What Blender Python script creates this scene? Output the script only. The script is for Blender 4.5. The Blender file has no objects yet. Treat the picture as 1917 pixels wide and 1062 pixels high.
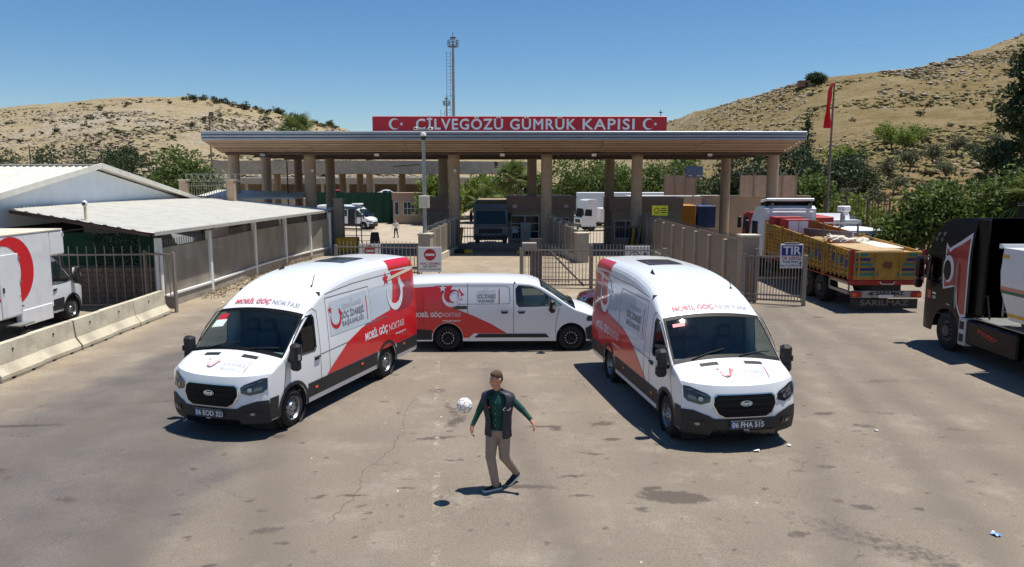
import bpy, bmesh, math, random
import numpy as np
from mathutils import Vector, Matrix, geometry
from math import sin, cos, pi, radians, sqrt
random.seed(7); np.random.seed(7)
sc = bpy.context.scene
COL = sc.collection

# ---------------------------------------------------------------- camera
cam = bpy.data.cameras.new('camera'); camo = bpy.data.objects.new('camera', cam); COL.objects.link(camo)
cam.sensor_width = 36.0; cam.lens = 1426.46 / 1917 * 36
cam.clip_start = 0.1; cam.clip_end = 5000
camo.location = (0, 0, 4.56); camo.rotation_euler = (pi / 2 - 0.138, 0, 0)
sc.camera = camo

# ---------------------------------------------------------------- sky, sun, exposure
SUN_DIR = Vector((0.235, 0.075, 1.0)).normalized()       # towards the sun
SUN_EL = math.asin(SUN_DIR.z); SUN_AZ = math.atan2(SUN_DIR.x, SUN_DIR.y)
world = bpy.data.worlds.new('World'); sc.world = world; world.use_nodes = True
wn = world.node_tree.nodes; wl = world.node_tree.links
sky = wn.new('ShaderNodeTexSky'); sky.sky_type = 'NISHITA'; sky.sun_disc = False
sky.sun_elevation = SUN_EL; sky.sun_rotation = SUN_AZ
sky.altitude = 300; sky.air_density = 1.0; sky.dust_density = 0.1; sky.ozone_density = 5.0
hsv = wn.new('ShaderNodeHueSaturation'); hsv.inputs['Saturation'].default_value = 1.2; wl.new(sky.outputs[0], hsv.inputs['Color'])
wl.new(hsv.outputs[0], wn['Background'].inputs[0]); wn['Background'].inputs[1].default_value = 0.086
sl = bpy.data.lights.new('sun', 'SUN'); sl.energy = 5.0; sl.angle = radians(0.53); sl.color = (1.0, 0.955, 0.88)
slo = bpy.data.objects.new('sun', sl); COL.objects.link(slo)
slo.rotation_euler = (-SUN_DIR).to_track_quat('-Z', 'Y').to_euler(); slo.location = (20, 10, 60)
sc.view_settings.view_transform = 'Standard'; sc.view_settings.look = 'None'
sc.view_settings.exposure = 0.28; sc.view_settings.gamma = 1.0; sc.view_settings.use_curve_mapping = False
sc.cycles.max_bounces = 5; sc.cycles.diffuse_bounces = 3; sc.cycles.transparent_max_bounces = 16; sc.cycles.use_denoising = True

# ---------------------------------------------------------------- helpers: materials
MATS = {}
def srgb(r, g, b):
    f = lambda c: (c / 255 / 12.92) if c / 255 <= 0.04045 else ((c / 255 + 0.055) / 1.055) ** 2.4
    return (f(r), f(g), f(b))
def M(name, col=(0.5, 0.5, 0.5), rough=0.6, metal=0.0, var=0.0, scale=4.0, bump=0.0, bscale=None, coat=0.0, spec=0.5,
      col2=None, detail=6, stretch=None, trans=0.0, grime=0.0):
    """procedural principled material with noise colour variation and fine relief"""
    if name in MATS: return MATS[name]
    m = bpy.data.materials.new(name); m.use_nodes = True; MATS[name] = m
    nt = m.node_tree; N = nt.nodes; L = nt.links; b = N['Principled BSDF']
    b.inputs['Base Color'].default_value = (*col, 1); b.inputs['Roughness'].default_value = rough
    b.inputs['Metallic'].default_value = metal; b.inputs['Specular IOR Level'].default_value = spec
    if coat: b.inputs['Coat Weight'].default_value = coat; b.inputs['Coat Roughness'].default_value = 0.06
    if var or bump or col2 or grime:
        tc = N.new('ShaderNodeTexCoord'); src = tc.outputs['Object']
        if stretch:
            mp = N.new('ShaderNodeMapping'); mp.inputs['Scale'].default_value = stretch
            L.new(src, mp.inputs[0]); src = mp.outputs[0]
    if var or col2:
        n = N.new('ShaderNodeTexNoise'); n.inputs['Scale'].default_value = scale; n.inputs['Detail'].default_value = detail
        n.inputs['Roughness'].default_value = 0.62; L.new(src, n.inputs['Vector'])
        r = N.new('ShaderNodeValToRGB'); L.new(n.outputs['Fac'], r.inputs['Fac'])
        c2 = col2 if col2 else tuple(min(1, c * (1 + var)) for c in col)
        c1 = col if col2 else tuple(c * (1 - var) for c in col)
        r.color_ramp.elements[0].position = 0.33; r.color_ramp.elements[1].position = 0.67
        r.color_ramp.elements[0].color = (*c1, 1); r.color_ramp.elements[1].color = (*c2, 1)
        out = r.outputs[0]
        L.new(out, b.inputs['Base Color'])
    else: out = None
    if grime:
        n2 = N.new('ShaderNodeTexNoise'); n2.inputs['Scale'].default_value = 2.3; n2.inputs['Detail'].default_value = 8
        L.new(tc.outputs['Object'], n2.inputs['Vector'])
        mr = N.new('ShaderNodeMapRange'); mr.inputs[1].default_value = 0.5; mr.inputs[2].default_value = 0.8
        mr.inputs[3].default_value = 0; mr.inputs[4].default_value = grime; L.new(n2.outputs['Fac'], mr.inputs[0])
        mx = N.new('ShaderNodeMix'); mx.data_type = 'RGBA'; L.new(mr.outputs[0], mx.inputs[0])
        if out: L.new(out, mx.inputs[6])
        else: mx.inputs[6].default_value = (*col, 1)
        mx.inputs[7].default_value = (0.16, 0.13, 0.10, 1); L.new(mx.outputs[2], b.inputs['Base Color'])
        ma = N.new('ShaderNodeMath'); ma.operation = 'MULTIPLY_ADD'; L.new(mr.outputs[0], ma.inputs[0]); ma.inputs[1].default_value = 0.5; ma.inputs[2].default_value = rough
        L.new(ma.outputs[0], b.inputs['Roughness'])
    if bump:
        nb = N.new('ShaderNodeTexNoise'); nb.inputs['Scale'].default_value = bscale or scale * 6; nb.inputs['Detail'].default_value = 5
        L.new(src, nb.inputs['Vector'])
        bp = N.new('ShaderNodeBump'); bp.inputs['Strength'].default_value = bump; bp.inputs['Distance'].default_value = 0.02
        L.new(nb.outputs['Fac'], bp.inputs['Height']); L.new(bp.outputs[0], b.inputs['Normal'])
    return m
def glass(name, tint=(0.55, 0.65, 0.65), refl=1.0):
    if name in MATS: return MATS[name]
    m = bpy.data.materials.new(name); m.use_nodes = True; MATS[name] = m
    nt = m.node_tree; N = nt.nodes; L = nt.links; N.remove(N['Principled BSDF'])
    t = N.new('ShaderNodeBsdfTransparent'); t.inputs[0].default_value = (*tint, 1)
    g = N.new('ShaderNodeBsdfGlossy'); g.inputs['Roughness'].default_value = 0.02
    lw_ = N.new('ShaderNodeLayerWeight'); lw_.inputs[0].default_value = .5
    pw = N.new('ShaderNodeMath'); pw.operation = 'POWER'; pw.inputs[1].default_value = 5; L.new(lw_.outputs['Facing'], pw.inputs[0])
    f = N.new('ShaderNodeMath'); f.operation = 'MULTIPLY_ADD'; f.inputs[1].default_value = .92 * refl; f.inputs[2].default_value = .05 * refl; L.new(pw.outputs[0], f.inputs[0])
    mx = N.new('ShaderNodeMixShader')
    L.new(f.outputs[0], mx.inputs[0]); L.new(t.outputs[0], mx.inputs[1]); L.new(g.outputs[0], mx.inputs[2])
    L.new(mx.outputs[0], N['Material Output'].inputs[0])
    return m

# ---------------------------------------------------------------- helpers: meshes
class MB:
    """collects shapes into one mesh; every shape carries a material"""
    def __init__(s): s.v = []; s.f = []; s.m = []; s.mats = []
    def mi(s, mat):
        if mat not in s.mats: s.mats.append(mat)
        return s.mats.index(mat)
    def add(s, vs, fs, mat):
        o = len(s.v); s.v += [tuple(v) for v in vs]; k = s.mi(mat)
        for f in fs: s.f.append(tuple(i + o for i in f)); s.m.append(k)
        return s
    def box(s, c, d, mat, rz=0, ry=0, rx=0, ch=0.0):
        """box, centre c, full size d, optional chamfer"""
        h = [x / 2 for x in d]; R = Matrix.Rotation(rz, 3, 'Z') @ Matrix.Rotation(ry, 3, 'Y') @ Matrix.Rotation(rx, 3, 'X')
        c = Vector(c)
        if ch <= 0:
            vs = [c + R @ Vector((x * h[0], y * h[1], z * h[2])) for x in (-1, 1) for y in (-1, 1) for z in (-1, 1)]
            return s.add(vs, [(0, 1, 3, 2), (4, 6, 7, 5), (0, 4, 5, 1), (2, 3, 7, 6), (0, 2, 6, 4), (1, 5, 7, 3)], mat)
        k = [max(x - ch, 1e-4) for x in h]; vs = []; idx = {}
        for x in (-1, 1):
            for y in (-1, 1):
                for z in (-1, 1):
                    for a in range(3):
                        q = [x * k[0], y * k[1], z * k[2]]; sg = (x, y, z); q[a] = sg[a] * h[a]
                        idx[(x, y, z, a)] = len(vs); vs.append(c + R @ Vector(q))
        fs = []
        for a in range(3):
            b, e = (a + 1) % 3, (a + 2) % 3
            for sg in (-1, 1):
                loop = []
                for (p, q) in ((-1, -1), (1, -1), (1, 1), (-1, 1)):
                    t = [0, 0, 0]; t[a] = sg; t[b] = p; t[e] = q; loop.append(idx[(*t, a)])
                fs.append(loop if sg > 0 else loop[::-1])
            for p in (-1, 1):            # edge between faces b and e, running along a
                for q in (-1, 1):
                    t0 = [0, 0, 0]; t0[a] = -1; t0[b] = p; t0[e] = q; t1 = list(t0); t1[a] = 1
                    loop = [idx[(*t0, b)], idx[(*t1, b)], idx[(*t1, e)], idx[(*t0, e)]]
                    fs.append(loop if p * q < 0 else loop[::-1])
        for x in (-1, 1):
            for y in (-1, 1):
                for z in (-1, 1):
                    l = [idx[(x, y, z, 0)], idx[(x, y, z, 1)], idx[(x, y, z, 2)]]
                    fs.append(l if x * y * z > 0 else l[::-1])
        return s.add(vs, fs, mat)
    def tube(s, p0, p1, r0, mat, r1=None, n=8, caps=True):
        p0, p1 = Vector(p0), Vector(p1); r1 = r0 if r1 is None else r1
        d = (p1 - p0).normalized(); a = d.orthogonal().normalized(); b = d.cross(a)
        vs = []
        for p, r in ((p0, r0), (p1, r1)):
            for i in range(n):
                t = 2 * pi * i / n; vs.append(p + (a * cos(t) + b * sin(t)) * r)
        fs = [(i, (i + 1) % n, n + (i + 1) % n, n + i) for i in range(n)]
        if caps: fs += [tuple(range(n))[::-1], tuple(range(n, 2 * n))]
        return s.add(vs, fs, mat)
    def path(s, pts, r, mat, n=6):
        for i in range(len(pts) - 1): s.tube(pts[i], pts[i + 1], r if not hasattr(r, '__len__') else r[i], mat, r1=None if not hasattr(r, '__len__') else r[i + 1], n=n)
        return s
    def bar(s, p0, p1, w, h, mat):
        """rectangular bar from p0 to p1"""
        p0, p1 = Vector(p0), Vector(p1); d = (p1 - p0).normalized()
        up = Vector((0, 0, 1)) if abs(d.z) < 0.95 else Vector((1, 0, 0))
        a = d.cross(up).normalized(); b = a.cross(d).normalized()
        vs = [p + a * x * w / 2 + b * y * h / 2 for p in (p0, p1) for x, y in ((-1, -1), (1, -1), (1, 1), (-1, 1))]
        return s.add(vs, [(0, 1, 5, 4), (1, 2, 6, 5), (2, 3, 7, 6), (3, 0, 4, 7), (3, 2, 1, 0), (4, 5, 6, 7)], mat)
    def lathe(s, prof, mat, c=(0, 0, 0), axis='Z', n=24, closed=False):
        """prof: list of (radius, height) turned about an axis through c"""
        vs = []; 
        for r, h in prof:
            for i in range(n):
                t = 2 * pi * i / n; x, y = r * cos(t), r * sin(t)
                p = (x, y, h) if axis == 'Z' else ((x, h, y) if axis == 'Y' else (h, x, y))
                vs.append((p[0] + c[0], p[1] + c[1], p[2] + c[2]))
        fs = []; k = len(prof)
        for j in range(k if closed else k - 1):
            for i in range(n):
                a, b = j * n + i, j * n + (i + 1) % n; c_, d = ((j + 1) % k) * n + (i + 1) % n, ((j + 1) % k) * n + i
                fs.append((a, b, c_, d) if axis != 'Y' else (d, c_, b, a))
        return s.add(vs, fs, mat)
    def prism(s, poly, z0, z1, mat, fn=None):
        """2D polygon extruded from z0 to z1; fn maps (a,b,t) to a point"""
        fn = fn or (lambda a, b, t: (a, b, t)); n = len(poly)
        vs = [fn(a, b, z0) for a, b in poly] + [fn(a, b, z1) for a, b in poly]
        fs = [(i, (i + 1) % n, n + (i + 1) % n, n + i) for i in range(n)] + [tuple(range(n))[::-1], tuple(range(n, 2 * n))]
        return s.add(vs, fs, mat)
    def grid(s, nu, nv, fn, mat, skip=None, matfn=None):
        vs = [fn(i / nu, j / nv) for i in range(nu + 1) for j in range(nv + 1)]
        o = len(s.v); s.v += [tuple(v) for v in vs]
        for i in range(nu):
            for j in range(nv):
                if skip and skip(i, j): continue
                s.f.append(tuple(o + q for q in (i * (nv + 1) + j, (i + 1) * (nv + 1) + j, (i + 1) * (nv + 1) + j + 1, i * (nv + 1) + j + 1)))
                s.m.append(s.mi(matfn(i, j) if matfn else mat))
        return s
    def mesh(s, name, smooth=0):
        me = bpy.data.meshes.new(name); me.from_pydata(s.v, [], s.f)
        for mt in s.mats: me.materials.append(mt)
        if len(s.mats) > 1: me.polygons.foreach_set('material_index', s.m)
        me.validate()
        if smooth:
            me.polygons.foreach_set('use_smooth', [True] * len(me.polygons)); me.set_sharp_from_angle(angle=radians(smooth))
        me.update(); return me
    def build(s, name, parent=None, smooth=0, loc=None):
        o = bpy.data.objects.new(name, s.mesh(name, smooth)); COL.objects.link(o)
        if parent: o.parent = parent
        if loc: o.location = loc
        return o
def tag(o, label=None, cat=None, group=None, kind=None):
    if label: o['label'] = label
    if cat: o['category'] = cat
    if group: o['group'] = group
    if kind: o['kind'] = kind
    return o
def thing(name, label, cat, loc=(0, 0, 0), rz=0, group=None):
    o = bpy.data.objects.new(name, None); COL.objects.link(o); o.location = loc; o.rotation_euler = (0, 0, rz)
    o.empty_display_size = 0.2
    return tag(o, label, cat, group)
def share(name, me, parent=None, loc=(0, 0, 0), rot=(0, 0, 0), scl=None):
    o = bpy.data.objects.new(name, me); COL.objects.link(o); o.location = loc; o.rotation_euler = rot
    if scl: o.scale = scl
    if parent: o.parent = parent
    return o
def copy_tree(o, parent=None):
    c = o.copy(); COL.objects.link(c); c.parent = parent
    for ch in list(o.children): copy_tree(ch, c)
    return c
def hash01(*a): return (sin(sum(x * k for x, k in zip(a, (12.9898, 78.233, 37.719, 4.581)))) * 43758.5453) % 1.0
# lettering as 2D triangles
def text2d(txt, size=1.0, align='CENTER', bold=0.0, spacing=1.0, xs=1.0):
    cu = bpy.data.curves.new('t', 'FONT'); cu.body = txt; cu.size = size; cu.align_x = align; cu.align_y = 'CENTER'
    cu.offset = bold; cu.space_character = spacing; cu.resolution_u = 3
    ob = bpy.data.objects.new('t', cu); COL.objects.link(ob)
    bpy.context.view_layer.update()
    me = bpy.data.meshes.new_from_object(ob.evaluated_get(bpy.context.evaluated_depsgraph_get()))
    vs = [(v.co.x * xs, v.co.y) for v in me.vertices]; fs = [tuple(p.vertices) for p in me.polygons]
    bpy.data.objects.remove(ob); bpy.data.curves.remove(cu); bpy.data.meshes.remove(me)
    return vs, fs
def put_text(mb, txt, size, mat, fn, align='CENTER', bold=0.0, spacing=1.0, xs=1.0):
    """fn maps 2D letter coordinates to a 3D point"""
    vs, fs = text2d(txt, size, align, bold, spacing, xs)
    mb.add([fn(a, b) for a, b in vs], fs, mat)
# polygons (with holes) as triangulated surface patches
def inside(p, poly):
    x, y = p; r = False; n = len(poly); j = n - 1
    for i in range(n):
        xi, yi = poly[i]; xj, yj = poly[j]
        if (yi > y) != (yj > y) and x < (xj - xi) * (y - yi) / (yj - yi) + xi: r = not r
        j = i
    return r
def dense(poly, step):
    out = []
    for i in range(len(poly)):
        a, b = poly[i], poly[(i + 1) % len(poly)]; d = math.dist(a, b); k = max(1, int(d / step))
        out += [(a[0] + (b[0] - a[0]) * t / k, a[1] + (b[1] - a[1]) * t / k) for t in range(k)]
    return out
def patch(mb, poly, fn, mat, holes=(), step=0.15, flip=False):
    loops = [dense(poly, step)] + [dense(h, step) for h in holes]
    pts = []; ed = []
    for l in loops:
        o = len(pts); pts += l; ed += [(o + i, o + (i + 1) % len(l)) for i in range(len(l))]
    x0 = min(p[0] for p in poly); x1 = max(p[0] for p in poly); y0 = min(p[1] for p in poly); y1 = max(p[1] for p in poly)
    nx, ny = int((x1 - x0) / step), int((y1 - y0) / step)
    for i in range(1, nx + 1):
        for j in range(1, ny + 1):
            p = (x0 + (i - 0.5 + 0.01 * (j % 2)) * (x1 - x0) / max(nx, 1), y0 + (j - 0.5) * (y1 - y0) / max(ny, 1))
            if inside(p, poly) and not any(inside(p, h) for h in holes):
                if min(math.dist(p, q) for q in loops[0]) > step * 0.35: pts.append(p)
    r = geometry.delaunay_2d_cdt([Vector(p) for p in pts], ed, [], 0, 1e-5)
    vs2 = [tuple(v) for v in r[0]]; tris = []
    for t in r[2]:
        c = (sum(vs2[i][0] for i in t) / 3, sum(vs2[i][1] for i in t) / 3)
        if inside(c, poly) and not any(inside(c, h) for h in holes): tris.append(tuple(t)[::-1] if flip else tuple(t))
    mb.add([fn(a, b) for a, b in vs2], tris, mat)
def circ(cx, cy, r, n=20, a0=0, a1=2 * pi, ry=None):
    full = abs(a1 - a0 - 2 * pi) < 1e-6; k = n if full else n + 1
    return [(cx + r * cos(a0 + (a1 - a0) * i / n), cy + (ry or r) * sin(a0 + (a1 - a0) * i / n)) for i in range(k)]
def star(cx, cy, r, rot=pi / 2):
    return [(cx + (r if i % 2 == 0 else r * 0.39) * cos(rot + i * pi / 5), cy + (r if i % 2 == 0 else r * 0.39) * sin(rot + i * pi / 5)) for i in range(10)]
def crescent(cx, cy, r, ri=0.8, off=0.25, rot=0, n=22):
    """crescent open towards rot"""
    d = off * r; R = ri * r
    xi = (r * r - R * R + d * d) / (2 * d); a = math.acos(max(-1, min(1, xi / r))); b = math.atan2(sqrt(max(r * r - xi * xi, 0)), xi - d)
    o = [(r * cos(t), r * sin(t)) for t in [a + (2 * pi - 2 * a) * i / n for i in range(n + 1)]]
    q = [(d + R * cos(t), R * sin(t)) for t in [(2 * pi - b) - (2 * pi - 2 * b) * i / n for i in range(n + 1)]]
    pts = o + q[1:-1]
    return [(cx + x * cos(rot) - y * sin(rot), cy + x * sin(rot) + y * cos(rot)) for x, y in pts]
def interp(x, tab):
    return float(np.interp(x, [t[0] for t in tab], [t[1] for t in tab]))
def smooth_tab(tab, s=1):
    """monotone-ish smooth interpolation (Catmull-Rom) of a table sorted by x"""
    xs = [t[0] for t in tab]; ys = [t[1] for t in tab]
    m = [(ys[min(i + 1, len(ys) - 1)] - ys[max(i - 1, 0)]) / (xs[min(i + 1, len(xs) - 1)] - xs[max(i - 1, 0)]) for i in range(len(xs))]
    def f(x):
        if x <= xs[0]: return ys[0]
        if x >= xs[-1]: return ys[-1]
        i = int(np.searchsorted(xs, x)) - 1; i = max(0, min(i, len(xs) - 2)); hh = xs[i + 1] - xs[i]; t = (x - xs[i]) / hh
        return ys[i] * (2 * t**3 - 3 * t * t + 1) + m[i] * hh * (t**3 - 2 * t * t + t) + ys[i + 1] * (3 * t * t - 2 * t**3) + m[i + 1] * hh * (t**3 - t * t)
    return f
# numpy value noise for terrain
_tab = np.random.rand(256, 256)
def vnoise(x, y):
    xi = np.floor(x).astype(int); yi = np.floor(y).astype(int); fx = x - xi; fy = y - yi
    fx = fx * fx * (3 - 2 * fx); fy = fy * fy * (3 - 2 * fy); T = lambda a, b: _tab[a % 256, b % 256]
    return (T(xi, yi) * (1 - fx) + T(xi + 1, yi) * fx) * (1 - fy) + (T(xi, yi + 1) * (1 - fx) + T(xi + 1, yi + 1) * fx) * fy
def fbm(x, y, o=5):
    r = 0; a = 0.5
    for k in range(o): r = r + a * vnoise(x * 2**k + 17.3 * k, y * 2**k + 9.1 * k); a *= 0.5
    return r
def from_arrays(name, V, F, mats, parent=None, smooth=True, midx=None):
    me = bpy.data.meshes.new(name); V = np.asarray(V, dtype=np.float32); F = np.asarray(F, dtype=np.int32); k = F.shape[1]
    me.vertices.add(len(V)); me.vertices.foreach_set('co', V.ravel()); me.loops.add(F.size); me.loops.foreach_set('vertex_index', F.ravel())
    me.polygons.add(len(F)); me.polygons.foreach_set('loop_start', np.arange(0, F.size, k, dtype=np.int32))
    if smooth: me.polygons.foreach_set('use_smooth', np.ones(len(F), dtype=bool))
    for m in mats: me.materials.append(m)
    if midx is not None: me.polygons.foreach_set('material_index', np.asarray(midx, dtype=np.int32))
    me.update(calc_edges=True); me.validate()
    o = bpy.data.objects.new(name, me); COL.objects.link(o)
    if parent: o.parent = parent
    return o
# ================================================================ GROUND
def ground_z(Y):
    return 0.0 if Y < 49 else (-(Y - 49) * 0.05 if Y < 79 else -1.5)
# --- big sheet to the horizon
ys_ = [-60, -20, 0, 4, 48, 49, 60, 70, 79, 100, 150, 300, 800, 3000]; xs_ = [-3000, -600, -150, -60, -30, 0, 30, 60, 150, 600, 3000]
gv = [(x, y, ground_z(y) - 0.03) for y in ys_ for x in xs_]; nx = len(xs_)
gf = [(j * nx + i, j * nx + i + 1, (j + 1) * nx + i + 1, (j + 1) * nx + i) for j in range(len(ys_) - 1) for i in range(nx - 1)]
gm = M('concrete_ground', srgb(166, 152, 132), 0.9, var=0.16, scale=0.5, bump=0.3, bscale=20, detail=10)
go = from_arrays('ground', gv, gf, [gm], smooth=False); tag(go, kind='structure')

# --- asphalt yard: fine sheet carrying stain, fresh-asphalt and dust masks
X0, X1, Y0, Y1, ST = -17.0, 19.0, 5.0, 48.6, 0.07
nxg = int((X1 - X0) / ST); nyg = int((Y1 - Y0) / ST / 1.6)
gx = np.linspace(X0, X1, nxg + 1); gy = Y0 + (Y1 - Y0) * (np.linspace(0, 1, nyg + 1)) ** 1.35
XX, YY = np.meshgrid(gx, gy)
ZZ = (fbm(XX * 0.35, YY * 0.35, 3) - 0.5) * 0.05
sm = lambda a, b, x: np.clip((x - a) / (b - a), 0, 1) ** 2 * (3 - 2 * np.clip((x - a) / (b - a), 0, 1))
wob = (fbm(XX * 0.8, YY * 0.8, 4) - 0.47) * 2.2
# newer dark asphalt in the left lane
dark = sm(-9.9, -8.6, XX + wob) * (1 - sm(-4.9, -3.9, XX + wob * 0.7)) * (1 - sm(22.5, 27.5, YY + wob * 2))
# concrete apron beyond the vans, dusty verge along the left wall
apron = sm(26.0, 28.0, YY + wob * 1.3 - 0.06 * (XX))
apron = np.maximum(apron, sm(-10.2, -11.4, XX + wob * 0.5) * 0.8)
apron = apron * (1 - 0.75 * sm(9.3, 10.3, XX + 0.4 * wob))
# stains: (x, y, half length, half width, angle, strength)
rs = random.Random(5); stains = [(2.33, 10.45, .55, .22, -.15, 1.15), (2.05, 10.75, .2, .1, .2, .9), (-1.05, 13.9, .5, .16, 1.2, .7), (-1.2, 14.6, .8, .13, 1.9, .6), (-1.35, 12.95, .55, .12, .25, .7),
    (0.55, 13.6, .5, .08, .1, .8), (1.75, 12.9, .18, .1, 0, 1.), (1.3, 12.2, .28, .06, -.1, .9), (.9, 11.2, .3, .06, .05, .8), (.25, 10.8, .5, .08, 0, .9), (-1.55, 10.75, .25, .05, 0, .8), (1.0, 10.5, .25, .06, -.2, .8),
    (-.95, 11.9, .3, .06, 0, .7), (4.7, 13.9, .25, .09, 0, .8), (5.0, 11.6, .22, .1, 0, .8), (4.9, 10.1, .22, .1, -.4, .9), (3.7, 9.3, .2, .1, .3, .8), (-3.2, 9.4, .3, .12, .2, .7), (-2.4, 10.5, .5, .05, .15, .7),
    (4.7, 9.0, 1.6, .35, -.75, .5), (8.3, 16.8, .7, .2, .2, .5), (7.2, 14.4, .6, .15, -.2, .5), (-1.6, 16.0, .35, .3, 1, .5), (-7.6, 17.2, .6, .12, .4, .6), (-7.0, 15.3, 1.0, .15, .3, .5), (-9.2, 13.6, 1.2, .1, .1, .8)]
for i in range(520):
    y = 6 + 22 * rs.random() ** 1.4; x = rs.uniform(-4.5, 11) if rs.random() < .85 else rs.uniform(-10, 0)
    a = rs.uniform(.02, .075) * (1 if rs.random() < .8 else 2.2); stains.append((x, y, a * rs.uniform(1, 2.2), a, rs.uniform(-.5, .5), rs.uniform(.35, .85)))
stain = np.zeros_like(XX)
for (x, y, a, b, r, k) in stains:
    R = max(a, b) * 1.6; iy = np.where((gy > y - R) & (gy < y + R))[0]; ix = np.where((gx > x - R) & (gx < x + R))[0]
    if len(iy) == 0 or len(ix) == 0: continue
    sl_ = np.s_[iy[0]:iy[-1] + 1, ix[0]:ix[-1] + 1]
    dx = XX[sl_] - x; dy = YY[sl_] - y; u = (dx * cos(r) + dy * sin(r)) / a; v = (-dx * sin(r) + dy * cos(r)) / b
    stain[sl_] = np.maximum(stain[sl_], k * np.clip(1.35 - np.sqrt(u * u + v * v), 0, 1))
# tyre tracks polished darker bands
track = np.zeros_like(XX)
for (xa, ya, xb, yb, w_) in ((-2.2, 5, -7.2, 26, .5), (-4.0, 5, -9.0, 26, .5), (9.2, 5, 10.4, 40, .45), (7.4, 5, 8.9, 26, .4), (3, 5, 10, 30, .35), (-8.8, 5, -6.2, 26, .35), (-6.9, 5, -4.6, 22, .3), (1.2, 5, -.6, 18, .3), (5.2, 5, 9.6, 28, .3)):
    t = (XX - (xa + (xb - xa) * (YY - ya) / (yb - ya))); track = np.maximum(track, np.exp(-(t / w_) ** 2) * (YY < yb) * (0.4 + 1.2 * fbm(XX * .7, YY * .25, 4)))
V = np.stack([XX, YY, ZZ * sm(5, 7, YY)], -1).reshape(-1, 3)
ii = np.arange(nyg)[:, None] * (nxg + 1) + np.arange(nxg)[None, :]
F = np.stack([ii, ii + 1, ii + nxg + 2, ii + nxg + 1], -1).reshape(-1, 4)
# material
am = bpy.data.materials.new('asphalt'); am.use_nodes = True; nt = am.node_tree; N = nt.nodes; L = nt.links; bs = N['Principled BSDF']
def node(t, **kw):
    n = N.new(t)
    for k, v in kw.items():
        if k.startswith('i_'): n.inputs[int(k[2:])].default_value = v
        else: setattr(n, k, v)
    return n
tc = node('ShaderNodeTexCoord')
def noise(s, d=6, r=.6, vec=None):
    n = node('ShaderNodeTexNoise'); n.inputs['Scale'].default_value = s; n.inputs['Detail'].default_value = d; n.inputs['Roughness'].default_value = r
    L.new(vec or tc.outputs['Object'], n.inputs['Vector']); return n.outputs['Fac']
def ramp(fac, *st):
    r = node('ShaderNodeValToRGB'); e = r.color_ramp.elements
    while len(e) < len(st): e.new(0.5)
    for q, (p, c) in zip(e, st): q.position = p; q.color = (*c, 1) if len(c) == 3 else c
    L.new(fac, r.inputs[0]); return r.outputs[0]
def mixc(fac, a, b, typ='MIX'):
    m = node('ShaderNodeMix', data_type='RGBA', blend_type=typ)
    (L.new(fac, m.inputs[0]) if not isinstance(fac, (int, float)) else setattr(m.inputs[0], 'default_value', fac))
    for s_, q in ((6, a), (7, b)):
        if isinstance(q, tuple): m.inputs[s_].default_value = (*q, 1)
        else: L.new(q, m.inputs[s_])
    return m.outputs[2]
def math_(op, a, b=0.0, c=None):
    m = node('ShaderNodeMath', operation=op)
    for k, q in enumerate((a, b, c)):
        if q is None: continue
        if isinstance(q, (int, float)): m.inputs[k].default_value = q
        else: L.new(q, m.inputs[k])
    return m.outputs[0]
def mrange(f, a, b, c=0., d=1.):
    m = node('ShaderNodeMapRange'); L.new(f, m.inputs[0])
    for k, q in zip((1, 2, 3, 4), (a, b, c, d)): m.inputs[k].default_value = q
    return m.outputs[0]
def attr(n_): a = node('ShaderNodeAttribute'); a.attribute_name = n_; return a.outputs['Fac']
base = ramp(noise(.55, 9, .65), (.3, srgb(117, 106, 93)), (.7, srgb(138, 126, 110)))
base = mixc(mrange(noise(2.2, 9, .72), .42, .68, 0, .5), base, srgb(106, 97, 88))
base = mixc(mrange(noise(.9, 9, .7), .52, .72, 0, .55), base, srgb(158, 148, 134))
base = mixc(attr('apron'), base, ramp(noise(.9, 9, .65), (.32, srgb(135, 120, 100)), (.68, srgb(163, 149, 126))))
base = mixc(math_('MULTIPLY', attr('dark'), mrange(noise(1.2, 8, .65), .2, .6, .75, 1)), base, ramp(noise(1.1, 8, .6), (.3, srgb(88, 82, 79)), (.75, srgb(109, 102, 95))))
grain = noise(38, 4, .7); fine = noise(120, 2, .6)
base = mixc(1.0, base, ramp(grain, (.25, (.62, .62, .62)), (.75, (1.3, 1.3, 1.3))), 'MULTIPLY')
base = mixc(mrange(fine, .66, .74, 0, .5), base, srgb(180, 167, 147))
sn = math_('MULTIPLY_ADD', math_('SUBTRACT', noise(9, 6, .65), .5), 1.5, attr('stain'))
base = mixc(mrange(sn, .28, .62, 0, .74), base, srgb(68, 55, 48))
base = mixc(math_('MULTIPLY', attr('track'), .42), base, srgb(92, 82, 74))
# scattered drips and grit
for sc_, lo, hi, k_, colr in ((1.7, .06, .14, .6, srgb(84, 70, 60)), (4.2, .06, .2, .55, srgb(92, 78, 68)), (3.1, .02, .06, .8, srgb(214, 204, 186))):
    vd = node('ShaderNodeTexVoronoi'); vd.inputs['Scale'].default_value = sc_; wv = node('ShaderNodeVectorMath', operation='MULTIPLY_ADD'); wn_ = node('ShaderNodeTexNoise'); wn_.inputs['Scale'].default_value = 9; L.new(tc.outputs['Object'], wn_.inputs['Vector']); L.new(wn_.outputs['Color'], wv.inputs[0]); wv.inputs[1].default_value = (.12, .12, 0); L.new(tc.outputs['Object'], wv.inputs[2]); L.new(wv.outputs[0], vd.inputs['Vector'])
    sx = node('ShaderNodeSeparateColor'); L.new(vd.outputs['Color'], sx.inputs[0]); rad = mrange(sx.outputs[0], .55, 1.0, 0., hi); df = math_('SUBTRACT', rad, vd.outputs['Distance'])
    base = mixc(math_('MULTIPLY', mrange(df, 0., lo * .5, 0., 1.), k_), base, colr)
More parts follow.
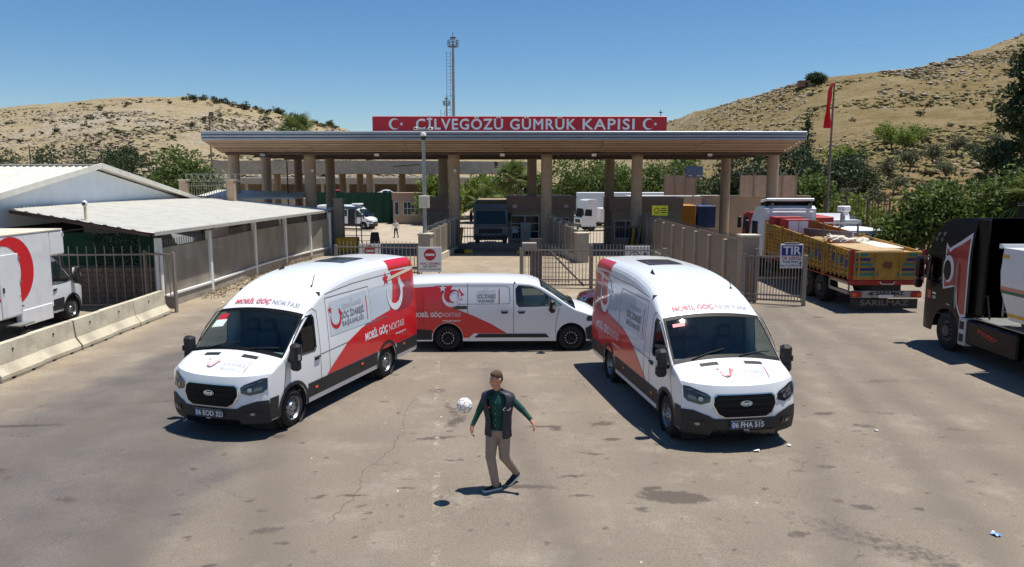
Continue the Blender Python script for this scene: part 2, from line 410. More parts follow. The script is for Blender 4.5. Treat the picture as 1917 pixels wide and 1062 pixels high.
# hairline cracking
vor = node('ShaderNodeTexVoronoi', feature='DISTANCE_TO_EDGE'); vor.inputs['Scale'].default_value = .42
vadd = node('ShaderNodeVectorMath', operation='MULTIPLY_ADD'); nz = node('ShaderNodeTexNoise'); nz.inputs['Scale'].default_value = 1.6; nz.inputs['Detail'].default_value = 8
L.new(tc.outputs['Object'], nz.inputs['Vector']); L.new(nz.outputs['Color'], vadd.inputs[0]); vadd.inputs[1].default_value = (1.2, 1.2, 0); L.new(tc.outputs['Object'], vadd.inputs[2]); L.new(vadd.outputs[0], vor.inputs['Vector'])
crk = math_('MULTIPLY', mrange(vor.outputs['Distance'], .0, .006, 1, 0), mrange(noise(.35, 3, .5), .5, .62, 0, .55))
base = mixc(crk, base, srgb(70, 60, 52))
L.new(base, bs.inputs['Base Color']); L.new(mrange(sn, .28, .62, .88, .6), bs.inputs['Roughness'])
bp = node('ShaderNodeBump'); bp.inputs['Strength'].default_value = .35; bp.inputs['Distance'].default_value = .012
hgt = math_('ADD', math_('MULTIPLY', grain, .8), math_('MULTIPLY', noise(6, 5, .6), 1.2)); L.new(hgt, bp.inputs['Height']); L.new(bp.outputs[0], bs.inputs['Normal'])
yard = from_arrays('asphalt_yard', V, F, [am]); tag(yard, kind='structure')
for n_, A in (('stain', stain), ('track', track), ('dark', dark), ('apron', apron)):
    a = yard.data.attributes.new(n_, 'FLOAT', 'POINT'); a.data.foreach_set('value', A.astype(np.float32).ravel())
def yz(x, y):   # height of the yard surface
    j = int(np.clip(np.searchsorted(gy, y), 0, nyg)); i = int(np.clip((x - X0) / (X1 - X0) * nxg, 0, nxg)); return float(V[j * (nxg + 1) + i, 2])
# worn centre-line dashes
def worn(name, col, lo, hi):
    m = M(name, col, .8); nt = m.node_tree; n = nt.nodes.new('ShaderNodeTexNoise'); n.inputs['Scale'].default_value = 7; n.inputs['Detail'].default_value = 8; n.inputs['Roughness'].default_value = .7
    t = nt.nodes.new('ShaderNodeTexCoord'); nt.links.new(t.outputs['Object'], n.inputs['Vector'])
    r = nt.nodes.new('ShaderNodeMapRange'); r.inputs[1].default_value = lo; r.inputs[2].default_value = hi; nt.links.new(n.outputs['Fac'], r.inputs[0]); nt.links.new(r.outputs[0], nt.nodes['Principled BSDF'].inputs['Alpha']); return m
wm = worn('worn_white_paint', srgb(188, 176, 156), .47, .70)
for (ya, yb) in ((8.0, 8.9), (9.75, 11.35), (12.4, 13.9), (15.2, 16.5), (17.4, 18.7)):
    mb = MB(); k = 6
    xc = lambda y: -1.05 - (y - 10) * .095
    mb.add([(xc(ya + (yb - ya) * t / k) + s_ * .055, ya + (yb - ya) * t / k, yz(xc(ya + (yb - ya) * t / k), ya + (yb - ya) * t / k) + .006) for t in range(k + 1) for s_ in (-1, 1)], [(2 * t, 2 * t + 1, 2 * t + 3, 2 * t + 2) for t in range(k)], wm)
    tag(mb.build('lane_marking'), kind='structure')
# open crack running between the left van and the middle
cm = M('crack_fill', srgb(98, 86, 75), .95)
mb = MB(); pts = [(-1.75, 8.2)]; rr = random.Random(3)
path_ = [(-2.45, 9.6), (-2.28, 10.6), (-2.3, 11.4), (-2.05, 12.3), (-1.95, 13.1), (-2.1, 14.2), (-2.0, 15.5)]
pl = []
for i in range(len(path_) - 1):
    for t in range(8): pl.append((path_[i][0] + (path_[i + 1][0] - path_[i][0]) * t / 8 + rr.gauss(0, .035), path_[i][1] + (path_[i + 1][1] - path_[i][1]) * t / 8))
mb.add([(x + s_ * rr.uniform(.001, .007), y, yz(x, y) + .004) for x, y in pl for s_ in (-1, 1)], [(2 * t, 2 * t + 1, 2 * t + 3, 2 * t + 2) for t in range(len(pl) - 1)], cm)
mb.build('crack', parent=yard)

# ================================================================ HILLS
# column (tangent of azimuth) : foot distance, crest distance, crest slope above the eye
cols = [(-1.1, 190, 420, .055), (-.82, 180, 420, .075), (-.672, 175, 400, .0875), (-.567, 170, 390, .0957), (-.51, 170, 380, .1015), (-.44, 170, 375, .1025), (-.39, 175, 370, .0998), (-.335, 180, 370, .090),
        (-.28, 190, 375, .0787), (-.223, 200, 380, .063), (-.16, 215, 390, .049), (-.08, 230, 420, .035), (0, 235, 440, .030), (.1, 220, 420, .045), (.17, 190, 360, .062), (.204, 165, 330, .0716), (.24, 135, 300, .085), (.31, 98, 275, .1037), (.366, 76, 255, .12), (.422, 62, 250, .1297),
        (.478, 54, 248, .1353), (.534, 50, 258, .1423), (.59, 48, 275, .159), (.64, 46, 285, .177), (.672, 46, 292, .189), (.77, 45, 300, .215), (.95, 48, 300, .25), (1.25, 44, 300, .26)]
tA = np.array([c_[0] for c_ in cols]); 
nA, nR = 560, 230
aa = np.linspace(-1.1, 1.25, nA + 1)
def cubic(k):
    f_ = smooth_tab([(c_[0], c_[k]) for c_ in cols]); return np.array([f_(x) for x in aa])
cY0, cY1, cS = cubic(1), cubic(2), cubic(3)
tt = np.concatenate([np.linspace(-.15, 0, 6)[:-1], np.linspace(0, 1.05, nR - 35) ** 1.15, np.linspace(1.08, 2.6, 31)])[:nR + 1]
A, T = np.meshgrid(aa, tt); nT = len(tt)
Y = cY0[None] + (cY1 - cY0)[None] * T; X = A * Y
zc = 4.56 + cS * cY1; zf = -1.6 * np.ones_like(aa); zf = zf + 1.4 * np.clip((aa - .12) / .2, 0, 1)
expo = 1.0 + .65 * np.clip((aa[None] - .1) / .25, 0, 1)
g_ = np.where(T < 0, T * .5, np.where(T <= 1, np.abs(T) ** expo, 1 - (T - 1) * .45))
g_ = np.where((T > .92) & (T < 1.1), g_ - .0 , g_)
Z = zf[None] + (zc - zf)[None] * g_
rough_ = (fbm(X * .035, Y * .035, 5) - .5) * 5 * np.clip(T * 4, 0, 1) * np.clip((1.02 - T) * 7, .12, 1)
rock = fbm(X * .16 + 40, Y * .42, 5); outc = np.clip((rock - .53) * 6, 0, 1)
Z = Z + rough_ + outc * .55 * np.clip(T * 4, 0, 1) + (fbm(X * .6, Y * .6, 3) - .5) * .5 * np.clip(T * 4, 0, 1)
V2 = np.stack([X, Y, Z], -1).reshape(-1, 3)
ii = np.arange(nT - 1)[:, None] * (nA + 1) + np.arange(nA)[None, :]
F2 = np.stack([ii, ii + 1, ii + nA + 2, ii + nA + 1], -1).reshape(-1, 4)
hm = bpy.data.materials.new('dry_hillside'); hm.use_nodes = True; nt = hm.node_tree; N = nt.nodes; L = nt.links; bs = N['Principled BSDF']
tc = node('ShaderNodeTexCoord'); mp = node('ShaderNodeMapping'); mp.inputs['Scale'].default_value = (.55, 1.3, 1.5); L.new(tc.outputs['Object'], mp.inputs[0]); sv = mp.outputs[0]
g1 = ramp(noise(.05, 8, .65), (.3, srgb(148, 132, 104)), (.5, srgb(160, 144, 114)), (.72, srgb(128, 120, 88)))
g1 = mixc(mrange(noise(.22, 8, .75, sv), .5, .66, 0, .8), g1, srgb(104, 96, 58))
g1 = mixc(mrange(noise(.9, 7, .75, sv), .48, .72, 0, .7), g1, srgb(182, 168, 140))
g1 = mixc(math_('MULTIPLY', attr('olive'), mrange(noise(.12, 7, .7, sv), .3, .65, .3, .95)), g1, ramp(noise(.6, 7, .75, sv), (.3, srgb(90, 80, 46)), (.7, srgb(136, 114, 72))))
g1 = mixc(attr('earth'), g1, ramp(noise(.3, 7, .65), (.35, srgb(150, 104, 70)), (.65, srgb(172, 132, 92))))
rk = math_('MULTIPLY_ADD', math_('SUBTRACT', noise(.55, 8, .75, sv), .5), 2.2, attr('rock'))
g1 = mixc(mrange(rk, .42, .75, 0, .88), g1, ramp(noise(1.6, 6, .7), (.3, srgb(122, 112, 98)), (.7, srgb(196, 184, 164))))
sp = mrange(noise(.8, 6, .75), .58, .66, 0, .85); g1 = mixc(sp, g1, srgb(70, 66, 42))
L.new(g1, bs.inputs['Base Color']); bs.inputs['Roughness'].default_value = .95; bs.inputs['Specular IOR Level'].default_value = .15
bp = node('ShaderNodeBump'); bp.inputs['Strength'].default_value = .9; bp.inputs['Distance'].default_value = .5; L.new(math_('ADD', noise(1.5, 8, .75), math_('MULTIPLY', rk, .6)), bp.inputs['Height']); L.new(bp.outputs[0], bs.inputs['Normal'])
hill = from_arrays('hillside', V2, F2, [hm]); tag(hill, kind='structure')
leftw = np.clip((-.1 - A) * 6, 0, 1); crest = np.clip((T - .72) * 4, 0, 1) * np.clip(1 - np.abs(A - .26) * 3.5, 0, 1) + np.clip((T - .8) * 6, 0, 1) * np.clip((A - .5) * 8, 0, 1)
rk_ = np.clip(outc * .35 + leftw * (.42 + .30 * np.clip(T, 0, 1)) * (fbm(X * .03, Y * .05, 4) * 1.7) * np.clip((.93 - T) * 6, .1, 1) + crest * .55 - .12, 0, 1)
a_ = hill.data.attributes.new('rock', 'FLOAT', 'POINT'); a_.data.foreach_set('value', rk_.astype(np.float32).ravel())
er = np.clip(1.2 - T * 3.2, 0, 1) * np.clip((A - .25) * 6, 0, 1) * np.clip(fbm(X * .08, Y * .08, 4) * 2.2 - .3, 0, 1)
a_ = hill.data.attributes.new('olive', 'FLOAT', 'POINT'); a_.data.foreach_set('value', np.clip((A - .1) * 6, 0, 1).astype(np.float32).ravel())
a_ = hill.data.attributes.new('earth', 'FLOAT', 'POINT'); a_.data.foreach_set('value', er.astype(np.float32).ravel())
def hill_z(a, y):
    i = int(np.clip((a + 1.1) / 2.35 * nA, 0, nA)); t = (y - cY0[i]) / (cY1[i] - cY0[i]); j = int(np.clip(np.searchsorted(tt, t), 0, nT - 1)); return float(Z[j, i])
# ================================================================ MATERIALS
conc = M('concrete', srgb(158, 148, 134), .9, var=.14, scale=1.6, bump=.25, bscale=30, grime=.35)
conc_lt = M('concrete_pale', srgb(196, 186, 164), .9, var=.13, scale=2.2, bump=.3, bscale=24, grime=.35)
tanp = M('tan_paint', srgb(180, 156, 132), .8, var=.12, scale=1.0, grime=.45, stretch=(2, 2, .5))
tan2 = M('tan_render', srgb(164, 142, 122), .85, var=.09, scale=1.5, grime=.25)
rose = M('rose_render', srgb(158, 128, 116), .85, var=.08, scale=1.4, grime=.2)
brown = M('brown_metal', srgb(166, 140, 120), .55, metal=.0, var=.08, scale=.8)
brown2 = M('brown_metal_faded', srgb(172, 148, 128), .6, var=.1, scale=.7, grime=.2); brown3 = M('brown_metal_dull', srgb(160, 133, 113), .6, var=.1, scale=.9, grime=.25)
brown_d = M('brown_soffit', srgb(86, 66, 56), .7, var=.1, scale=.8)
steel_b = M('blue_grey_steel', srgb(138, 148, 160), .42, metal=.35, var=.06, scale=.7, grime=.15)
galv = M('galvanised', srgb(150, 152, 150), .45, metal=.6, var=.1, scale=3)
gatem = M('gate_grey_brown', srgb(148, 136, 124), .6, metal=.2, var=.1, scale=3)
gated = M('gate_dark', srgb(104, 96, 92), .6, metal=.2, var=.1, scale=3)
white = M('white_paint', srgb(226, 226, 222), .6, var=.05, scale=1.2, grime=.12)
roofw = M('white_roof_sheet', srgb(210, 207, 196), .5, var=.07, scale=1.0, grime=.3, stretch=(.4, 2, 1))
wallb = M('white_wall', srgb(214, 222, 230), .8, var=.04, scale=.8, grime=.15)
black = M('black', srgb(26, 26, 28), .6)
darkg = M('dark_void', srgb(40, 38, 38), .8)
redp = M('sign_red', srgb(188, 28, 44), .45, var=.05, scale=.6)
letter = M('letter_silver', srgb(232, 230, 230), .4)
signw = M('sign_white', srgb(226, 224, 222), .45)
blue = M('sign_blue', srgb(44, 46, 120), .5)
navy = M('navy', srgb(34, 42, 78), .5)
wing = glass('window_glass', (.25, .3, .32))
alum = M('window_frame', srgb(186, 190, 196), .45, metal=.2)
netg = M('green_net', srgb(20, 62, 44), .9, var=.25, scale=9, bump=.3)
yel = M('safety_yellow', srgb(214, 166, 40), .6, var=.1, scale=4, grime=.3)

# ================================================================ MAIN CANOPY
lampg_ = M('flood_lens', srgb(200, 204, 206), .2, metal=.4)
cp = thing('gate_canopy', 'long flat border-gate canopy on tan round columns with ribbed brown fascia', 'canopy', (0, 0, 0))
XL, XR = -18.1, 17.15
mb = MB(); mb.box(((XL + XR) / 2, 52.9, 7.18), (XR - XL - .3, 15.6, .10), steel_b); mb.build('roof_deck', cp)
# rounded grey edge bands
for k in range(3):
    mb = MB(); z = 7.16 - k * .175; yc = 45.06 + k * .03
    prof = [(yc + .10, z + .088)] + [(yc + .06 - .07 * cos(t), z + .082 * sin(t)) for t in np.linspace(pi / 2, -pi / 2, 7)] + [(yc + .10, z - .088)]
    n = len(prof)
    mb.add([(x, y, zz) for x in (XL, XR) for y, zz in prof], [(i, i + 1, n + i + 1, n + i) for i in range(n - 1)] + [tuple(range(n)), tuple(range(2 * n - 1, n - 1, -1))], steel_b)
    mb.build('edge_band', cp, smooth=50)
# slanted fascia boards
nb = 7; zA, yA, zB, yB = 6.72, 45.2, 6.12, 48.0
for k in range(nb):
    t0, t1 = k / nb, (k + 1) / nb - .02; mb = MB()
    y0, z0, y1, z1 = yA + (yB - yA) * t0, zA + (zB - zA) * t0, yA + (yB - yA) * t1, zA + (zB - zA) * t1
    prof = [(y0, z0), (y0 + .02, z0 - .05), (y1 - .08, z1 + .005), (y1, z1 + .03), (y1 + .03, z1 + .10), (y0 + .05, z0 + .03)]
    n = len(prof)
    for q in range(6):
        xa = XL + .05 + q * (XR - XL - .1) / 6; xb = XL + .05 + (q + 1) * (XR - XL - .1) / 6 - .025; dy = .018 * (hash01(k, q) - .5); dz = .014 * (hash01(q, k, 3) - .5); mb = MB()
        mb.add([(x, y + dy, z + dz) for x in (xa, xb) for y, z in prof], [(i, n + i, n + (i + 1) % n, (i + 1) % n) for i in range(n)] + [tuple(range(n)), tuple(range(2 * n - 1, n - 1, -1))], (brown, brown2, brown3)[int(hash01(k, q, 7) * 3)])
        mb.build('fascia_board', cp)
for x, sgn in ((XL + .02, -1), (XR - .02, 1)):
    mb = MB(); mb.prism([(45.15, 6.75), (45.15, 7.1), (60.6, 7.1), (60.6, 6.1), (48.1, 6.1)], x - .04, x + .04, brown, lambda a, b, t: (t, a, b)); mb.build('end_panel', cp)
# soffit beams and open steelwork under the roof
mb = MB()
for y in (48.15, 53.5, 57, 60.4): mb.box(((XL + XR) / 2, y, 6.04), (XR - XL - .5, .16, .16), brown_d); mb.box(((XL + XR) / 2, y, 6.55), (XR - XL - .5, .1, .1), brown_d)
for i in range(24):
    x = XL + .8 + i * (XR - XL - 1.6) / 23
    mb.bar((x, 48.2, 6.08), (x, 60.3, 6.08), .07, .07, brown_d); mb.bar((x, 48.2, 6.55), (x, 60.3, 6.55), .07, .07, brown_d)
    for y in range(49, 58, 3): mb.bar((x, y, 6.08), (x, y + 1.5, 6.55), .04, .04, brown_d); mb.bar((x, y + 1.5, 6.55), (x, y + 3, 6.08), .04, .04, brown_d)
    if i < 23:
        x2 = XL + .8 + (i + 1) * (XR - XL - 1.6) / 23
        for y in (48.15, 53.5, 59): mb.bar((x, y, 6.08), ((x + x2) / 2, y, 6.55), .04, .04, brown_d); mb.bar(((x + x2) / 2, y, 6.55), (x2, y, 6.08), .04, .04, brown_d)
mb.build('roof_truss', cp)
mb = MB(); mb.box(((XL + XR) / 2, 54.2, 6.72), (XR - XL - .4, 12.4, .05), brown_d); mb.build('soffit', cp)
colme = MB().lathe([(.36, -1), (.36, 5.95), (.40, 5.97), (.40, 6.1)], tanp, n=24).mesh('column', 40)
for px in (-17.9, -13.0, -3.73, 2.23, 8.05, 16.8): share('column', colme, cp, (px, 49.6, 0))
colme2 = MB().lathe([(.36, -1.2), (.36, 5.95), (.40, 5.97), (.40, 6.1)], tan2, n=20).mesh('column', 40)
for px in (-18.5, -13.7, -5.2, 1.5, 7.35, 16.1): share('column', colme2, cp, (px, 58.0, 0))
# small dome camera and floodlight brackets on columns
for x in (-3.73, -12.8):
    mb = MB(); mb.box((x + .1, 49.15, 5.05), (.12, .3, .1), signw); mb.lathe([(0.001, -.12), (.08, -.09), (.1, 0), (.1, .05)], signw, (x + .1, 49.0, 5.0), n=10); mb.build('dome_camera', cp, 40)
for x in (-15.5, -8.4, -.6, 5.1, 12.3):
    mb = MB(); mb.box((x, 48.05, 6.0), (.34, .12, .24), gated, rx=.5, ch=.02); mb.bar((x, 48.15, 6.1), (x, 48.15, 6.0), .04, .04, gated); o = mb.build('floodlight', cp)
    mb = MB(); mb.box((x, 47.97, 5.96), (.28, .015, .18), lampg_, rx=.5); mb.build('lens', o)
mb = MB(); pts_ = [(XL + 1 + i * .9, 48.2, 5.93 - .10 * abs(sin(i * .55))) for i in range(38)]; mb.path(pts_, .015, black, 4); mb.build('cable', cp)
# ---- roof sign
sg = thing('gate_sign', 'long red roof sign with white lettering and crescent-and-star emblems', 'sign', (.45, 46, 7.2))
mb = MB(); mb.box((0, 0, .5), (17.4, .24, .9), redp, ch=.02); mb.build('sign_board', sg)
for x in np.linspace(-8.3, 8.3, 8):
    mb = MB(); mb.bar((x, .15, .5), (x, 1.3, -.05), .06, .06, galv); mb.bar((x, .15, .85), (x, .15, -.05), .06, .06, galv); mb.build('sign_support', sg)
def letters(parent, txt, x, z, size, mat, y=-.13, bold=.012, dep=.05, spacing=1.05, xs=1.0, name='lettering', fit=None, thick=0):
    vs, fs = text2d(txt, size, 'CENTER', bold, spacing, xs); mb = MB(); n = len(vs)
    if fit:
        w0 = min(v[0] for v in vs); w1 = max(v[0] for v in vs); vs = [((a - (w0 + w1) / 2) * fit / (w1 - w0), b) for a, b in vs]
    mb.add([(x + a, y - dep, z + b) for a, b in vs], fs, mat)
    # side walls along open edges
    cnt = {}
    for f in fs:
        for i in range(len(f)): e = (f[i], f[(i + 1) % len(f)]); cnt[e] = 1
    side = [e for e in cnt if (e[1], e[0]) not in cnt]
    if thick:
        for q, sh in enumerate((-thick, thick)): mb.add([(x + a + sh, y - dep + .003 * (q + 1), z + b) for a, b in vs], fs, mat); mb.add([(x + a, y - dep + .010 + .003 * q, z + b + sh) for a, b in vs], fs, mat)
    if dep > .004: mb.add([(x + a, y - dep, z + b) for a, b in vs] + [(x + a, y, z + b) for a, b in vs], [(a, b, n + b, n + a) for a, b in side], mat)
    return mb.build(name, parent)
letters(sg, 'CİLVEGÖZÜ', -3.55, .45, .86, letter, spacing=1.13, bold=0.0, thick=.02, fit=5.1)
letters(sg, 'GÜMRÜK', 1.37, .45, .86, letter, spacing=1.13, bold=0.0, thick=.02, fit=3.85)
letters(sg, 'KAPISI', 5.25, .45, .86, letter, spacing=1.13, bold=0.0, thick=.02, fit=3.03)
for x in (-7.4, 7.6):
    mb = MB(); fl = lambda a, b: (a, -.14, b)
    patch(mb, crescent(x, .5, .33, .8, .25), fl, letter, step=.2); patch(mb, star(x + .42, .5, .12, pi), fl, letter, step=.2); mb.build('crescent_and_star', sg)
mb = MB(); mb.tube((8.4, .3, .9), (8.4, .3, 1.35), .02, black); mb.box((8.4, .3, 1.2), (.2, .05, .05), black); mb.build('antenna', sg)

# ================================================================ SECOND AND THIRD CANOPIES BEHIND
c2 = thing('inspection_canopy', 'grey-beige concrete canopy on round columns seen behind the main gate canopy', 'canopy')
mb = MB(); nseg = 16
def beam(i):
    t = i / nseg; return (-42 + 45 * t, 108 - 4.0 * sin(pi * t) + 8 * t * t)
for i in range(nseg):
    (xa, ya), (xb, yb) = beam(i), beam(i + 1)
    mb.add([(xa, ya, 5.1), (xb, yb, 5.1), (xb, yb, 6.9), (xa, ya, 6.9), (xa, ya + 14, 5.1), (xb, yb + 14, 5.1), (xb, yb + 14, 6.9), (xa, ya + 14, 6.9)], [(0, 1, 2, 3), (3, 2, 6, 7), (0, 4, 5, 1)], conc)
mb.build('roof_slab', c2)
mb = MB(); mb.box((-14.4, 105.0, 6.2), (3.6, .06, .14), brown_d, ry=-.08); mb.build('gutter_pipe', c2); mb = MB(); mb.box((-2.2, 106.5, 6.3), (.5, .4, .9), brown_d); mb.build('duct_box', c2)
cme = MB().lathe([(.45, -1.6), (.45, 5.15)], tanp, n=18).mesh('column', 40); cmd = MB().lathe([(.5, -1.6), (.5, 5.15)], tan2, n=18).mesh('column', 40)
for x, y in ((-20.2, 109), (-12.1, 108.5), (-28.5, 109)): share('column', cme, c2, (x, y, 0))
for x, y in ((-26, 118), (-23.5, 119), (-16.7, 117), (-12.3, 118), (-36, 118), (-4.6, 119)): share('column', cmd, c2, (x, y, 0))
c3 = thing('customs_shed_roof', 'low far canopy with bright white roof edge behind the parked cars', 'canopy')
mb = MB(); mb.box((-34, 170, 3.85), (60, 14, 1.3), conc); mb.build('roof_slab', c3)
mb = MB(); mb.box((-34, 170, 4.58), (60.6, 14.6, .2), white); mb.build('roof_edge', c3)
pm = MB().box((0, 0, .9), (.6, .6, 5.0), conc).mesh('pillar')
for i in range(11): share('pillar', pm, c3, (-62 + i * 5.4, 164, 0))
mb = MB(); mb.box((-34, 176, 1.2), (58, .3, 5.3), tan2); mb.build('rear_wall', c3)

# ================================================================ BOOTHS AND NET WALL
def window(parent, cx, y, z0, w, h, cols_=3, rows=2, face=-1):
    mb = MB()
    mb.box((cx, y, z0), (w + .1, .1, .07), alum); mb.box((cx, y, z0 + h), (w + .1, .1, .07), alum)
    for i in range(cols_ + 1): mb.box((cx - w / 2 + w * i / cols_, y, z0 + h / 2), (.06, .09, h), alum)
    for j in range(1, rows): mb.box((cx, y, z0 + h * j / rows), (w, .08, .05), alum)
    f = mb.build('window', parent)
    mb = MB(); mb.add([(cx - w / 2, y + .03, z0), (cx + w / 2, y + .03, z0), (cx + w / 2, y + .03, z0 + h), (cx - w / 2, y + .03, z0 + h)], [(0, 1, 2, 3)], M('booth_glass', srgb(40, 46, 52), .1, spec=.35)); mb.build('pane', f)
def booth(label, x0, x1, y0, y1, zb, zt, wins, num=None):
    b = thing('control_booth', label, 'booth', (0, 0, 0), group='control booths under the canopy')
    mb = MB(); mb.box(((x0 + x1) / 2, (y0 + y1) / 2, (zb + zt) / 2), (x1 - x0, y1 - y0, zt - zb), tan2); mb.build('wall', b)
    mb = MB(); mb.box(((x0 + x1) / 2, (y0 + y1) / 2, zt - .45), (x1 - x0 + .24, y1 - y0 + .24, .9), rose); mb.box(((x0 + x1) / 2, (y0 + y1) / 2, zt + .05), (x1 - x0 + .34, y1 - y0 + .34, .1), tan2); mb.build('parapet', b)
    for w_ in wins: window(b, *w_)
    if num: letters(b, num[0], num[1], zt - .62, .34, letter, y=y0 - .13, dep=.006, name='number')
    return b
booth('rose and tan booth with gridded window beside the CCTV pole, far yard', -15.7, -11.6, 101, 104, -1.5, 2.5, [(-13.3, 100.95, -.3, 2.0, 1.7, 4, 2), (-15.2, 100.95, -.3, .5, 1.7, 1, 1)])
booth('tan booth behind the left lane divider, under the canopy', -6.5, -4.1, 56, 60, -.5, 3.0, [(-4.9, 55.95, .25, 1.3, 1.1, 2, 3)], ('41', -4.55))
bb = booth('wide tan booth with slatted window and door behind the middle lane gate', -.3, 4.55, 56, 60.5, -.5, 3.1, [(.95, 55.95, .1, 2.0, 1.7, 2, 3), (3.6, 55.95, .45, 1.1, 1.2, 2, 2)], ('40', .2))
letters(bb, '39', 3.95, 2.48, .34, letter, y=55.87, dep=.006, name='number')
mb = MB(); mb.box((1.0, 55.6, .35), (.75, .12, 2.0), galv, ch=.01); mb.box((.2, 55.7, .8), (.4, .1, .5), signw); mb.build('open_door', bb)
booth('long tan booth with dark window right of the middle gate', 7.4, 12.5, 56.5, 61, -.5, 3.0, [(8.4, 56.45, .1, 1.6, 1.3, 2, 1)], ('38', 10.6))
nw = thing('green_net_fence', 'dark green netting fence closing off the far yard', 'fence', (0, 0, 0))
mb = MB(); mb.grid(40, 3, lambda u, v: (-27 + 11.4 * u, 103 + .12 * sin(u * 60), -1.5 + 4.1 * v), netg); mb.build('netting', nw)
pm = MB().tube((0, 0, -1.6), (0, 0, 2.7), .06, galv).mesh('post')
for i in range(6): share('post', pm, nw, (-27 + i * 2.28, 103.2, 0))
# low parapet below the left columns
w = MB(); w.add([(-25, 53, 0), (-18.8, 51.2, 0), (-15, 50.4, 0), (-11.7, 50.2, 0), (-25, 53, 3.2), (-18.8, 51.2, 3.05), (-15, 50.4, 2.55), (-11.7, 50.2, 2.15), (-25, 53.3, 0), (-18.8, 51.5, 0), (-15, 50.7, 0), (-11.7, 50.5, 0), (-25, 53.3, 3.2), (-18.8, 51.5, 3.05), (-15, 50.7, 2.55), (-11.7, 50.5, 2.15)],
    [(0, 1, 5, 4), (1, 2, 6, 5), (2, 3, 7, 6), (4, 5, 13, 12), (5, 6, 14, 13), (6, 7, 15, 14), (3, 11, 15, 7)], conc)
tag(w.build('parapet_wall'), 'low sloping grey concrete parapet under the left canopy columns', 'wall')
w = MB(); w.tube((-14.6, 50.0, 0), (-14.6, 50.0, 5.6), .04, black); tag(w.build('thin_pole'), 'thin black pole beside the second column from the left', 'pole')
w = MB(); w.box((-10.9, 48.2, 1.6), (.55, .55, 3.2), tan2); w.box((-10.9, 48.2, 3.24), (.65, .65, .1), conc); tag(w.build('gate_pillar'), 'square dark tan pillar at the end of the covered walkway', 'pillar')
# retaining walls with barbed posts on the right
def barb_wall(label, x0, x1, y, z0, z1, n):
    t = thing('panel_wall', label, 'wall', group='corrugated screen walls with barbed arms')
    mb = MB(); k = int((x1 - x0) / .22)
    prof = [(x0 + (x1 - x0) * i / k, y + (.05 if i % 2 else 0)) for i in range(k + 1)]
    mb.add([(x, yy, z) for z in (z0, z1) for x, yy in prof], [(i, i + 1, k + 2 + i, k + 1 + i) for i in range(k)], M('panel_tan', srgb(190, 164, 142), .8, var=.1, scale=1.5, grime=.2)); mb.build('sheet', t)
    for i in range(n):
        x = x0 + (x1 - x0) * i / (n - 1); mb = MB(); mb.bar((x, y - .05, z0), (x, y - .05, z1 + .05), .08, .08, tan2)
        mb.bar((x, y - .05, z1), (x - .3, y - .05, z1 + .5), .04, .04, galv); mb.bar((x, y - .05, z1), (x + .3, y - .05, z1 + .5), .04, .04, galv); mb.build('barbed_post', t)
    return t
barb_wall('tan screen wall with barbed arms above the yellow container', 13.1, 15.8, 66, 3.05, 4.75, 4)
barb_wall('longer tan screen wall with barbed arms behind the rightmost columns', 18.7, 23.3, 63, 3.0, 4.75, 5)
w = MB(); w.box((20.2, 63.6, 1.2), (9.0, .6, 3.8), tan2); tag(w.build('retaining_wall'), 'plain tan retaining wall below the right screen wall', 'wall')
w = MB(); w.box((0, 0, 0), (1.5, .06, .95), M('board_blue', srgb(92, 112, 138), .5)); w.box((0, .1, -1.2), (.08, .08, 2.6), galv)
w.box((-.3, -.035, -.32), (.3, .01, .08), signw); w.box((.45, -.035, -.32), (.35, .01, .08), signw); o = w.build('blue_sign', loc=(15.6, 66, 5.05)); tag(o, 'small blue-grey signboard above the tan screen wall', 'sign')

# ================================================================ LANE DIVIDERS, FENCES, GATES
def divider(label, p0, p1, n, h0, h1, pillar):
    t = thing('lane_divider', label, 'wall', group='concrete lane dividers at the gate')
    a, b = Vector((*p0, 0)), Vector((*p1, 0)); d = (b - a); Ln = d.length; d.normalize(); nrm = Vector((-d.y, d.x, 0)); rz = math.atan2(d.y, d.x)
    mb = MB(); mb.box((a + d * Ln / 2) + Vector((0, 0, .18)), (Ln, .34, .36), conc_lt, rz=rz); mb.build('base_kerb', t)
    for i in range(n):
        c = a + d * (Ln * (i + .5) / n); hh = h0 + (h1 - h0) * (i + .5) / n; w_ = Ln / n - .06
        mb = MB(); mb.box(c + Vector((0, 0, .36 + hh / 2)), (w_, .10, hh), gatem, rz=rz)
        for j in range(7): q = c + d * (w_ * (j / 6 - .5)) ; mb.box(q + nrm * .0 + Vector((0, 0, .36 + hh / 2)), (.03, .13, hh - .06), gatem, rz=rz)
        mb.build('panel', t)
        mb = MB(); q = c - d * (Ln / n / 2); mb.box(q + Vector((0, 0, .36 + hh / 2 + .02)), (.09, .16, hh + .05), conc_lt, rz=rz); mb.build('post', t)
        mb = MB(); 
        for j in range(6): q = c + d * (w_ * (j / 5 - .5) * .9); mb.bar(q + Vector((0, 0, .36 + hh)), q + Vector((0, 0, .36 + hh + .26)), .02, .02, galv)
        mb.bar(c - d * w_ * .47 + Vector((0, 0, .36 + hh + .24)), c + d * w_ * .47 + Vector((0, 0, .36 + hh + .24)), .03, .03, galv); mb.build('top_mesh', t)
    mb = MB(); mb.box(a - d * .45 + Vector((0, 0, pillar / 2)), (.8, .62, pillar), conc, rz=rz, ch=.02); mb.box(a - d * .45 + Vector((0, 0, pillar + .03)), (.88, .7, .07), conc_lt, rz=rz); mb.build('end_pillar', t)
    return t
divider('stepped panel divider left of the centre lane, beside the CCTV pole', (-4.35, 39.2), (-3.45, 48.6), 6, 1.45, 1.6, 1.7)
divider('stepped panel divider right of the centre lane, before the wide booth', (3.7, 41.8), (2.15, 50.4), 6, 1.3, 1.75, 1.55)
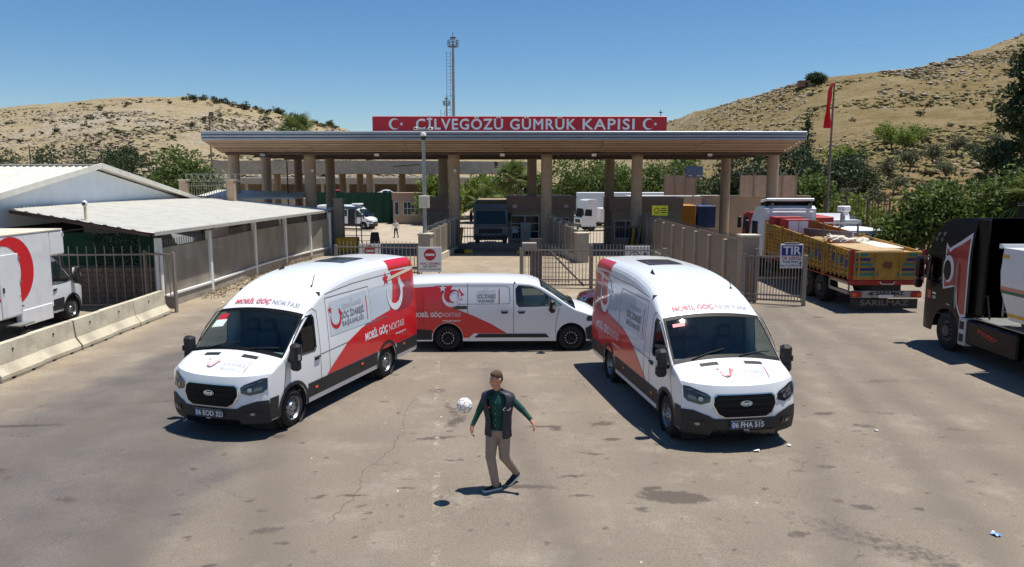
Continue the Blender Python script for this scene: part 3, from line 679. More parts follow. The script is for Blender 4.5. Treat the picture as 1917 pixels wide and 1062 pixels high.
# long slatted fence along the truck lane
t = thing('truck_lane_fence', 'long brown slatted fence on a low kerb left of the truck lane', 'fence')
fa, fb = Vector((8.75, 28.6, 0)), Vector((8.35, 49.4, 0)); d = (fb - fa); Ln = d.length; d.normalize()
mb = MB(); mb.bar(fa + Vector((0, 0, .15)), fb + Vector((0, 0, .15)), .36, .3, conc_lt); mb.build('kerb', t)
slat = MB().box((0, 0, .95), (.03, .075, 1.9), gatem).mesh('slat'); postm = MB().box((0, 0, 1.05), (.22, .3, 2.1), tan2, ch=.02).mesh('post')
n = 9
for i in range(n + 1): share('post', postm, t, fa + d * (Ln * i / n), (0, 0, math.atan2(d.y, d.x) - pi / 2))
for i in range(n):
    for j in range(17):
        if i == 0 or True: share('slat', slat, t, fa + d * (Ln * (i + (j + .9) / 18.5) / n) + Vector((0, 0, .32)), (0, 0, math.atan2(d.y, d.x) - pi / 2))
for z in (.5, 1.25, 2.1):
    mb = MB(); mb.bar(fa + Vector((.05, 0, z)), fb + Vector((.05, 0, z)), .04, .05, gated); mb.build('rail', t)
mb = MB()
for i in range(150): q = fa + d * (Ln * (i + .5) / 150); mb.bar(q + Vector((.04, 0, 2.1)), q + Vector((.04, 0, 2.36)), .015, .015, gated)
tag(mb.build('spikes', t), kind='stuff')
mb = MB(); mb.box(fa + Vector((.05, -.3, 1.2)), (.62, .62, 2.4), tan2, ch=.02); mb.box(fa + Vector((.05, -.3, 2.43)), (.72, .72, .08), conc_lt); mb.build('end_pillar', t)
# bar gates
def bargate(label, p0, p1, h, spike, gap, mat, post=.12, solid=0.0, name='bar_gate', z0=.08, rail2=None, r=.014, group='metal bar gates'):
    t = thing(name, label, 'gate', group=group); a, b = Vector((*p0, 0)), Vector((*p1, 0)); d = (b - a); Ln = d.length; d.normalize(); rz = math.atan2(d.y, d.x)
    for z in (z0 + .06, h) + ((rail2,) if rail2 else ()):
        mb = MB(); mb.bar(a + Vector((0, 0, z)), b + Vector((0, 0, z)), .05, .06, mat); mb.build('rail', t)
    for q in (a, b):
        mb = MB(); mb.box(q + Vector((0, 0, (h + .1) / 2)), (post, post, h + .1), mat, rz=rz); mb.build('gate_post', t)
    n = int(Ln / gap); bm = MB().box((0, 0, (h + spike + z0) / 2), (2 * r, 2 * r, h + spike - z0), mat).mesh('bar')
    for i in range(1, n): share('bar', bm, t, a + d * (Ln * i / n), (0, 0, rz))
    if solid:
        mb = MB(); mb.box((a + d * Ln / 2) + Vector((0, 0, z0 + solid / 2 + .02)), (Ln - post, .03, solid), mat, rz=rz); mb.build('kick_plate', t)
    return t
bargate('closed grey bar gate across the centre lane under the canopy', (-3.3, 47.4), (.75, 47.4), 1.45, .15, .17, gated, solid=.42)
bargate('thin dark bar gate right of the middle divider, white truck behind', (4.1, 47.6), (7.9, 47.6), 1.5, .12, .2, gated)
g = bargate('grey bar gate with spikes left of the right van, car sign on it', (.4, 31.5), (6.3, 31.3), 1.58, .26, .14, gatem, post=.16, rail2=.35)
mb = MB(); mb.box((1.0, 31.75, 1.05), (.5, .1, 2.0), gated); mb.box((.72, 31.6, 1.75), (.62, .3, .3), gatem, ch=.03); mb.build('latch_post', g); mb = MB(); mb.box((3.3, 31.5, .9), (.14, .14, 1.8), gatem); mb.build('middle_post', g)
mb = MB()
for i in range(9): mb.bar((1.35 + i * .13, 32.0, .15), (1.35 + i * .13, 32.0, 1.45), .02, .02, brown)
for z in np.linspace(.2, 1.4, 7): mb.bar((1.3, 32.0, z), (2.5, 32.0, z), .02, .02, brown)
mb.bar((1.6, 31.9, 1.5), (3.0, 31.4, .1), .1, .06, gated); mb.build('stay_brace', g)
bargate('grey spiked bar fence behind the left van, beside the no-entry signs', (-8.4, 36.2), (-4.4, 35.6), 1.3, .28, .19, gatem, rail2=.3)
g = bargate('brown bar gate carrying the truck entry sign, behind the right van', (8.55, 27.9), (10.5, 27.1), 1.72, .2, .105, gatem, post=.14, rail2=.32, solid=.0)
mb = MB(); mb.box((8.95, 27.8, 1.0), (.1, .1, 2.0), gatem); mb.build('stile', g)
# left open gate leaf beside the barriers
g = bargate('open grey bar gate leaf beside the last concrete barrier', (-11.5, 25.75), (-12.8, 26.45), 1.95, .0, .22, gatem, post=.09, solid=.42)
bargate('grey spiked bar fence in front of the block wall by the box truck', (-17.2, 26.2), (-12.4, 26.6), 1.9, .3, .30, gatem, post=.1)

# ================================================================ SIGNS
def sign_board(label, cx, y, zc, w_, h_, legs, draw, z0=0):
    t = thing('road_sign', label, 'sign', (cx, y, zc))
    mb = MB(); mb.box((0, 0, 0), (w_, .03, h_), signw, ch=.008); mb.build('board', t)
    for x in legs:
        mb = MB(); mb.box((x, .05, (z0 - zc + h_ / 2) / 2), (.06, .06, zc - z0 + h_ / 2 - .04), galv); mb.build('leg', t)
    draw(t); return t
sred = M('no_entry_red', srgb(176, 30, 40), .5); stxt = M('sign_text_dark', srgb(70, 44, 60), .5)
def noentry(t):
    mb = MB(); F_ = lambda a, b: (a, -.019, b); patch(mb, circ(0, .22, .27, 28), F_, sred, step=.3); mb.box((0, -.021, .22), (.40, .004, .10), signw); mb.build('prohibition_disc', t)
    mb = MB(); G_ = lambda x, z: (lambda a, b: (x + a, -.019, z + b))
    put_text(mb, 'ARAÇ GİREMEZ', .13, sred, G_(0, -.19), xs=1.0, bold=.003); put_text(mb, 'NO ENTRY', .13, stxt, G_(0, -.32), bold=.003); put_text(mb, 'PROTOKOL ARAÇLARI HARİÇ', .085, stxt, G_(0, -.45), bold=.002, xs=.82); mb.build('lettering', t)
sign_board('white no-entry sign on two legs between the left and middle vans', -3.72, 34.4, .88, 1.06, 1.14, (-.4, .4), noentry)
sign_board('second no-entry sign mostly hidden behind the left van roof', -7.05, 37.6, .75, 1.1, 1.14, (-.4, .4), noentry)
def carsign(t):
    mb = MB(); F_ = lambda a, b: (a, -.019, b)
    patch(mb, circ(-.12, -.1, .24, 28), F_, navy, holes=[circ(-.12, -.1, .2, 28)], step=.3)
    patch(mb, [(-.26, -.2), (-.26, -.09), (-.2, -.07), (-.17, .02), (-.07, .02), (-.04, -.07), (.02, -.09), (.02, -.2), (-.03, -.2), (-.03, -.16), (-.21, -.16), (-.21, -.2)], F_, navy, step=.3)
    patch(mb, [(.28, -.22), (.28, -.02), (.22, -.02), (.32, .14), (.42, -.02), (.36, -.02), (.36, -.22)], F_, navy, step=.3); mb.build('car_symbol', t)
sign_board('white sign with blue car symbol and arrow behind the right van roof', 5.35, 32.4, 1.3, 1.05, .75, (-.4, .4), carsign)
def tirsign(t):
    mb = MB(); mb.box((0, -.018, .2), (.72, .006, .36), blue); mb.build('blue_panel', t)
    mb = MB(); G_ = lambda x, z, y=-.02: (lambda a, b: (x + a, y, z + b))
    put_text(mb, 'TIR', .40, signw, G_(0, .19, -.0225), bold=.012, xs=1.05)
    put_text(mb, 'TIR GİRİŞİ', .15, sred, G_(0, -.08), bold=.003, xs=.95); put_text(mb, 'Truck Entry', .115, stxt, G_(-.04, -.2), bold=.003); put_text(mb, 'دخول الشاحنة', .10, stxt, G_(-.08, -.32), bold=.002)
    patch(mb, [(.30, -.38), (.30, -.26), (.27, -.26), (.32, -.17), (.37, -.26), (.34, -.26), (.34, -.38)], G_(0, 0), stxt, step=.3); mb.build('lettering', t)
    mb = MB(); mb.box((0, .03, .46), (.5, .1, .05), gatem); mb.build('bracket', t)
sign_board('white and blue TIR truck entry sign on the brown bar gate', 9.93, 26.95, 1.8, .8, .86, (), tirsign)

# ================================================================ CCTV POLE, TOWER, FLAG
t = thing('cctv_pole', 'tall grey CCTV pole with three cameras and a junction box', 'pole', (-4.45, 38.95, 0))
mb = MB(); mb.tube((0, 0, 0), (0, 0, 6.75), .12, galv, r1=.09, n=14); mb.box((0, 0, .05), (.5, .5, .1), conc); mb.build('pole', t, smooth=40)
mb = MB(); mb.box((0, -.15, 3.35), (.52, .28, .62), M('box_cream', srgb(206, 200, 178), .6), ch=.02); mb.build('junction_box', t)
mb = MB(); mb.box((0, 0, 6.95), (.9, .06, .06), galv); mb.tube((0, 0, 6.7), (0, 0, 7.0), .04, galv); mb.build('bracket', t)
for x, rz in ((-.38, .4), (.38, -.4)):
    mb = MB(); mb.box((x, -.1, 7.0), (.13, .32, .13), signw, rz=rz, ch=.02); mb.tube((x - sin(rz) * 0, -.27, 7.0), (x, -.29, 7.0), .05, black); mb.build('bullet_camera', t)
mb = MB(); mb.lathe([(.001, -.2), (.09, -.17), (.13, -.08), (.14, 0)], black, (0, -.05, 6.62), n=14); mb.lathe([(.14, 0), (.15, .1), (.09, .2), (.001, .22)], signw, (0, -.05, 6.62), n=14); mb.build('dome_camera', t, smooth=40)
def mast(label, x, y, z0, z1, r, basket, lad=True):
    t = thing('lighting_mast', label, 'mast', (x, y, z0)); H = z1 - z0
    mb = MB(); mb.tube((0, 0, 0), (0, 0, H), r * 1.5, galv, r1=r, n=12); mb.build('shaft', t, smooth=40)
    if lad:
        mb = MB(); lx = -r * 1.6 - .35
        for q in (-.28, .28): mb.bar((lx + q, -.3, 1), (lx + q, -.3, H - 1), .06, .06, galv)
        for i in range(int((H - 2) / .45)): mb.bar((lx - .28, -.3, 1.2 + i * .45), (lx + .28, -.3, 1.2 + i * .45), .04, .04, galv)
        for i in range(int((H - 2) / 2)): mb.bar((lx, -.3, 1.5 + i * 2), (0, 0, 1.5 + i * 2), .05, .05, galv)
        mb.build('ladder', t)
    mb = MB(); b = basket
    for z in (0, b * .55, b * 1.1):
        for i in range(8): a0, a1 = i * pi / 4, (i + 1) * pi / 4; mb.bar((b * cos(a0), b * sin(a0), H - .3 + z), (b * cos(a1), b * sin(a1), H - .3 + z), .06, .06, gated)
    for i in range(8): a0 = i * pi / 4; mb.bar((b * cos(a0), b * sin(a0), H - .3), (b * cos(a0), b * sin(a0), H - .3 + b * 1.1), .06, .06, gated); mb.bar((0, 0, H - .3), (b * cos(a0), b * sin(a0), H - .3), .05, .05, gated)
    mb.build('basket', t)
    for (xx, yy) in ((-.25 * b, -.2), (.3 * b, -.3)):
        mb = MB(); mb.box((xx, yy, H + b * 1.15), (.7 * b / 1.5, .3, .5 * b / 1.5), gated, rx=.3); mb.build('floodlight', t)
    mb = MB(); mb.tube((0, 0, H), (0, 0, H + b * 2.2), .04, gated); mb.build('lightning_rod', t)
    return t
mast('tall steel lighting mast with ladder and basket rising behind the red sign', -8.25, 110, -1.5, 23.0, .17, .75)
mast('shorter mast with small basket beside the tall lighting mast', -9.4, 112, -1.5, 15.2, .12, .5)
t = thing('flagpole', 'slim steel flagpole right of the canopy', 'pole', (18.5, 45, 0))
mb = MB(); mb.tube((0, 0, 0), (.05, 0, 9.9), .09, M('rusty_pole', srgb(112, 98, 88), .6, var=.15, scale=4), r1=.05, n=10); mb.tube((.05, 0, 9.9), (.05, 0, 9.98), .08, galv); mb.build('shaft', t, smooth=40)
mb = MB(); mb.grid(6, 18, lambda u, v: (.0 - (.06 + .42 * u * (v ** .6)) + .03 * sin(v * 9 + u * 3), .10 * sin(u * 7 + v * 4), 9.55 - 2.15 * v + .45 * u * (1 - v)), M('flag_red', srgb(206, 20, 34), .8)); tag(mb.build('flag', t, smooth=60))
# ================================================================ VANS
paint_w = M('van_white', srgb(228, 230, 232), .28, coat=.6, spec=.5, grime=.06)
paint_r = M('livery_red', srgb(206, 22, 30), .32, coat=.5)
paint_rd = M('livery_dark_red', srgb(150, 28, 38), .32, coat=.5)
plast = M('black_plastic', srgb(34, 34, 37), .6, var=.1, scale=8)
gloss_b = M('gloss_black', srgb(14, 14, 16), .15, spec=.6)
grb = M('grille_black', srgb(16, 16, 18), .5, spec=.15)
gap_m = M('panel_gap', srgb(96, 100, 106), .7)
chrome = M('chrome', srgb(190, 192, 196), .15, metal=1.0)
lampg = M('lamp_glass', srgb(150, 160, 168), .05, metal=.6)
lampi = M('lamp_housing', srgb(34, 38, 44), .08, spec=.8)
amber = M('marker_amber', srgb(220, 90, 50), .3)
tyre = M('tyre_rubber', srgb(34, 33, 33), .85, var=.15, scale=10, bump=.3, bscale=50)
rimm = M('rim_silver', srgb(150, 152, 156), .4, metal=.7, var=.1, scale=6)
rimd = M('rim_dark', srgb(20, 20, 20), .8)
wshield = glass('windscreen_glass', (.80, .90, .90)); sglass = glass('side_glass', (.40, .46, .46))
interior = M('cab_trim', srgb(84, 90, 92), .85, var=.1, scale=6); seatm = M('seat_cloth', srgb(62, 68, 72), .9); dashm = M('dash_grey', srgb(104, 116, 116), .8, var=.1, scale=5)
film = M('window_film', srgb(196, 206, 214), .18, coat=.5)
logor = M('emblem_red', srgb(188, 36, 50), .4); logog = M('print_grey', srgb(104, 106, 112), .5); logol = M('print_light_grey', srgb(186, 190, 196), .5)
platew = M('plate_white', srgb(222, 224, 226), .5); platedk = M('plate_dark', srgb(58, 62, 70), .5); plateb = M('plate_blue', srgb(40, 90, 190), .5)

def wheel(parent, c, R, w_, side, style='steel'):
    """side: +1 outer face to +y"""
    s = side; t = MB()
    prof = [(R * .62, -w_ / 2), (R * .86, -w_ / 2), (R * .97, -w_ * .40), (R, -w_ * .25), (R, w_ * .25), (R * .97, w_ * .40), (R * .86, w_ / 2), (R * .62, w_ / 2)]
    t.lathe([(r, h * s) for r, h in prof], tyre, axis='Y', n=28)
    for k in range(28):
        a = 2 * pi * k / 28; t.box((R * 1.0 * cos(a), 0, R * 1.0 * sin(a)), (.014, w_ * .72, .012), tyre, ry=-a)
    o = t.build('wheel', parent, smooth=35, loc=c)
    r = MB(); q = w_ / 2
    r.lathe([(R * .64, s * (q + .002)), (R * .60, s * (q - .02)), (R * .56, s * (q - .07)), (R * .50, s * (q - .075)), (R * .42, s * (q - .045)), (R * .30, s * (q - .03)), (R * .26, s * (q - .005)), (R * .13, s * (q - .0)), (.002, s * (q + .004))], rimm if style != 'dark' else rimd, axis='Y', n=28)
    r.build('rim', o, smooth=40)
    h = MB()
    for k in range(10 if style != 'dark' else 14):
        a = 2 * pi * k / (10 if style != 'dark' else 14)
        h.lathe([(.001, s * (q - .028)), (R * .065, s * (q - .03))], rimd if style != 'dark' else rimm, (R * .465 * cos(a), -.012 * s + s * .02, R * .465 * sin(a)), 'Y', 8)
    for k in range(5): a = 2 * pi * k / 5 + .3; h.tube((R * .2 * cos(a), s * (q - .01), R * .2 * sin(a)), (R * .2 * cos(a), s * (q + .012), R * .2 * sin(a)), .013, rimd, n=6)
    tag(h.build('vent_holes', o), kind='stuff'); return o

class Body:
    """van-type body: x forward from the front axle, y left, z up"""
    def __init__(s, **k): s.__dict__.update(k); s.zt = smooth_tab(sorted(s.top)); s._rc = smooth_tab(sorted(s.rad)); s._cr = smooth_tab(sorted(s.crown))
    def w0(s, x):
        w = s.W
        if x > s.xt: w -= s.nose_in * ((x - s.xt) / (s.xf - s.xt)) ** 2
        if x < s.xr + .35: w -= .04 * ((s.xr + .35 - x) / .35) ** 2
        return w
    def ys(s, x, z):
        w = s.w0(x)
        if z > s.zw: w -= s.tum * ((z - s.zw) / (s.H - s.zw)) ** 1.5
        else: w -= .045 * ((s.zw - z) / s.zw) ** 2
        return w
    def zs(s, x): return s.zt(x) - s._cr(x) - s._rc(x)
    def topP(s, x, v):
        """v in -1..1 across the roof"""
        rc, cr = s._rc(x), s._cr(x); zs = s.zs(x); w = s.ys(x, zs); wf = max(w - rc, .05); sf = .80; a = abs(v); sg = 1 if v >= 0 else -1
        if a <= sf: y = a / sf * wf; z = s.zt(x) - cr * (y / wf) ** 2
        else: t = (a - sf) / (1 - sf) * pi / 2; y = wf + rc * sin(t); z = s.zt(x) - cr - rc + rc * cos(t)
        return (x, sg * y, z)
    def xfront(s, y, z): return interp(z, s.fprof) - s.fround * abs(y / s.W) ** s.fpow
    def side(s, sg, off=0.0): return lambda x, z: (x, sg * (s.ys(x, z) + off), z)
    def front(s, off=0.0): return lambda y, z: (s.xfront(y, z) + off, y, z)

def van(B, name, label, loc, rz, livery, detail=True, plate=None, emblem=None, cat='van', group=None, paint=None, wstyle='steel', lights='ford'):
    paint = paint or paint_w
    t = thing(name, label, cat, loc, rz, group); mb = MB()
    R, xw = B.R, (0, -B.wb); ra = B.ra
    # --- sides
    xe = B.xside
    xsamp = [B.xr + (xe - B.xr) * i / 60 for i in range(61)]
    arch = lambda xc: [(xc + ra * cos(a), max(B.zb, R + .02 + ra * sin(a))) for a in np.linspace(-.0, pi, 15)]
    for sg in (1, -1):
        poly = [(B.xr, B.zb)]
        if -B.wb - ra > B.xr: poly += [(-B.wb - ra, B.zb)] + arch(-B.wb)[::-1] + [(-B.wb + ra, B.zb)]
        poly += [(-ra, B.zb)] + arch(0)[::-1] + [(ra, B.zb), (xe, B.zb)]
        poly += [(x, B.zs(x)) for x in xsamp[::-1]]
        pl2 = [poly[0]]
        for p in poly[1:]:
            if math.dist(p, pl2[-1]) > 1e-4: pl2.append(p)
        patch(mb, pl2, B.side(sg), paint, holes=B.swin, step=.16, flip=(sg > 0))
    # --- roof, pillars (windscreen left open)
    x_ws0, x_ws1 = B.ws       # base (front), top (rear)
    xs = sorted(set([x_ws0, x_ws1] + [B.xr + (x_ws0 - B.xr) * i / 64 for i in range(65)]))
    vv = sorted(set([-1, 1] + [-.84, .84] + list(np.linspace(-.8, .8, 13)) + list(np.linspace(.8, 1, 7)) + list(np.linspace(-1, -.8, 7))))
    for i in range(len(xs) - 1):
        for j in range(len(vv) - 1):
            if xs[i] >= x_ws1 - 1e-6 and -.84 - 1e-6 <= vv[j] and vv[j + 1] <= .84 + 1e-6: continue
            mb.add([B.topP(xs[i], vv[j]), B.topP(xs[i + 1], vv[j]), B.topP(xs[i + 1], vv[j + 1]), B.topP(xs[i], vv[j + 1])], [(0, 1, 2, 3)], paint)
    # --- bonnet
    zhl = lambda y: B.zhood + .05 * (y / B.W) ** 2
    def bon(u, v):
        y = (2 * v - 1); yy = B.topP(x_ws0, y)[1]; xf_ = B.xfront(yy, zhl(yy)); x = x_ws0 + (xf_ - x_ws0) * u
        p = B.topP(min(x, B.xf - .02), y); yy2 = min(abs(p[1]), B.ys(x, B.zhood)) * (1 if y >= 0 else -1)
        x = x_ws0 + (B.xfront(yy2, zhl(yy2)) - x_ws0) * u
        zz = p[2] * (1 - u ** 6) + zhl(yy2) * u ** 6
        if abs(y) > .86: zz -= .03 * ((abs(y) - .86) / .14) ** 2
        return (x, yy2, zz)
    mb.grid(14, 24, bon, paint)
    # --- front face
    fw = B.W - .015
    poly = [(-fw, B.zb)] + [(fw, B.zb)] + [(fw * (1 - 2 * i / 16), zhl(fw * (1 - 2 * i / 16))) for i in range(17)]
    patch(mb, poly, B.front(), paint, step=.14)
    # --- rear and floor
    mb.add([(B.xr, sg * B.ys(B.xr, z), z) for sg, z in ((1, B.zb), (-1, B.zb), (-1, B.zs(B.xr)), (1, B.zs(B.xr)))] + [B.topP(B.xr, v) for v in (1, .8, .4, 0, -.4, -.8, -1)], [(0, 1, 2, 3), (4, 5, 6, 7, 8, 9, 10)], paint)
    body = mb.build('body', t, smooth=38)
    mb = MB(); mb.box(((B.xr + B.xf - .5) / 2, 0, B.zb + .04), (B.xf - B.xr - .6, 2 * B.W - .25, .06), plast)
    for xc in xw[:2 if -B.wb - ra > B.xr else 1]:
        for sg in (1, -1): mb.box((xc, sg * (B.W - .42), R + .05), (2 * ra - .02, .5, 2 * ra * .86), darkg); 
    for xc in xw[:2 if -B.wb - ra > B.xr else 1]: mb.lathe([(ra, B.W - .02), (ra, B.W - .5)], darkg, (xc, 0, R + .02), 'Y', 24); mb.lathe([(ra, -B.W + .02), (ra, -B.W + .5)], darkg, (xc, 0, R + .02), 'Y', 24)
    mb.tube((0, -B.W + .2, R), (0, B.W - .2, R), .05, darkg); mb.build('underbody', t)
    mb = MB(); mb.tube((-B.wb, -B.W + .2, R), (-B.wb, B.W - .2, R), .08, darkg); mb.build('rear_axle', t)
    # --- glass
    mb = MB(); mb.grid(8, 10, lambda u, v: (lambda p: (p[0], p[1], p[2] - .004))(B.topP(x_ws1 + (x_ws0 - x_ws1) * u, -.84 + 1.68 * v)), wshield); g = mb.build('windscreen', t, smooth=60)
    mb = MB()
    fr = lambda x, v: (lambda p: (p[0] + .006, p[1], p[2] + .006))(B.topP(x, v))
    def strip(x0, x1, v0, v1, nx_, nv): mb.grid(nx_, nv, lambda u, v: fr(x0 + (x1 - x0) * u, v0 + (v1 - v0) * v), grb)
    bw = B.frit
    strip(x_ws1 - .02, x_ws1 + bw * .9, -.86, .86, 2, 12); strip(x_ws0 - bw * 1.1, x_ws0 + .004, -.86, .86, 2, 12); strip(x_ws1 + bw, x_ws0 - bw, -.86, -.80, 8, 1); strip(x_ws1 + bw, x_ws0 - bw, .80, .86, 8, 1)
    mb.build('frit_border', g, smooth=60)
    for sg in (1, -1):
        for wpoly in B.swin:
            mb = MB(); patch(mb, wpoly, B.side(sg, -.012), sglass, step=.2, flip=(sg > 0)); g = mb.build('side_window', t)
            mb = MB(); cx = sum(p[0] for p in wpoly) / len(wpoly); cz = sum(p[1] for p in wpoly) / len(wpoly)
            outer = [(cx + (x - cx) * 1.05 + (.012 if x > cx else -.012), cz + (z - cz) * 1.07) for x, z in wpoly]
            patch(mb, outer, B.side(sg, .006), gloss_b, holes=[wpoly], step=.2, flip=(sg > 0)); mb.build('window_seal', g)
    # --- cab interior
    mb = MB(); xb = B.bulk; zd = B.zt(x_ws0) - B._cr(x_ws0)
    mb.box((x_ws0 - .30, 0, zd - .16), (.60, 2 * B.W - .26, .22), dashm, ch=.05); mb.box((x_ws0 - .62, .0, zd - .32), (.2, 2 * B.W - .3, .3), interior, ch=.04)
    mb.build('dashboard', t)
    mb = MB(); mb.box((xb, 0, (B.zb + B.zt(xb)) / 2), (.04, 2 * B.W - .22, B.zt(xb) - B.zb - .15), interior); mb.box(((xb + x_ws0) / 2, 0, B.zb + .28), (x_ws0 - xb, 2 * B.W - .2, .05), interior); mb.build('bulkhead', t)
    for yy in ((.5, -.18, -.56) if B.W > .98 else (.45, -.45)):
        mb = MB(); zs_ = B.zb + .5; xsx = xb + .45
        mb.box((xsx, yy, zs_), (.5, .42, .16), seatm, ch=.05); mb.box((xsx - .25, yy, zs_ + .38), (.16, .42, .72), seatm, ry=-.2, ch=.06); mb.box((xsx - .35, yy, zs_ + .84), (.1, .24, .2), seatm, ch=.04); mb.build('seat', t)
    mb = MB(); c0 = Vector((x_ws0 - .78, .48, zd - .12)); ax = Vector((-.75, 0, .66)); u_ = Vector((0, 1, 0)); v_ = ax.cross(u_).normalized()
    ring = [c0 + (u_ * cos(2 * pi * i / 16) + v_ * sin(2 * pi * i / 16)) * .19 for i in range(17)]; mb.path(ring, .016, gloss_b, 5); mb.bar(c0 - u_ * .18, c0 + u_ * .18, .05, .02, gloss_b); mb.tube(c0, c0 + Vector((.3, 0, -.2)), .03, gloss_b); mb.build('steering_wheel', t)
    # --- wheels
    for xc in xw:
        for sg in (1, -1): wheel(t, (xc, sg * (B.W - B.ww / 2 - .03), R), R, B.ww, sg, wstyle)
    # --- lower cladding and bumper
    for sg in (1, -1):
        mb = MB()
        for poly in B.clad(B): patch(mb, poly, B.side(sg, .014), plast, step=.2, flip=(sg > 0))
        tag(mb.build('side_cladding', t), kind='stuff')
        mb = MB()
        for xc in xw:
            if xc - ra < B.xr: continue
            o_ = [(xc + (ra + .07) * cos(a), R + .02 + (ra + .06) * sin(a)) for a in np.linspace(-.15, pi + .15, 19)]; i_ = [(xc + (ra - .005) * cos(a), R + .02 + (ra - .005) * sin(a)) for a in np.linspace(pi + .15, -.15, 19)]
            if B.archtrim: patch(mb, [(x, max(B.zb, z)) for x, z in o_ + i_], B.side(sg, .017), plast, step=.3, flip=(sg > 0))
        if B.archtrim: tag(mb.build('arch_trim', t), kind='stuff')
        # shut lines
        mb = MB()
        for line in B.lines:
            for i in range(len(line) - 1):
                (xa, za), (xb_, zb_) = line[i], line[i + 1]; k = max(1, int(math.dist(line[i], line[i + 1]) / .15)); dx, dz = xb_ - xa, zb_ - za; ln = math.hypot(dx, dz); ox, oz = -dz / ln * .007, dx / ln * .007
                F_ = B.side(sg, .003); pts = []
                for q in range(k + 1):
                    x, z = xa + dx * q / k, za + dz * q / k; pts += [F_(x + ox, z + oz), F_(x - ox, z - oz)]
                mb.add(pts, [(2 * q, 2 * q + 1, 2 * q + 3, 2 * q + 2) for q in range(k)], gap_m)
        tag(mb.build('shut_lines', t), kind='stuff')
        for (x, z) in B.handles:
            mb = MB(); y = B.ys(x, z); mb.box((x, sg * (y + .02), z), (.20, .035, .035), plast, ch=.01); mb.box((x, sg * (y + .004), z - .03), (.16, .012, .06), plast, ch=.005); mb.build('door_handle', t)
        # mirror
        xm, zm = B.mirror; y = B.ys(xm, zm); mb = MB(); 
        mb.box((xm, sg * (y + .15), zm), (.16, .20, .30 * B.ms), plast, ch=.05, rz=-sg * .12); mb.box((xm, sg * (y + .155), zm - .17 * B.ms), (.155, .195, .16 * B.ms), plast, ch=.045, rz=-sg * .12); mb.box((xm - .02, sg * (y + .03), zm - .12), (.09, .14, .1), plast, ch=.02); o = mb.build('mirror', t)
        mb = MB(); mb.box((xm - .085, sg * (y + .155), zm + .01), (.01, .15, .24 * B.ms), chrome); mb.box((xm + .04, sg * (y + .255), zm - .05), (.07, .012, .1), lampg); mb.build('mirror_glass', o)
        for (x, z) in B.markers:
            mb = MB(); mb.box((x, sg * (B.ys(x, z) + .022), z), (.09, .014, .045), amber, ch=.005); mb.build('side_marker', t)
    B.face(B, t, plate)
    if livery: livery(B, t)
    return t

# ---------------------------------------------------------------- large white panel van with high roof
def transit_clad(B):
    R, ra = B.R, B.ra; e = .075
    return [[(ra + e, B.zb + .02), (xx1, B.zb + .02), (xx1, .72), (ra * .9 + e, .72)] for xx1 in (B.xside - .02,)] + [
        [(-B.wb + ra + e, .40), (-ra - e, .40), (-ra * .93 - e, .68), (-B.wb + ra * .93 + e, .68)], [(B.xr + .02, .40), (-B.wb - ra - e, .40), (-B.wb - ra * .93 - e, .68), (B.xr + .02, .68)]]
def emblem_ford(mb, B, y, z, r, txt='Ford'):
    F_ = B.front(.05); patch(mb, circ(y, z, r, 22, ry=r * .42), F_, chrome, step=.2); F2 = B.front(.054); patch(mb, circ(y, z, r * .9, 22, ry=r * .34), F2, M('emblem_blue', srgb(28, 44, 96), .3), step=.2)
    F3 = B.front(.058); put_text(mb, txt, r * .62, chrome, lambda a, b: F3(y + a, z + b), xs=1.3, bold=.003)
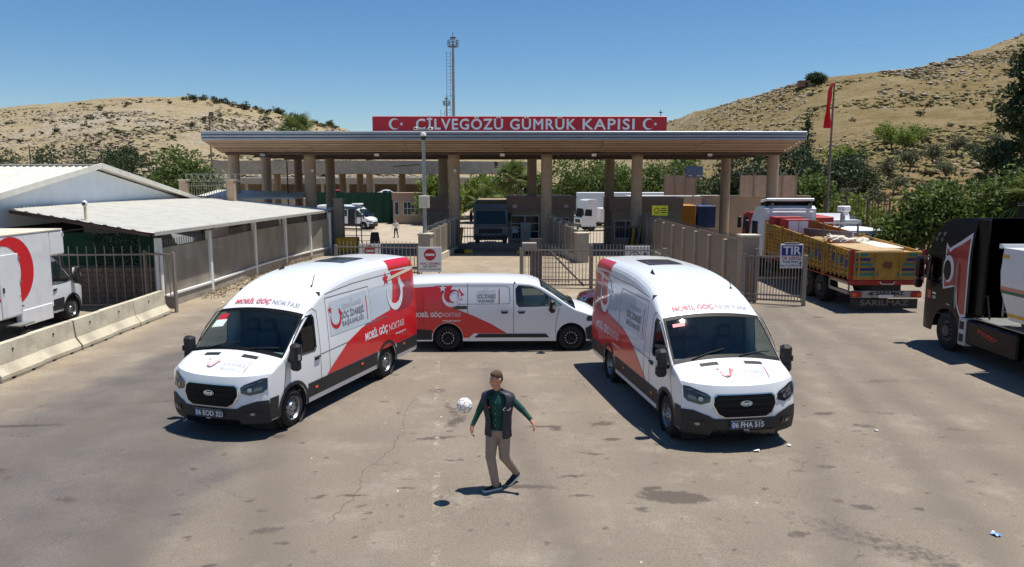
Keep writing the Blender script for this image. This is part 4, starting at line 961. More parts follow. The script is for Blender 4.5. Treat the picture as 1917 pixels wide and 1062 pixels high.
def transit_face(B, t, plate):
    F = B.front
    # bumper
    mb = MB(); fw = B.W - .005
    patch(mb, [(-fw, B.zb - .02), (fw, B.zb - .02), (fw, .70), (.86, .70), (.62, .62), (.54, .57), (-.54, .57), (-.62, .62), (-.86, .70), (-fw, .70)], F(.018), plast, step=.14); mb.build('bumper', t, smooth=40)
    mb = MB(); patch(mb, [(-.60, .24), (.60, .24), (.54, .36), (-.54, .36)], F(.03), gloss_b, step=.2); mb.build('lower_intake', t)
    # grille
    g1 = [(-.36, .60), (.36, .60), (.47, .66), (.545, .80), (.53, .92), (.47, .965), (-.47, .965), (-.53, .92), (-.545, .80), (-.47, .66)]
    g0 = [(y * 1.045, .785 + (z - .785) * 1.10) for y, z in g1]
    mb = MB(); patch(mb, g0, F(.022), chrome if B.chromeg else plast, step=.15); o = mb.build('grille', t)
    mb = MB(); patch(mb, g1, F(.028), grb, step=.15)
    mb.build('mesh_panel', o)
    for z, hw in ((.70, .45), (.79, .50), (.88, .50)):
        mb = MB(); patch(mb, [(-hw, z - .014), (hw, z - .014), (hw, z + .022), (-hw, z + .022)], F(.042), grb, step=.12); patch(mb, [(-hw, z + .022), (hw, z + .022), (hw, z + .027), (-hw, z + .027)], F(.042), plast, step=.12); mb.build('grille_bar', o)
    mb = MB(); emblem_ford(mb, B, 0, .83, .105); mb.build('badge', o)
    # lamps
    for sg in (1, -1):
        q = [(.60, .845), (.75, .80), (.93, .84), (.985, .90), (.985, 1.09), (.90, 1.085), (.64, .985), (.585, .94)]
        mb = MB(); patch(mb, [(sg * y, z) for y, z in q], F(.016), lampi, step=.1); o = mb.build('headlight', t, smooth=50)
        mb = MB(); patch(mb, circ(sg * .745, .895, .038, 16), F(.024), lampg, step=.2); patch(mb, [(sg * y, z) for y, z in ((.80, .865), (.92, .89), (.93, .95), (.82, .93))], F(.022), M('lamp_facet', srgb(104, 112, 122), .25, metal=.7), step=.2); patch(mb, [(sg * y, z) for y, z in ((.62, .945), (.64, .955), (.9, 1.05), (.94, 1.04), (.7, .955))], F(.022), M('lamp_facet', srgb(104, 112, 122), .25, metal=.7), step=.2); mb.build('reflector', o)
        mb = MB(); patch(mb, [(sg * y, z) for y, z in ((.66, .43), (.90, .43), (.94, .52), (.70, .52))], F(.03), gloss_b, step=.2); patch(mb, circ(sg * .80, .475, .04, 14, ry=.025), F(.036), lampg, step=.2); mb.build('fog_lamp', t)
        # bonnet vents
        mb = MB(); 
        vent = lambda u, v: (lambda p: (p[0], p[1], p[2] + .006))(B.topP(B.ws[0] + .10 + .085 * u, sg * (.20 + .27 * v)))
        mb.grid(2, 4, vent, black); mb.build('bonnet_vent', t)
        # wiper
        mb = MB(); P_ = lambda x, v: Vector(B.topP(x, v)) + Vector((.012, 0, .02))
        mb.path([P_(B.ws[0] - .01, .18 if sg > 0 else -.55), P_(B.ws[0] - .08, .42 if sg > 0 else -.30), P_(B.ws[0] - .14, .70 if sg > 0 else -.02)], .012, black, 5); mb.build('wiper', t)
    # plate
    if plate:
        z = .47; x = B.xfront(0, z) + .05; mb = MB(); mb.box((x, 0, z), (.02, .56, .15), platedk, ch=.004); o = mb.build('number_plate', t)
        mb = MB(); mb.box((x + .011, -.245, z), (.003, .055, .115), plateb) ; mb.build('blue_strip', o)
        mb = MB(); put_text(mb, plate, .125, platew, lambda a, b: (x + .013, a + .03, z + b), bold=.003, xs=.92); put_text(mb, 'OVALI', .03, platew, lambda a, b: (x + .013, a, z - .085 + b), bold=.001)
        mb.build('plate_lettering', o)
# windscreen sticker and front lettering sit on curved panels
def on_top(B, off=.006): return lambda x, v: (lambda p: (p[0] + off * .6, p[1], p[2] + off))(B.topP(x, v))
def logo(mb, fn, cx, cz, r, mcol, scol, flip=1, birdcol=None):
    """crescent that ends in a dove, with a star; flip mirrors along x"""
    f = lambda p: [(cx + flip * (x - cx), z) for x, z in p]
    P_ = lambda poly, m: patch(mb, f(poly), fn, m, step=.12)
    P_(crescent(cx, cz, r, .82, .22, rot=pi * .55, n=20), mcol)
    b = [(.55, .55), (.78, .95), (.95, .62), (1.35, .25), (1.05, .18), (.98, -.25), (.62, -.72), (.45, -.45), (.75, -.1), (.72, .3)]
    P_([(cx + r * x, cz + r * z) for x, z in b], birdcol or mcol)
    P_(star(cx - r * .95, cz + r * .95, r * .42), scol)
def txt_on(mb, fn, txt, x, z, size, mat, sg, xs=1., bold=.002, align='CENTER', spacing=1.0):
    """lettering on a side panel reading left to right for a viewer: sg=+1 left side (x decreases to the viewer's right)"""
    put_text(mb, txt, size, mat, lambda a, b: fn(x - sg * a, z + b), align=align, bold=bold, xs=xs, spacing=spacing)
def transit_livery(B, t):
    xr = B.xr + .03
    for sg in (1, -1):
        S1, S2, S3 = B.side(sg, .004), B.side(sg, .007), B.side(sg, .010); fl = (sg > 0)
        # tinted window recess panels
        mb = MB(); pA = [(-1.36, 1.42), (-3.0, 1.42), (-3.0, 2.08), (-2.9, 2.14), (-1.42, 2.10), (-1.36, 2.02)]; patch(mb, pA, S1, film, step=.2, flip=fl); o = mb.build('window_blank', t)
        mb = MB(); patch(mb, [(-3.1, 1.42), (-4.25, 1.42), (-4.25, 2.14), (-3.1, 2.14)], S1, film, step=.2, flip=fl); mb.build('window_blank', t)
        # red sweep at the back and along the sill
        mb = MB()
        patch(mb, [(-1.15, .69), (-1.45, .88), (-2.0, 1.18), (-2.6, 1.36), (-3.3, 1.46), (-3.95, 1.52), (-4.12, 1.75), (-4.22, 2.1), (-4.18, 2.4), (-4.10, B.zs(-4.1) - .02), (xr, B.zs(xr) - .02), (xr, .69)], S2, paint_r, step=.16, flip=fl)
        for v0, v1 in ((.80, 1.0),): mb.grid(8, 8, lambda u, v: (lambda p: (p[0], sg * (abs(p[1]) + .005), p[2] + .004))(B.topP(-4.1 + (xr + 4.1) * u, sg * (.86 + .14 * v))), paint_r)
        tag(mb.build('red_livery', t), kind='stuff')
        mb = MB(); patch(mb, [(-4.35, 1.42), (-4.9, 1.45), (xr + .14, 1.6), (xr + .14, 2.1), (-4.4, 2.12)], S3, paint_rd, step=.2, flip=fl)
        logo(mb, B.side(sg, .013), -4.28, 1.88, .40, M('livery_white', srgb(226, 224, 226), .35), logor if sg > 0 else M('livery_white', srgb(226, 224, 226), .35), flip=-sg, birdcol=film)
        tag(mb.build('emblem', t), kind='stuff')
        mb = MB()
        patch(mb, [(-3.95, 2.2), (xr + .05, 2.32), (xr + .05, 2.40), (-4.1, 2.28)], S3, M('faded_cream', srgb(214, 200, 176), .4), step=.2, flip=fl)
        mb.build('faded_strip', t); mb = MB(); patch(mb, [(-2.75, 1.385), (-3.75, 1.40), (-3.75, 1.425), (-2.75, 1.405)], S3, M('rail_grey', srgb(120, 118, 116), .4), step=.2, flip=fl); mb.build('slide_rail', t)
        # ministry text
        mb = MB(); c = -2.28 if sg > 0 else -2.10
        txt_on(mb, S2, 'T.C.', c, 2.04, .07, logol, sg); txt_on(mb, S2, 'İÇİŞLERİ BAKANLIĞI', c, 1.93, .115, logol, sg, xs=.75); txt_on(mb, S2, 'GÖÇ İDARESİ', c, 1.75, .185, logog, sg, xs=.82, bold=.004); txt_on(mb, S2, 'BAŞKANLIĞI', c, 1.58, .14, logog, sg, xs=1.0, bold=.003, spacing=1.15)
        bx = c - sg * .62; patch(mb, [(bx - .015, 1.5), (bx + .015, 1.5), (bx + .015, 2.02), (bx - .015, 2.02)], S2, logor, step=.3, flip=fl)
        if sg > 0: logo(mb, S2, -1.62, 1.74, .21, logor, logor, flip=-1)
        tag(mb.build('print', t), kind='stuff')
        mb = MB(); xx = -3.72 if sg > 0 else -3.9; lw = M('livery_white', srgb(226, 224, 226), .35)
        txt_on(mb, S3, 'MOBİL GÖÇ', xx + sg * .47 if sg > 0 else xx - .42, 1.12, .23, lw, sg, xs=.82, bold=.008); txt_on(mb, S3, 'NOKTASI', xx - sg * .52 if sg > 0 else xx + .5, 1.12, .23, lw, sg, xs=.82, bold=-.001); txt_on(mb, S3, 'www.goc.gov.tr', xx - sg * .72, .93, .085, lw, sg)
        tag(mb.build('lettering', t), kind='stuff')
    # above the windscreen and on the bonnet
    mb = MB(); xw_ = B.ws[1]
    def brow(a, b): x = xw_ - .16 - b * .95; p = B.topP(x, max(-.8, min(.8, a / (B.ys(x, B.zs(x)) - B._rc(x)) * .8))); return (p[0] + .010, p[1], p[2] + .014)
    put_text(mb, 'MOBİL GÖÇ', .15, M('print_pink_red', srgb(205, 92, 104), .5), lambda a, b: brow(a - .29, b), bold=.004, xs=.95); put_text(mb, 'NOKTASI', .15, M('print_mid_grey', srgb(150, 154, 160), .5), lambda a, b: brow(a + .45, b), bold=.0, xs=.95)
    tag(mb.build('brow_lettering', t), kind='stuff')
    mb = MB(); hx = B.ws[0] + .40
    def hood(a, b): x = hx - b; p = B.topP(x, max(-.8, min(.8, a / (B.ys(x, B.zs(x)) - B._rc(x)) * .8))); return (p[0], p[1], p[2] + .012)
    faint = plate_of[t.name] == '06 EOD 321'; pk = M('print_faint_pink', srgb(222, 178, 178), .5) if faint else M('print_pink_red', srgb(205, 92, 104), .5); gy_ = logol if faint else M('print_mid_grey', srgb(140, 144, 150), .5)
    put_text(mb, 'GÖÇ İDARESİ', .085, gy_, lambda a, b: hood(a + .27, b), xs=.85); put_text(mb, 'BAŞKANLIĞI', .065, gy_, lambda a, b: hood(a + .27, b - .1), spacing=1.2); put_text(mb, 'İÇİŞLERİ BAKANLIĞI', .05, logol, lambda a, b: hood(a + .27, b + .09), xs=.9)
    patch(mb, [(.53, -.12), (.545, -.12), (.545, .14), (.53, .14)], hood, pk, step=.2)
    patch(mb, crescent(-.20, 0, .10, .84, .20, rot=pi * .55, n=16), hood, pk, step=.2); patch(mb, [(-.13, .06), (-.10, .10), (-.08, .06), (-.04, .02), (-.08, .02), (-.13, -.07), (-.15, -.04)], hood, pk, step=.2); patch(mb, star(-.32, .09, .035), hood, pk, step=.2)
    tag(mb.build('bonnet_print', t), kind='stuff')
    # windscreen stickers
    mb = MB(); 
    def wsx(u, v, x0, x1, v0, v1): p = B.topP(x0 + (x1 - x0) * u, v0 + (v1 - v0) * v); return (p[0] - .002, p[1], p[2] + .004)
    if plate_of[t.name] == '06 EOD 321':
        mb.grid(2, 2, lambda u, v: wsx(u, v, B.ws[1] + .22, B.ws[1] + .10, -.74, -.58), logor); mb.grid(2, 2, lambda u, v: wsx(u, v, B.ws[1] + .36, B.ws[1] + .22, -.76, -.54), M('sticker_mint', srgb(206, 224, 214), .6))
    else: mb.grid(2, 2, lambda u, v: wsx(u, v, B.ws[1] + .19, B.ws[1] + .13, -.70, -.50), M('print_pink_red', srgb(205, 92, 104), .5))
    mb.build('windscreen_sticker', t)
    # roof hatch and aerials
    mb = MB(); mb.grid(6, 6, lambda u, v: (lambda p: (p[0], p[1], p[2] + .014))(B.topP(-3.0 - .95 * u, -.46 + .92 * v)), M('roof_hatch_glass', srgb(40, 46, 58), .12, spec=.7)); mb.build('roof_hatch', t)
    mb = MB(); p = B.topP(-2.1, -.72); mb.add([(p[0] + .1, p[1], p[2]), (p[0] - .1, p[1] - .04, p[2]), (p[0] - .1, p[1] + .04, p[2]), (p[0] - .09, p[1], p[2] + .10)], [(0, 1, 2), (0, 3, 1), (0, 2, 3), (1, 3, 2)], black); mb.build('fin_aerial', t)
    mb = MB(); p = Vector(B.topP(-1.25, .76)); mb.tube(p, p + Vector((-.12, 0, .22)), .008, black); mb.tube(p, p + Vector((0, 0, .03)), .02, black); mb.build('rod_aerial', t)
plate_of = {}
win_t = [(.08, 1.36), (-.20, 1.30), (-.74, 1.28), (-.80, 1.34), (-.80, 1.88), (-.74, 1.95), (-.52, 1.95), (-.42, 1.90), (-.10, 1.62)]
TR = Body(W=1.03, H=2.72, R=.352, ww=.235, ra=.425, wb=3.75, xf=1.0, xr=-5.45, xt=.35, nose_in=.08, tum=.15, zw=1.0, zb=.30, xside=.72,
    top=[(1.02, 1.13), (.85, 1.17), (.6, 1.29), (.40, 1.365), (.24, 1.43), (0, 1.62), (-.3, 1.86), (-.56, 2.06), (-.75, 2.19), (-1.05, 2.37), (-1.4, 2.52), (-1.8, 2.61), (-2.4, 2.68), (-3.2, 2.71), (-4.6, 2.70), (-5.2, 2.68), (-5.45, 2.64)],
    rad=[(1.02, .05), (.3, .06), (-.5, .09), (-.9, .16), (-1.6, .26), (-5.45, .24)], crown=[(1.02, .08), (.3, .09), (-.5, .07), (-1.5, .04), (-5.45, .03)],
    ws=(.24, -.56), frit=.055, swin=[win_t], bulk=-1.15, zhood=1.10, fprof=[(.2, .90), (.34, 1.0), (.55, 1.015), (.75, 1.0), (.95, .965), (1.10, .915), (1.2, .86)], fround=.30, fpow=3.2, chromeg=True, archtrim=True,
    clad=transit_clad, lines=[[(-.95, .68), (-.95, 1.5), (-.93, 2.0), (-.80, 2.08), (-.5, 2.0), (-.14, 1.70)], [(.30, .75), (.20, 1.15), (.22, 1.3)], [(-.95, .40), (-.95, .68)], [(-1.28, .45), (-1.28, 2.2), (-3.05, 2.2), (-3.05, .45)], [(-3.05, 1.395), (-5.2, 1.42)], [(-1.3, 2.28), (-2.4, 2.35), (-5.4, 2.36)], [(-.95, 1.15), (-3.05, 1.2)]],
    handles=[(-.82, 1.13)], mirror=(.10, 1.40), ms=1.25, markers=[(-.75, .55), (-2.55, .58), (-4.6, .60)], face=transit_face)
plate_of['panel_van'] = '06 EOD 321'; plate_of['panel_van.001'] = '06 FHA 515'
van(TR, 'panel_van', 'tall white and red panel van on the left, number plate 06 EOD 321', (-5.0, 13.94, 0), -1.881, transit_livery, plate='06 EOD 321', group='white and red mobile service vans')
van(TR, 'panel_van', 'tall white and red panel van on the right, number plate 06 FHA 515', (3.762, 13.338, 0), -1.4248, transit_livery, plate='06 FHA 515', group='white and red mobile service vans')

# ---------------------------------------------------------------- mid-size van seen side-on
def expert_clad(B):
    R, ra = B.R, B.ra
    return [[(-ra - .18, .36), (-B.wb + ra + .30, .36), (-B.wb + ra + .42, .46), (-ra - .28, .46)], [(B.xr + .01, .30), (-B.wb - ra - .02, .30), (-B.wb - ra - .01, .56), (B.xr + .01, .62)], [(ra + .02, .30), (B.xside - .01, .30), (B.xside - .01, .72), (ra - .03, .6)]]
def expert_face(B, t, plate):
    F = B.front; fw = B.W - .005
    mb = MB(); patch(mb, [(-fw, B.zb - .02), (fw, B.zb - .02), (fw, .66), (.6, .62), (-.6, .62), (-fw, .66)], F(.018), plast, step=.15); mb.build('bumper', t, smooth=40)
    mb = MB(); patch(mb, [(-.5, .66), (.5, .66), (.55, .80), (-.55, .80)], F(.02), gloss_b, step=.15); mb.build('grille', t)
    for sg in (1, -1):
        mb = MB(); patch(mb, [(sg * y, z) for y, z in ((.56, .74), (.9, .76), (.94, .86), (.9, .93), (.6, .88))], F(.016), lampi, step=.1)
        patch(mb, [(.42, .80), (.66, .79), (.66, .93), (.45, .94), (.40, .88)], B.side(sg, .008), lampi, step=.2, flip=(sg > 0)); o = mb.build('headlight', t)
        mb = MB(); patch(mb, circ(sg * .74, .83, .05, 14), F(.022), lampg, step=.2); mb.build('reflector', o)
        mb = MB(); P_ = lambda x, v: Vector(B.topP(x, v)) + Vector((.012, 0, .02)); mb.path([P_(B.ws[0] - .01, .2 if sg > 0 else -.5), P_(B.ws[0] - .1, .7 if sg > 0 else 0)], .012, black, 5); mb.build('wiper', t)
def expert_livery(B, t):
    xr = B.xr + .02; lw = M('livery_white', srgb(226, 224, 226), .35)
    for sg in (1, -1):
        S1, S2, S3 = B.side(sg, .004), B.side(sg, .007), B.side(sg, .010); fl = sg > 0; ra = B.ra + .01; zt_ = lambda x: B.zs(x) - .01
        c = -B.wb; a_ = [(c + ra * cos(q), B.R + .02 + ra * sin(q)) for q in np.linspace(pi * .92, .06, 13)]
        mb = MB(); patch(mb, [(xr, zt_(xr)), (-3.14, zt_(-3.14)), (-3.22, 1.55), (-3.23, 1.30), (-3.12, 1.16), (-2.9, 1.07), (-2.6, .95), (-2.13, .73), (-1.85, .56), (-1.70, .47), (-2.58, .47), (-2.72, .35), (c + ra, .35)] + a_[::-1] + [(xr, .60)], S1, paint_r, step=.16, flip=fl); tag(mb.build('red_livery', t), kind='stuff')
        mb = MB(); logo(mb, S3, -3.16, 1.43, .25, lw, lw, flip=-sg if sg > 0 else 1, birdcol=logor)
        patch(mb, [(p[0], p[1]) for p in crescent(-3.12, 1.46, .18, .8, .25, rot=-pi * .1, n=14)], S2, logor, step=.2, flip=fl); tag(mb.build('emblem', t), kind='stuff')
        mb = MB(); cx = -2.25
        txt_on(mb, S2, 'T.C.', cx, 1.66, .06, logol, sg); txt_on(mb, S2, 'İÇİŞLERİ BAKANLIĞI', cx, 1.58, .08, logol, sg, xs=.62); txt_on(mb, S2, 'GÖÇ İDARESİ', cx, 1.45, .13, logog, sg, xs=.60, bold=.004); txt_on(mb, S2, 'BAŞKANLIĞI', cx, 1.33, .10, logog, sg, bold=.003, spacing=1.1, xs=.68)
        bx = cx - sg * .34; patch(mb, [(bx - .012, 1.27), (bx + .012, 1.27), (bx + .012, 1.66), (bx - .012, 1.66)], S2, logor, step=.3, flip=fl); tag(mb.build('print', t), kind='stuff')
        mb = MB(); txt_on(mb, S3, 'MOBİL GÖÇ', -3.80 if sg < 0 else -3.3, .97, .16, lw, sg, xs=.82, bold=.005); txt_on(mb, S3, 'NOKTASI', -3.18 if sg < 0 else -3.92, .97, .16, lw, sg, xs=.74, bold=-.001); txt_on(mb, S3, 'www.goc.gov.tr', -3.17, .82, .075, lw, sg); tag(mb.build('lettering', t), kind='stuff')
        mb = MB(); patch(mb, [(-2.76, 1.12), (-3.08, 1.12), (-3.16, 1.21), (-2.76, 1.21)], S3, gloss_b, step=.3, flip=fl); mb.build('slide_rail', t)
    mb = MB(); p = Vector(B.topP(-.95, 0)); mb.tube(p, p + Vector((-.1, 0, .2)), .006, black); mb.build('rod_aerial', t)
win_e = [(-.28, 1.23), (-.9, 1.20), (-1.36, 1.19), (-1.43, 1.27), (-1.45, 1.64), (-1.38, 1.72), (-1.08, 1.72), (-.86, 1.62), (-.5, 1.39)]
EX = Body(W=.955, H=1.93, R=.335, ww=.215, ra=.40, wb=3.275, xf=.88, xr=-4.40, xt=.2, nose_in=.10, tum=.14, zw=.95, zb=.26, xside=.60,
    top=[(.9, .93), (.75, 1.00), (.5, 1.10), (.25, 1.17), (.10, 1.22), (-.15, 1.36), (-.5, 1.59), (-.80, 1.77), (-1.0, 1.855), (-1.3, 1.90), (-2, 1.925), (-3.4, 1.92), (-4.2, 1.89), (-4.4, 1.85)],
    rad=[(.9, .05), (.2, .06), (-.7, .08), (-1.2, .11), (-4.4, .12)], crown=[(.9, .09), (.2, .09), (-.7, .06), (-4.4, .05)],
    ws=(.10, -.80), frit=.05, swin=[win_e], bulk=-1.5, zhood=.92, fprof=[(.2, .80), (.4, .87), (.65, .88), (.82, .85), (.95, .78)], fround=.34, fpow=2.8, chromeg=False, archtrim=False, clad=expert_clad,
    lines=[[(-1.53, .47), (-1.53, 1.78)], [(-.42, .47), (-.40, .8), (-.32, 1.15)], [(-2.74, .47), (-2.74, 1.80)], [(-1.65, 1.26), (-1.62, 1.34), (-1.64, 1.68), (-1.72, 1.73), (-3.6, 1.73), (-3.88, 1.62), (-3.92, 1.3), (-3.84, 1.25), (-1.65, 1.26)]],
    handles=[(-1.77, 1.06), (-1.32, 1.06)], mirror=(-.52, 1.26), ms=.85, markers=[], face=expert_face)
van(EX, 'compact_van', 'low white and red delivery van parked side-on between the two tall vans', (1.558, 20.81, 0), .0152, expert_livery, group='white and red mobile service vans', wstyle='dark')
# ================================================================ LEFT SIDE: BARRIERS, WALKWAY, WHITE BUILDING
bar_m = M('barrier_concrete', srgb(205, 196, 172), .92, col2=srgb(182, 172, 150), scale=1.7, bump=.35, bscale=18, grime=.45)
def barrier(L_):
    mb = MB(); prof = [(-.29, .05), (-.29, .13), (-.13, .34), (-.085, .80), (.085, .80), (.13, .34), (.29, .13), (.29, .05)]
    ysl = [0, .02, .25, .27, .52, .54, L_ - .54, L_ - .52, L_ - .27, L_ - .25, L_ - .02, L_]
    # feet: leave drainage slots under the body
    n = len(prof)
    def sec(y, k): return [(x * k, y, z) for x, z in prof]
    rings = [(0, .97)] + [(.03, 1)] + [(L_ * i / 6, 1) for i in range(1, 6)] + [(L_ - .03, 1), (L_, .97)]
    vs = []; fs = []
    for y, k in rings: vs += sec(y, k)
    for j in range(len(rings) - 1):
        for i in range(n): fs.append((j * n + i, j * n + (i + 1) % n, (j + 1) * n + (i + 1) % n, (j + 1) * n + i))
    fs += [tuple(range(n))[::-1], tuple((len(rings) - 1) * n + i for i in range(n))]
    mb.add(vs, fs, bar_m)
    for a, b in ((0.02, .36), (.52, L_ - .52), (L_ - .36, L_ - .02)): mb.box((0, (a + b) / 2, .03), (.56, b - a, .07), bar_m)
    mb.tube((-.1, L_ * .45, .62), (.125, L_ * .45, .62), .025, darkg)
    return mb
bl = [16.62, 18.28, 19.95, 21.58, 23.2]; bx = [-11.72, -11.78, -11.75, -11.8, -11.77]
lab = ['concrete barrier cut by the left edge of the photo', 'second concrete barrier from the left edge', 'third concrete barrier in the row, beside the box truck door', 'fourth concrete barrier in the row, before the box truck wheel', 'longest concrete barrier at the far end by the open gate']
for i in range(5):
    o = barrier(1.62 if i < 4 else 2.15).build('concrete_barrier', smooth=30); o.location = (bx[i], bl[i], 0); o.rotation_euler = (0, 0, (.01, -.012, .008, -.01, .015)[i]); tag(o, lab[i], 'barrier', 'row of concrete barriers on the left')

# ---- covered walkway
wk = thing('covered_walkway', 'covered walkway with pale ribbed roof, white posts and cloudy plastic sheet walls', 'shelter')
posts = [(-12.25, 26.3), (-12.05, 30.2), (-12.1, 35.7), (-11.85, 39.7), (-11.4, 42.9), (-10.95, 45.7)]
pme = MB().box((0, 0, 1.25), (.2, .2, 2.5), white, ch=.015).mesh('post')
for p in posts: share('post', pme, wk, (*p, 0))
for p in posts[1:]: 
    mb = MB(); mb.box((p[0] - .2, p[1] + .1, 2.3), (.18, .18, .5), brown_d); mb.build('bracket', wk)
poly = bpy.data.materials.new('cloudy_sheet'); poly.use_nodes = True; N = poly.node_tree.nodes; L = poly.node_tree.links
b_ = N['Principled BSDF']; b_.inputs['Roughness'].default_value = .3; tcx = N.new('ShaderNodeTexCoord'); nx_ = N.new('ShaderNodeTexNoise'); nx_.inputs['Scale'].default_value = .9; nx_.inputs['Detail'].default_value = 6
mpx = N.new('ShaderNodeMapping'); mpx.inputs['Scale'].default_value = (1, 1.2, .7); L.new(tcx.outputs['Object'], mpx.inputs[0]); L.new(mpx.outputs[0], nx_.inputs['Vector'])
rx_ = N.new('ShaderNodeValToRGB'); rx_.color_ramp.elements[0].color = (*srgb(188, 176, 158), 1); rx_.color_ramp.elements[1].color = (*srgb(228, 220, 202), 1); rx_.color_ramp.elements[0].position = .3; rx_.color_ramp.elements[1].position = .75; L.new(nx_.outputs['Fac'], rx_.inputs[0]); L.new(rx_.outputs[0], b_.inputs['Base Color'])
b_.inputs['Alpha'].default_value = .86; trb = N.new('ShaderNodeBsdfTranslucent'); L.new(rx_.outputs[0], trb.inputs[0]); mxb = N.new('ShaderNodeMixShader'); mxb.inputs[0].default_value = .5; L.new(b_.outputs[0], mxb.inputs[1]); L.new(trb.outputs[0], mxb.inputs[2]); L.new(mxb.outputs[0], N['Material Output'].inputs[0])
for i in range(5):
    a, b = Vector((*posts[i], 0)), Vector((*posts[i + 1], 0)); d = (b - a); ln = d.length; d.normalize(); rz = math.atan2(d.y, d.x)
    mb = MB(); mb.box((a + b) / 2 + Vector((0, 0, .2)), (ln - .2, .16, .42), conc, rz=rz); o = mb.build('plinth', wk)
    mb = MB(); mb.box((a + b) / 2 + Vector((0, 0, .44)), (ln - .2, .24, .07), white, rz=rz); mb.build('plinth_cap', o)
    nrm = Vector((d.y, -d.x, 0)); mb = MB(); k = int(ln / .06)
    mb.add([a + d * (.1 + (ln - .2) * q / k) + nrm * (.012 if q % 2 else -.004) + Vector((0, 0, z)) for z in (.5, 2.12) for q in range(k + 1)], [(q, q + 1, k + 2 + q, k + 1 + q) for q in range(k)], poly); mb.build('plastic_sheet', wk)
    mb = MB()
    for z in (.55, 2.1): mb.bar(a - nrm * .12 + Vector((0, 0, z)), b - nrm * .12 + Vector((0, 0, z)), .05, .05, gatem)
    mb.build('rail', wk)
    bm = MB().box((0, 0, 1.42), (.022, .022, 1.95), gatem).mesh('bar')
    for q in range(1, int(ln / .17)): share('bar', bm, wk, a - nrm * .12 + d * (ln * q / int(ln / .17)))
# roof sheets with ribs
ye = [25.3 + i * (46.3 - 25.3) / 21 for i in range(22)]
fx = lambda y: -11.9 + 1.0 * (y - 25.3) / 20.7; fz = lambda y: 2.74 - .12 * (y - 25.3) / 20.7
bx_ = lambda y: -18.42 + max(0, (y - 40)) * .2; 
def back(y): return max(bx_(y), -12.2 - (y - 25.3) * 2.4) if y < 28 else bx_(y)
for i in range(21):
    y0, y1 = ye[i], ye[i + 1]; mb = MB(); ribs = 4; pts = []
    for q in range(ribs):
        w_ = (y1 - y0) / ribs; ys0 = y0 + q * w_
        pts += [(ys0, 0), (ys0 + w_ * .62, 0), (ys0 + w_ * .70, .035), (ys0 + w_ * .88, .035), (ys0 + w_ * .96, 0)]
    pts.append((y1 + .01, 0)); n = len(pts); dz = .004 * (i % 2)
    zz = lambda x, y: fz(y) + (fx(y) - x) * .108
    f_ = [(fx(y), y, zz(fx(y), y) + h_ + dz) for y, h_ in pts]; m_ = [(lambda xb: (xb, y, zz(xb, y) + h_ + dz))((fx(y) + back(y)) / 2) for y, h_ in pts]; k_ = [(back(y), y, zz(back(y), y) + h_ + dz) for y, h_ in pts]
    mb.add(f_ + m_ + k_, [(q, q + 1, n + q + 1, n + q) for q in range(n - 1)] + [(n + q, n + q + 1, 2 * n + q + 1, 2 * n + q) for q in range(n - 1)], roofw); mb.build('roof_sheet', wk)
mb = MB()
for q in range(20):
    y0, y1 = ye[q], ye[q + 1]
    mb.add([(fx(y0) + .03, y0, fz(y0) + .02), (fx(y1) + .03, y1, fz(y1) + .02), (fx(y1) + .03, y1, fz(y1) - .10), (fx(y0) + .03, y0, fz(y0) - .10), (fx(y0) - .1, y0, fz(y0) - .10), (fx(y1) - .1, y1, fz(y1) - .10)], [(0, 1, 2, 3), (3, 2, 5, 4)], M('gutter', srgb(176, 172, 162), .6, grime=.3))
mb.build('gutter', wk)
mb = MB(); mb.bar((-12.1, 25.4, 2.66), (-18.4, 28, 3.32), .06, .10, brown_d); mb.build('end_trim', wk)
for y in (26.4, 30.2, 35.7, 39.7, 42.9, 45.6):
    mb = MB(); mb.bar((fx(y) - .15, y, fz(y) - .12), (back(y), y, fz(y) + (fx(y) - back(y)) * .108 - .12), .08, .14, brown_d); mb.build('rafter', wk)
# drain pipe and roof camera
w = MB(); w.tube((-12.0, 39.4, 0), (-12.0, 39.4, 2.6), .05, white, n=8); w.build('downpipe', wk)
cmst = thing('roof_camera', 'cream camera post standing on the walkway roof edge', 'camera', (-14.9, 26.7, 3.0))
w = MB(); w.tube((0, 0, 0), (0, 0, .6), .05, M('post_cream', srgb(214, 198, 160), .6), n=10); w.build('post', cmst); w = MB(); w.lathe([(.001, .78), (.08, .74), (.1, .66), (.08, .58)], signw, n=12); w.box((.02, -.09, .66), (.08, .05, .08), black); w.build('dome', cmst, smooth=40)
# ---- white building
wb = thing('white_building', 'long white shed with shallow gable roof behind the walkway', 'building')
gx_, ya, yr, yb_, ze, zr = -18.55, 22.2, 34.0, 45.8, 3.05, 5.06
mb = MB(); mb.add([(gx_, ya, 0), (gx_, yb_, 0), (gx_, yb_, ze - .1), (gx_, yr, zr - .12), (gx_, ya, ze - .1), (-44, ya, 0), (-44, yb_, 0), (-44, yb_, ze - .1), (-44, yr, zr - .12), (-44, ya, ze - .1)], [(0, 1, 2, 3, 4), (5, 9, 8, 7, 6), (0, 4, 9, 5), (1, 6, 7, 2)], wallb); mb.build('wall', wb)
mb = MB(); mb.add([(gx_ + .004, 24.0, 2.0), (gx_ + .004, 33, 2.0), (gx_ + .004, 33, 2.75), (gx_ + .004, 24.0, 2.75)], [(0, 1, 2, 3)], darkg); mb.box((gx_ + .08, 28.5, 2.38), (.12, 9.1, .05), alum); mb.build('wall_shade_strip', wb)  # dark strip paints the wall's shade under the walkway roof, with a rail
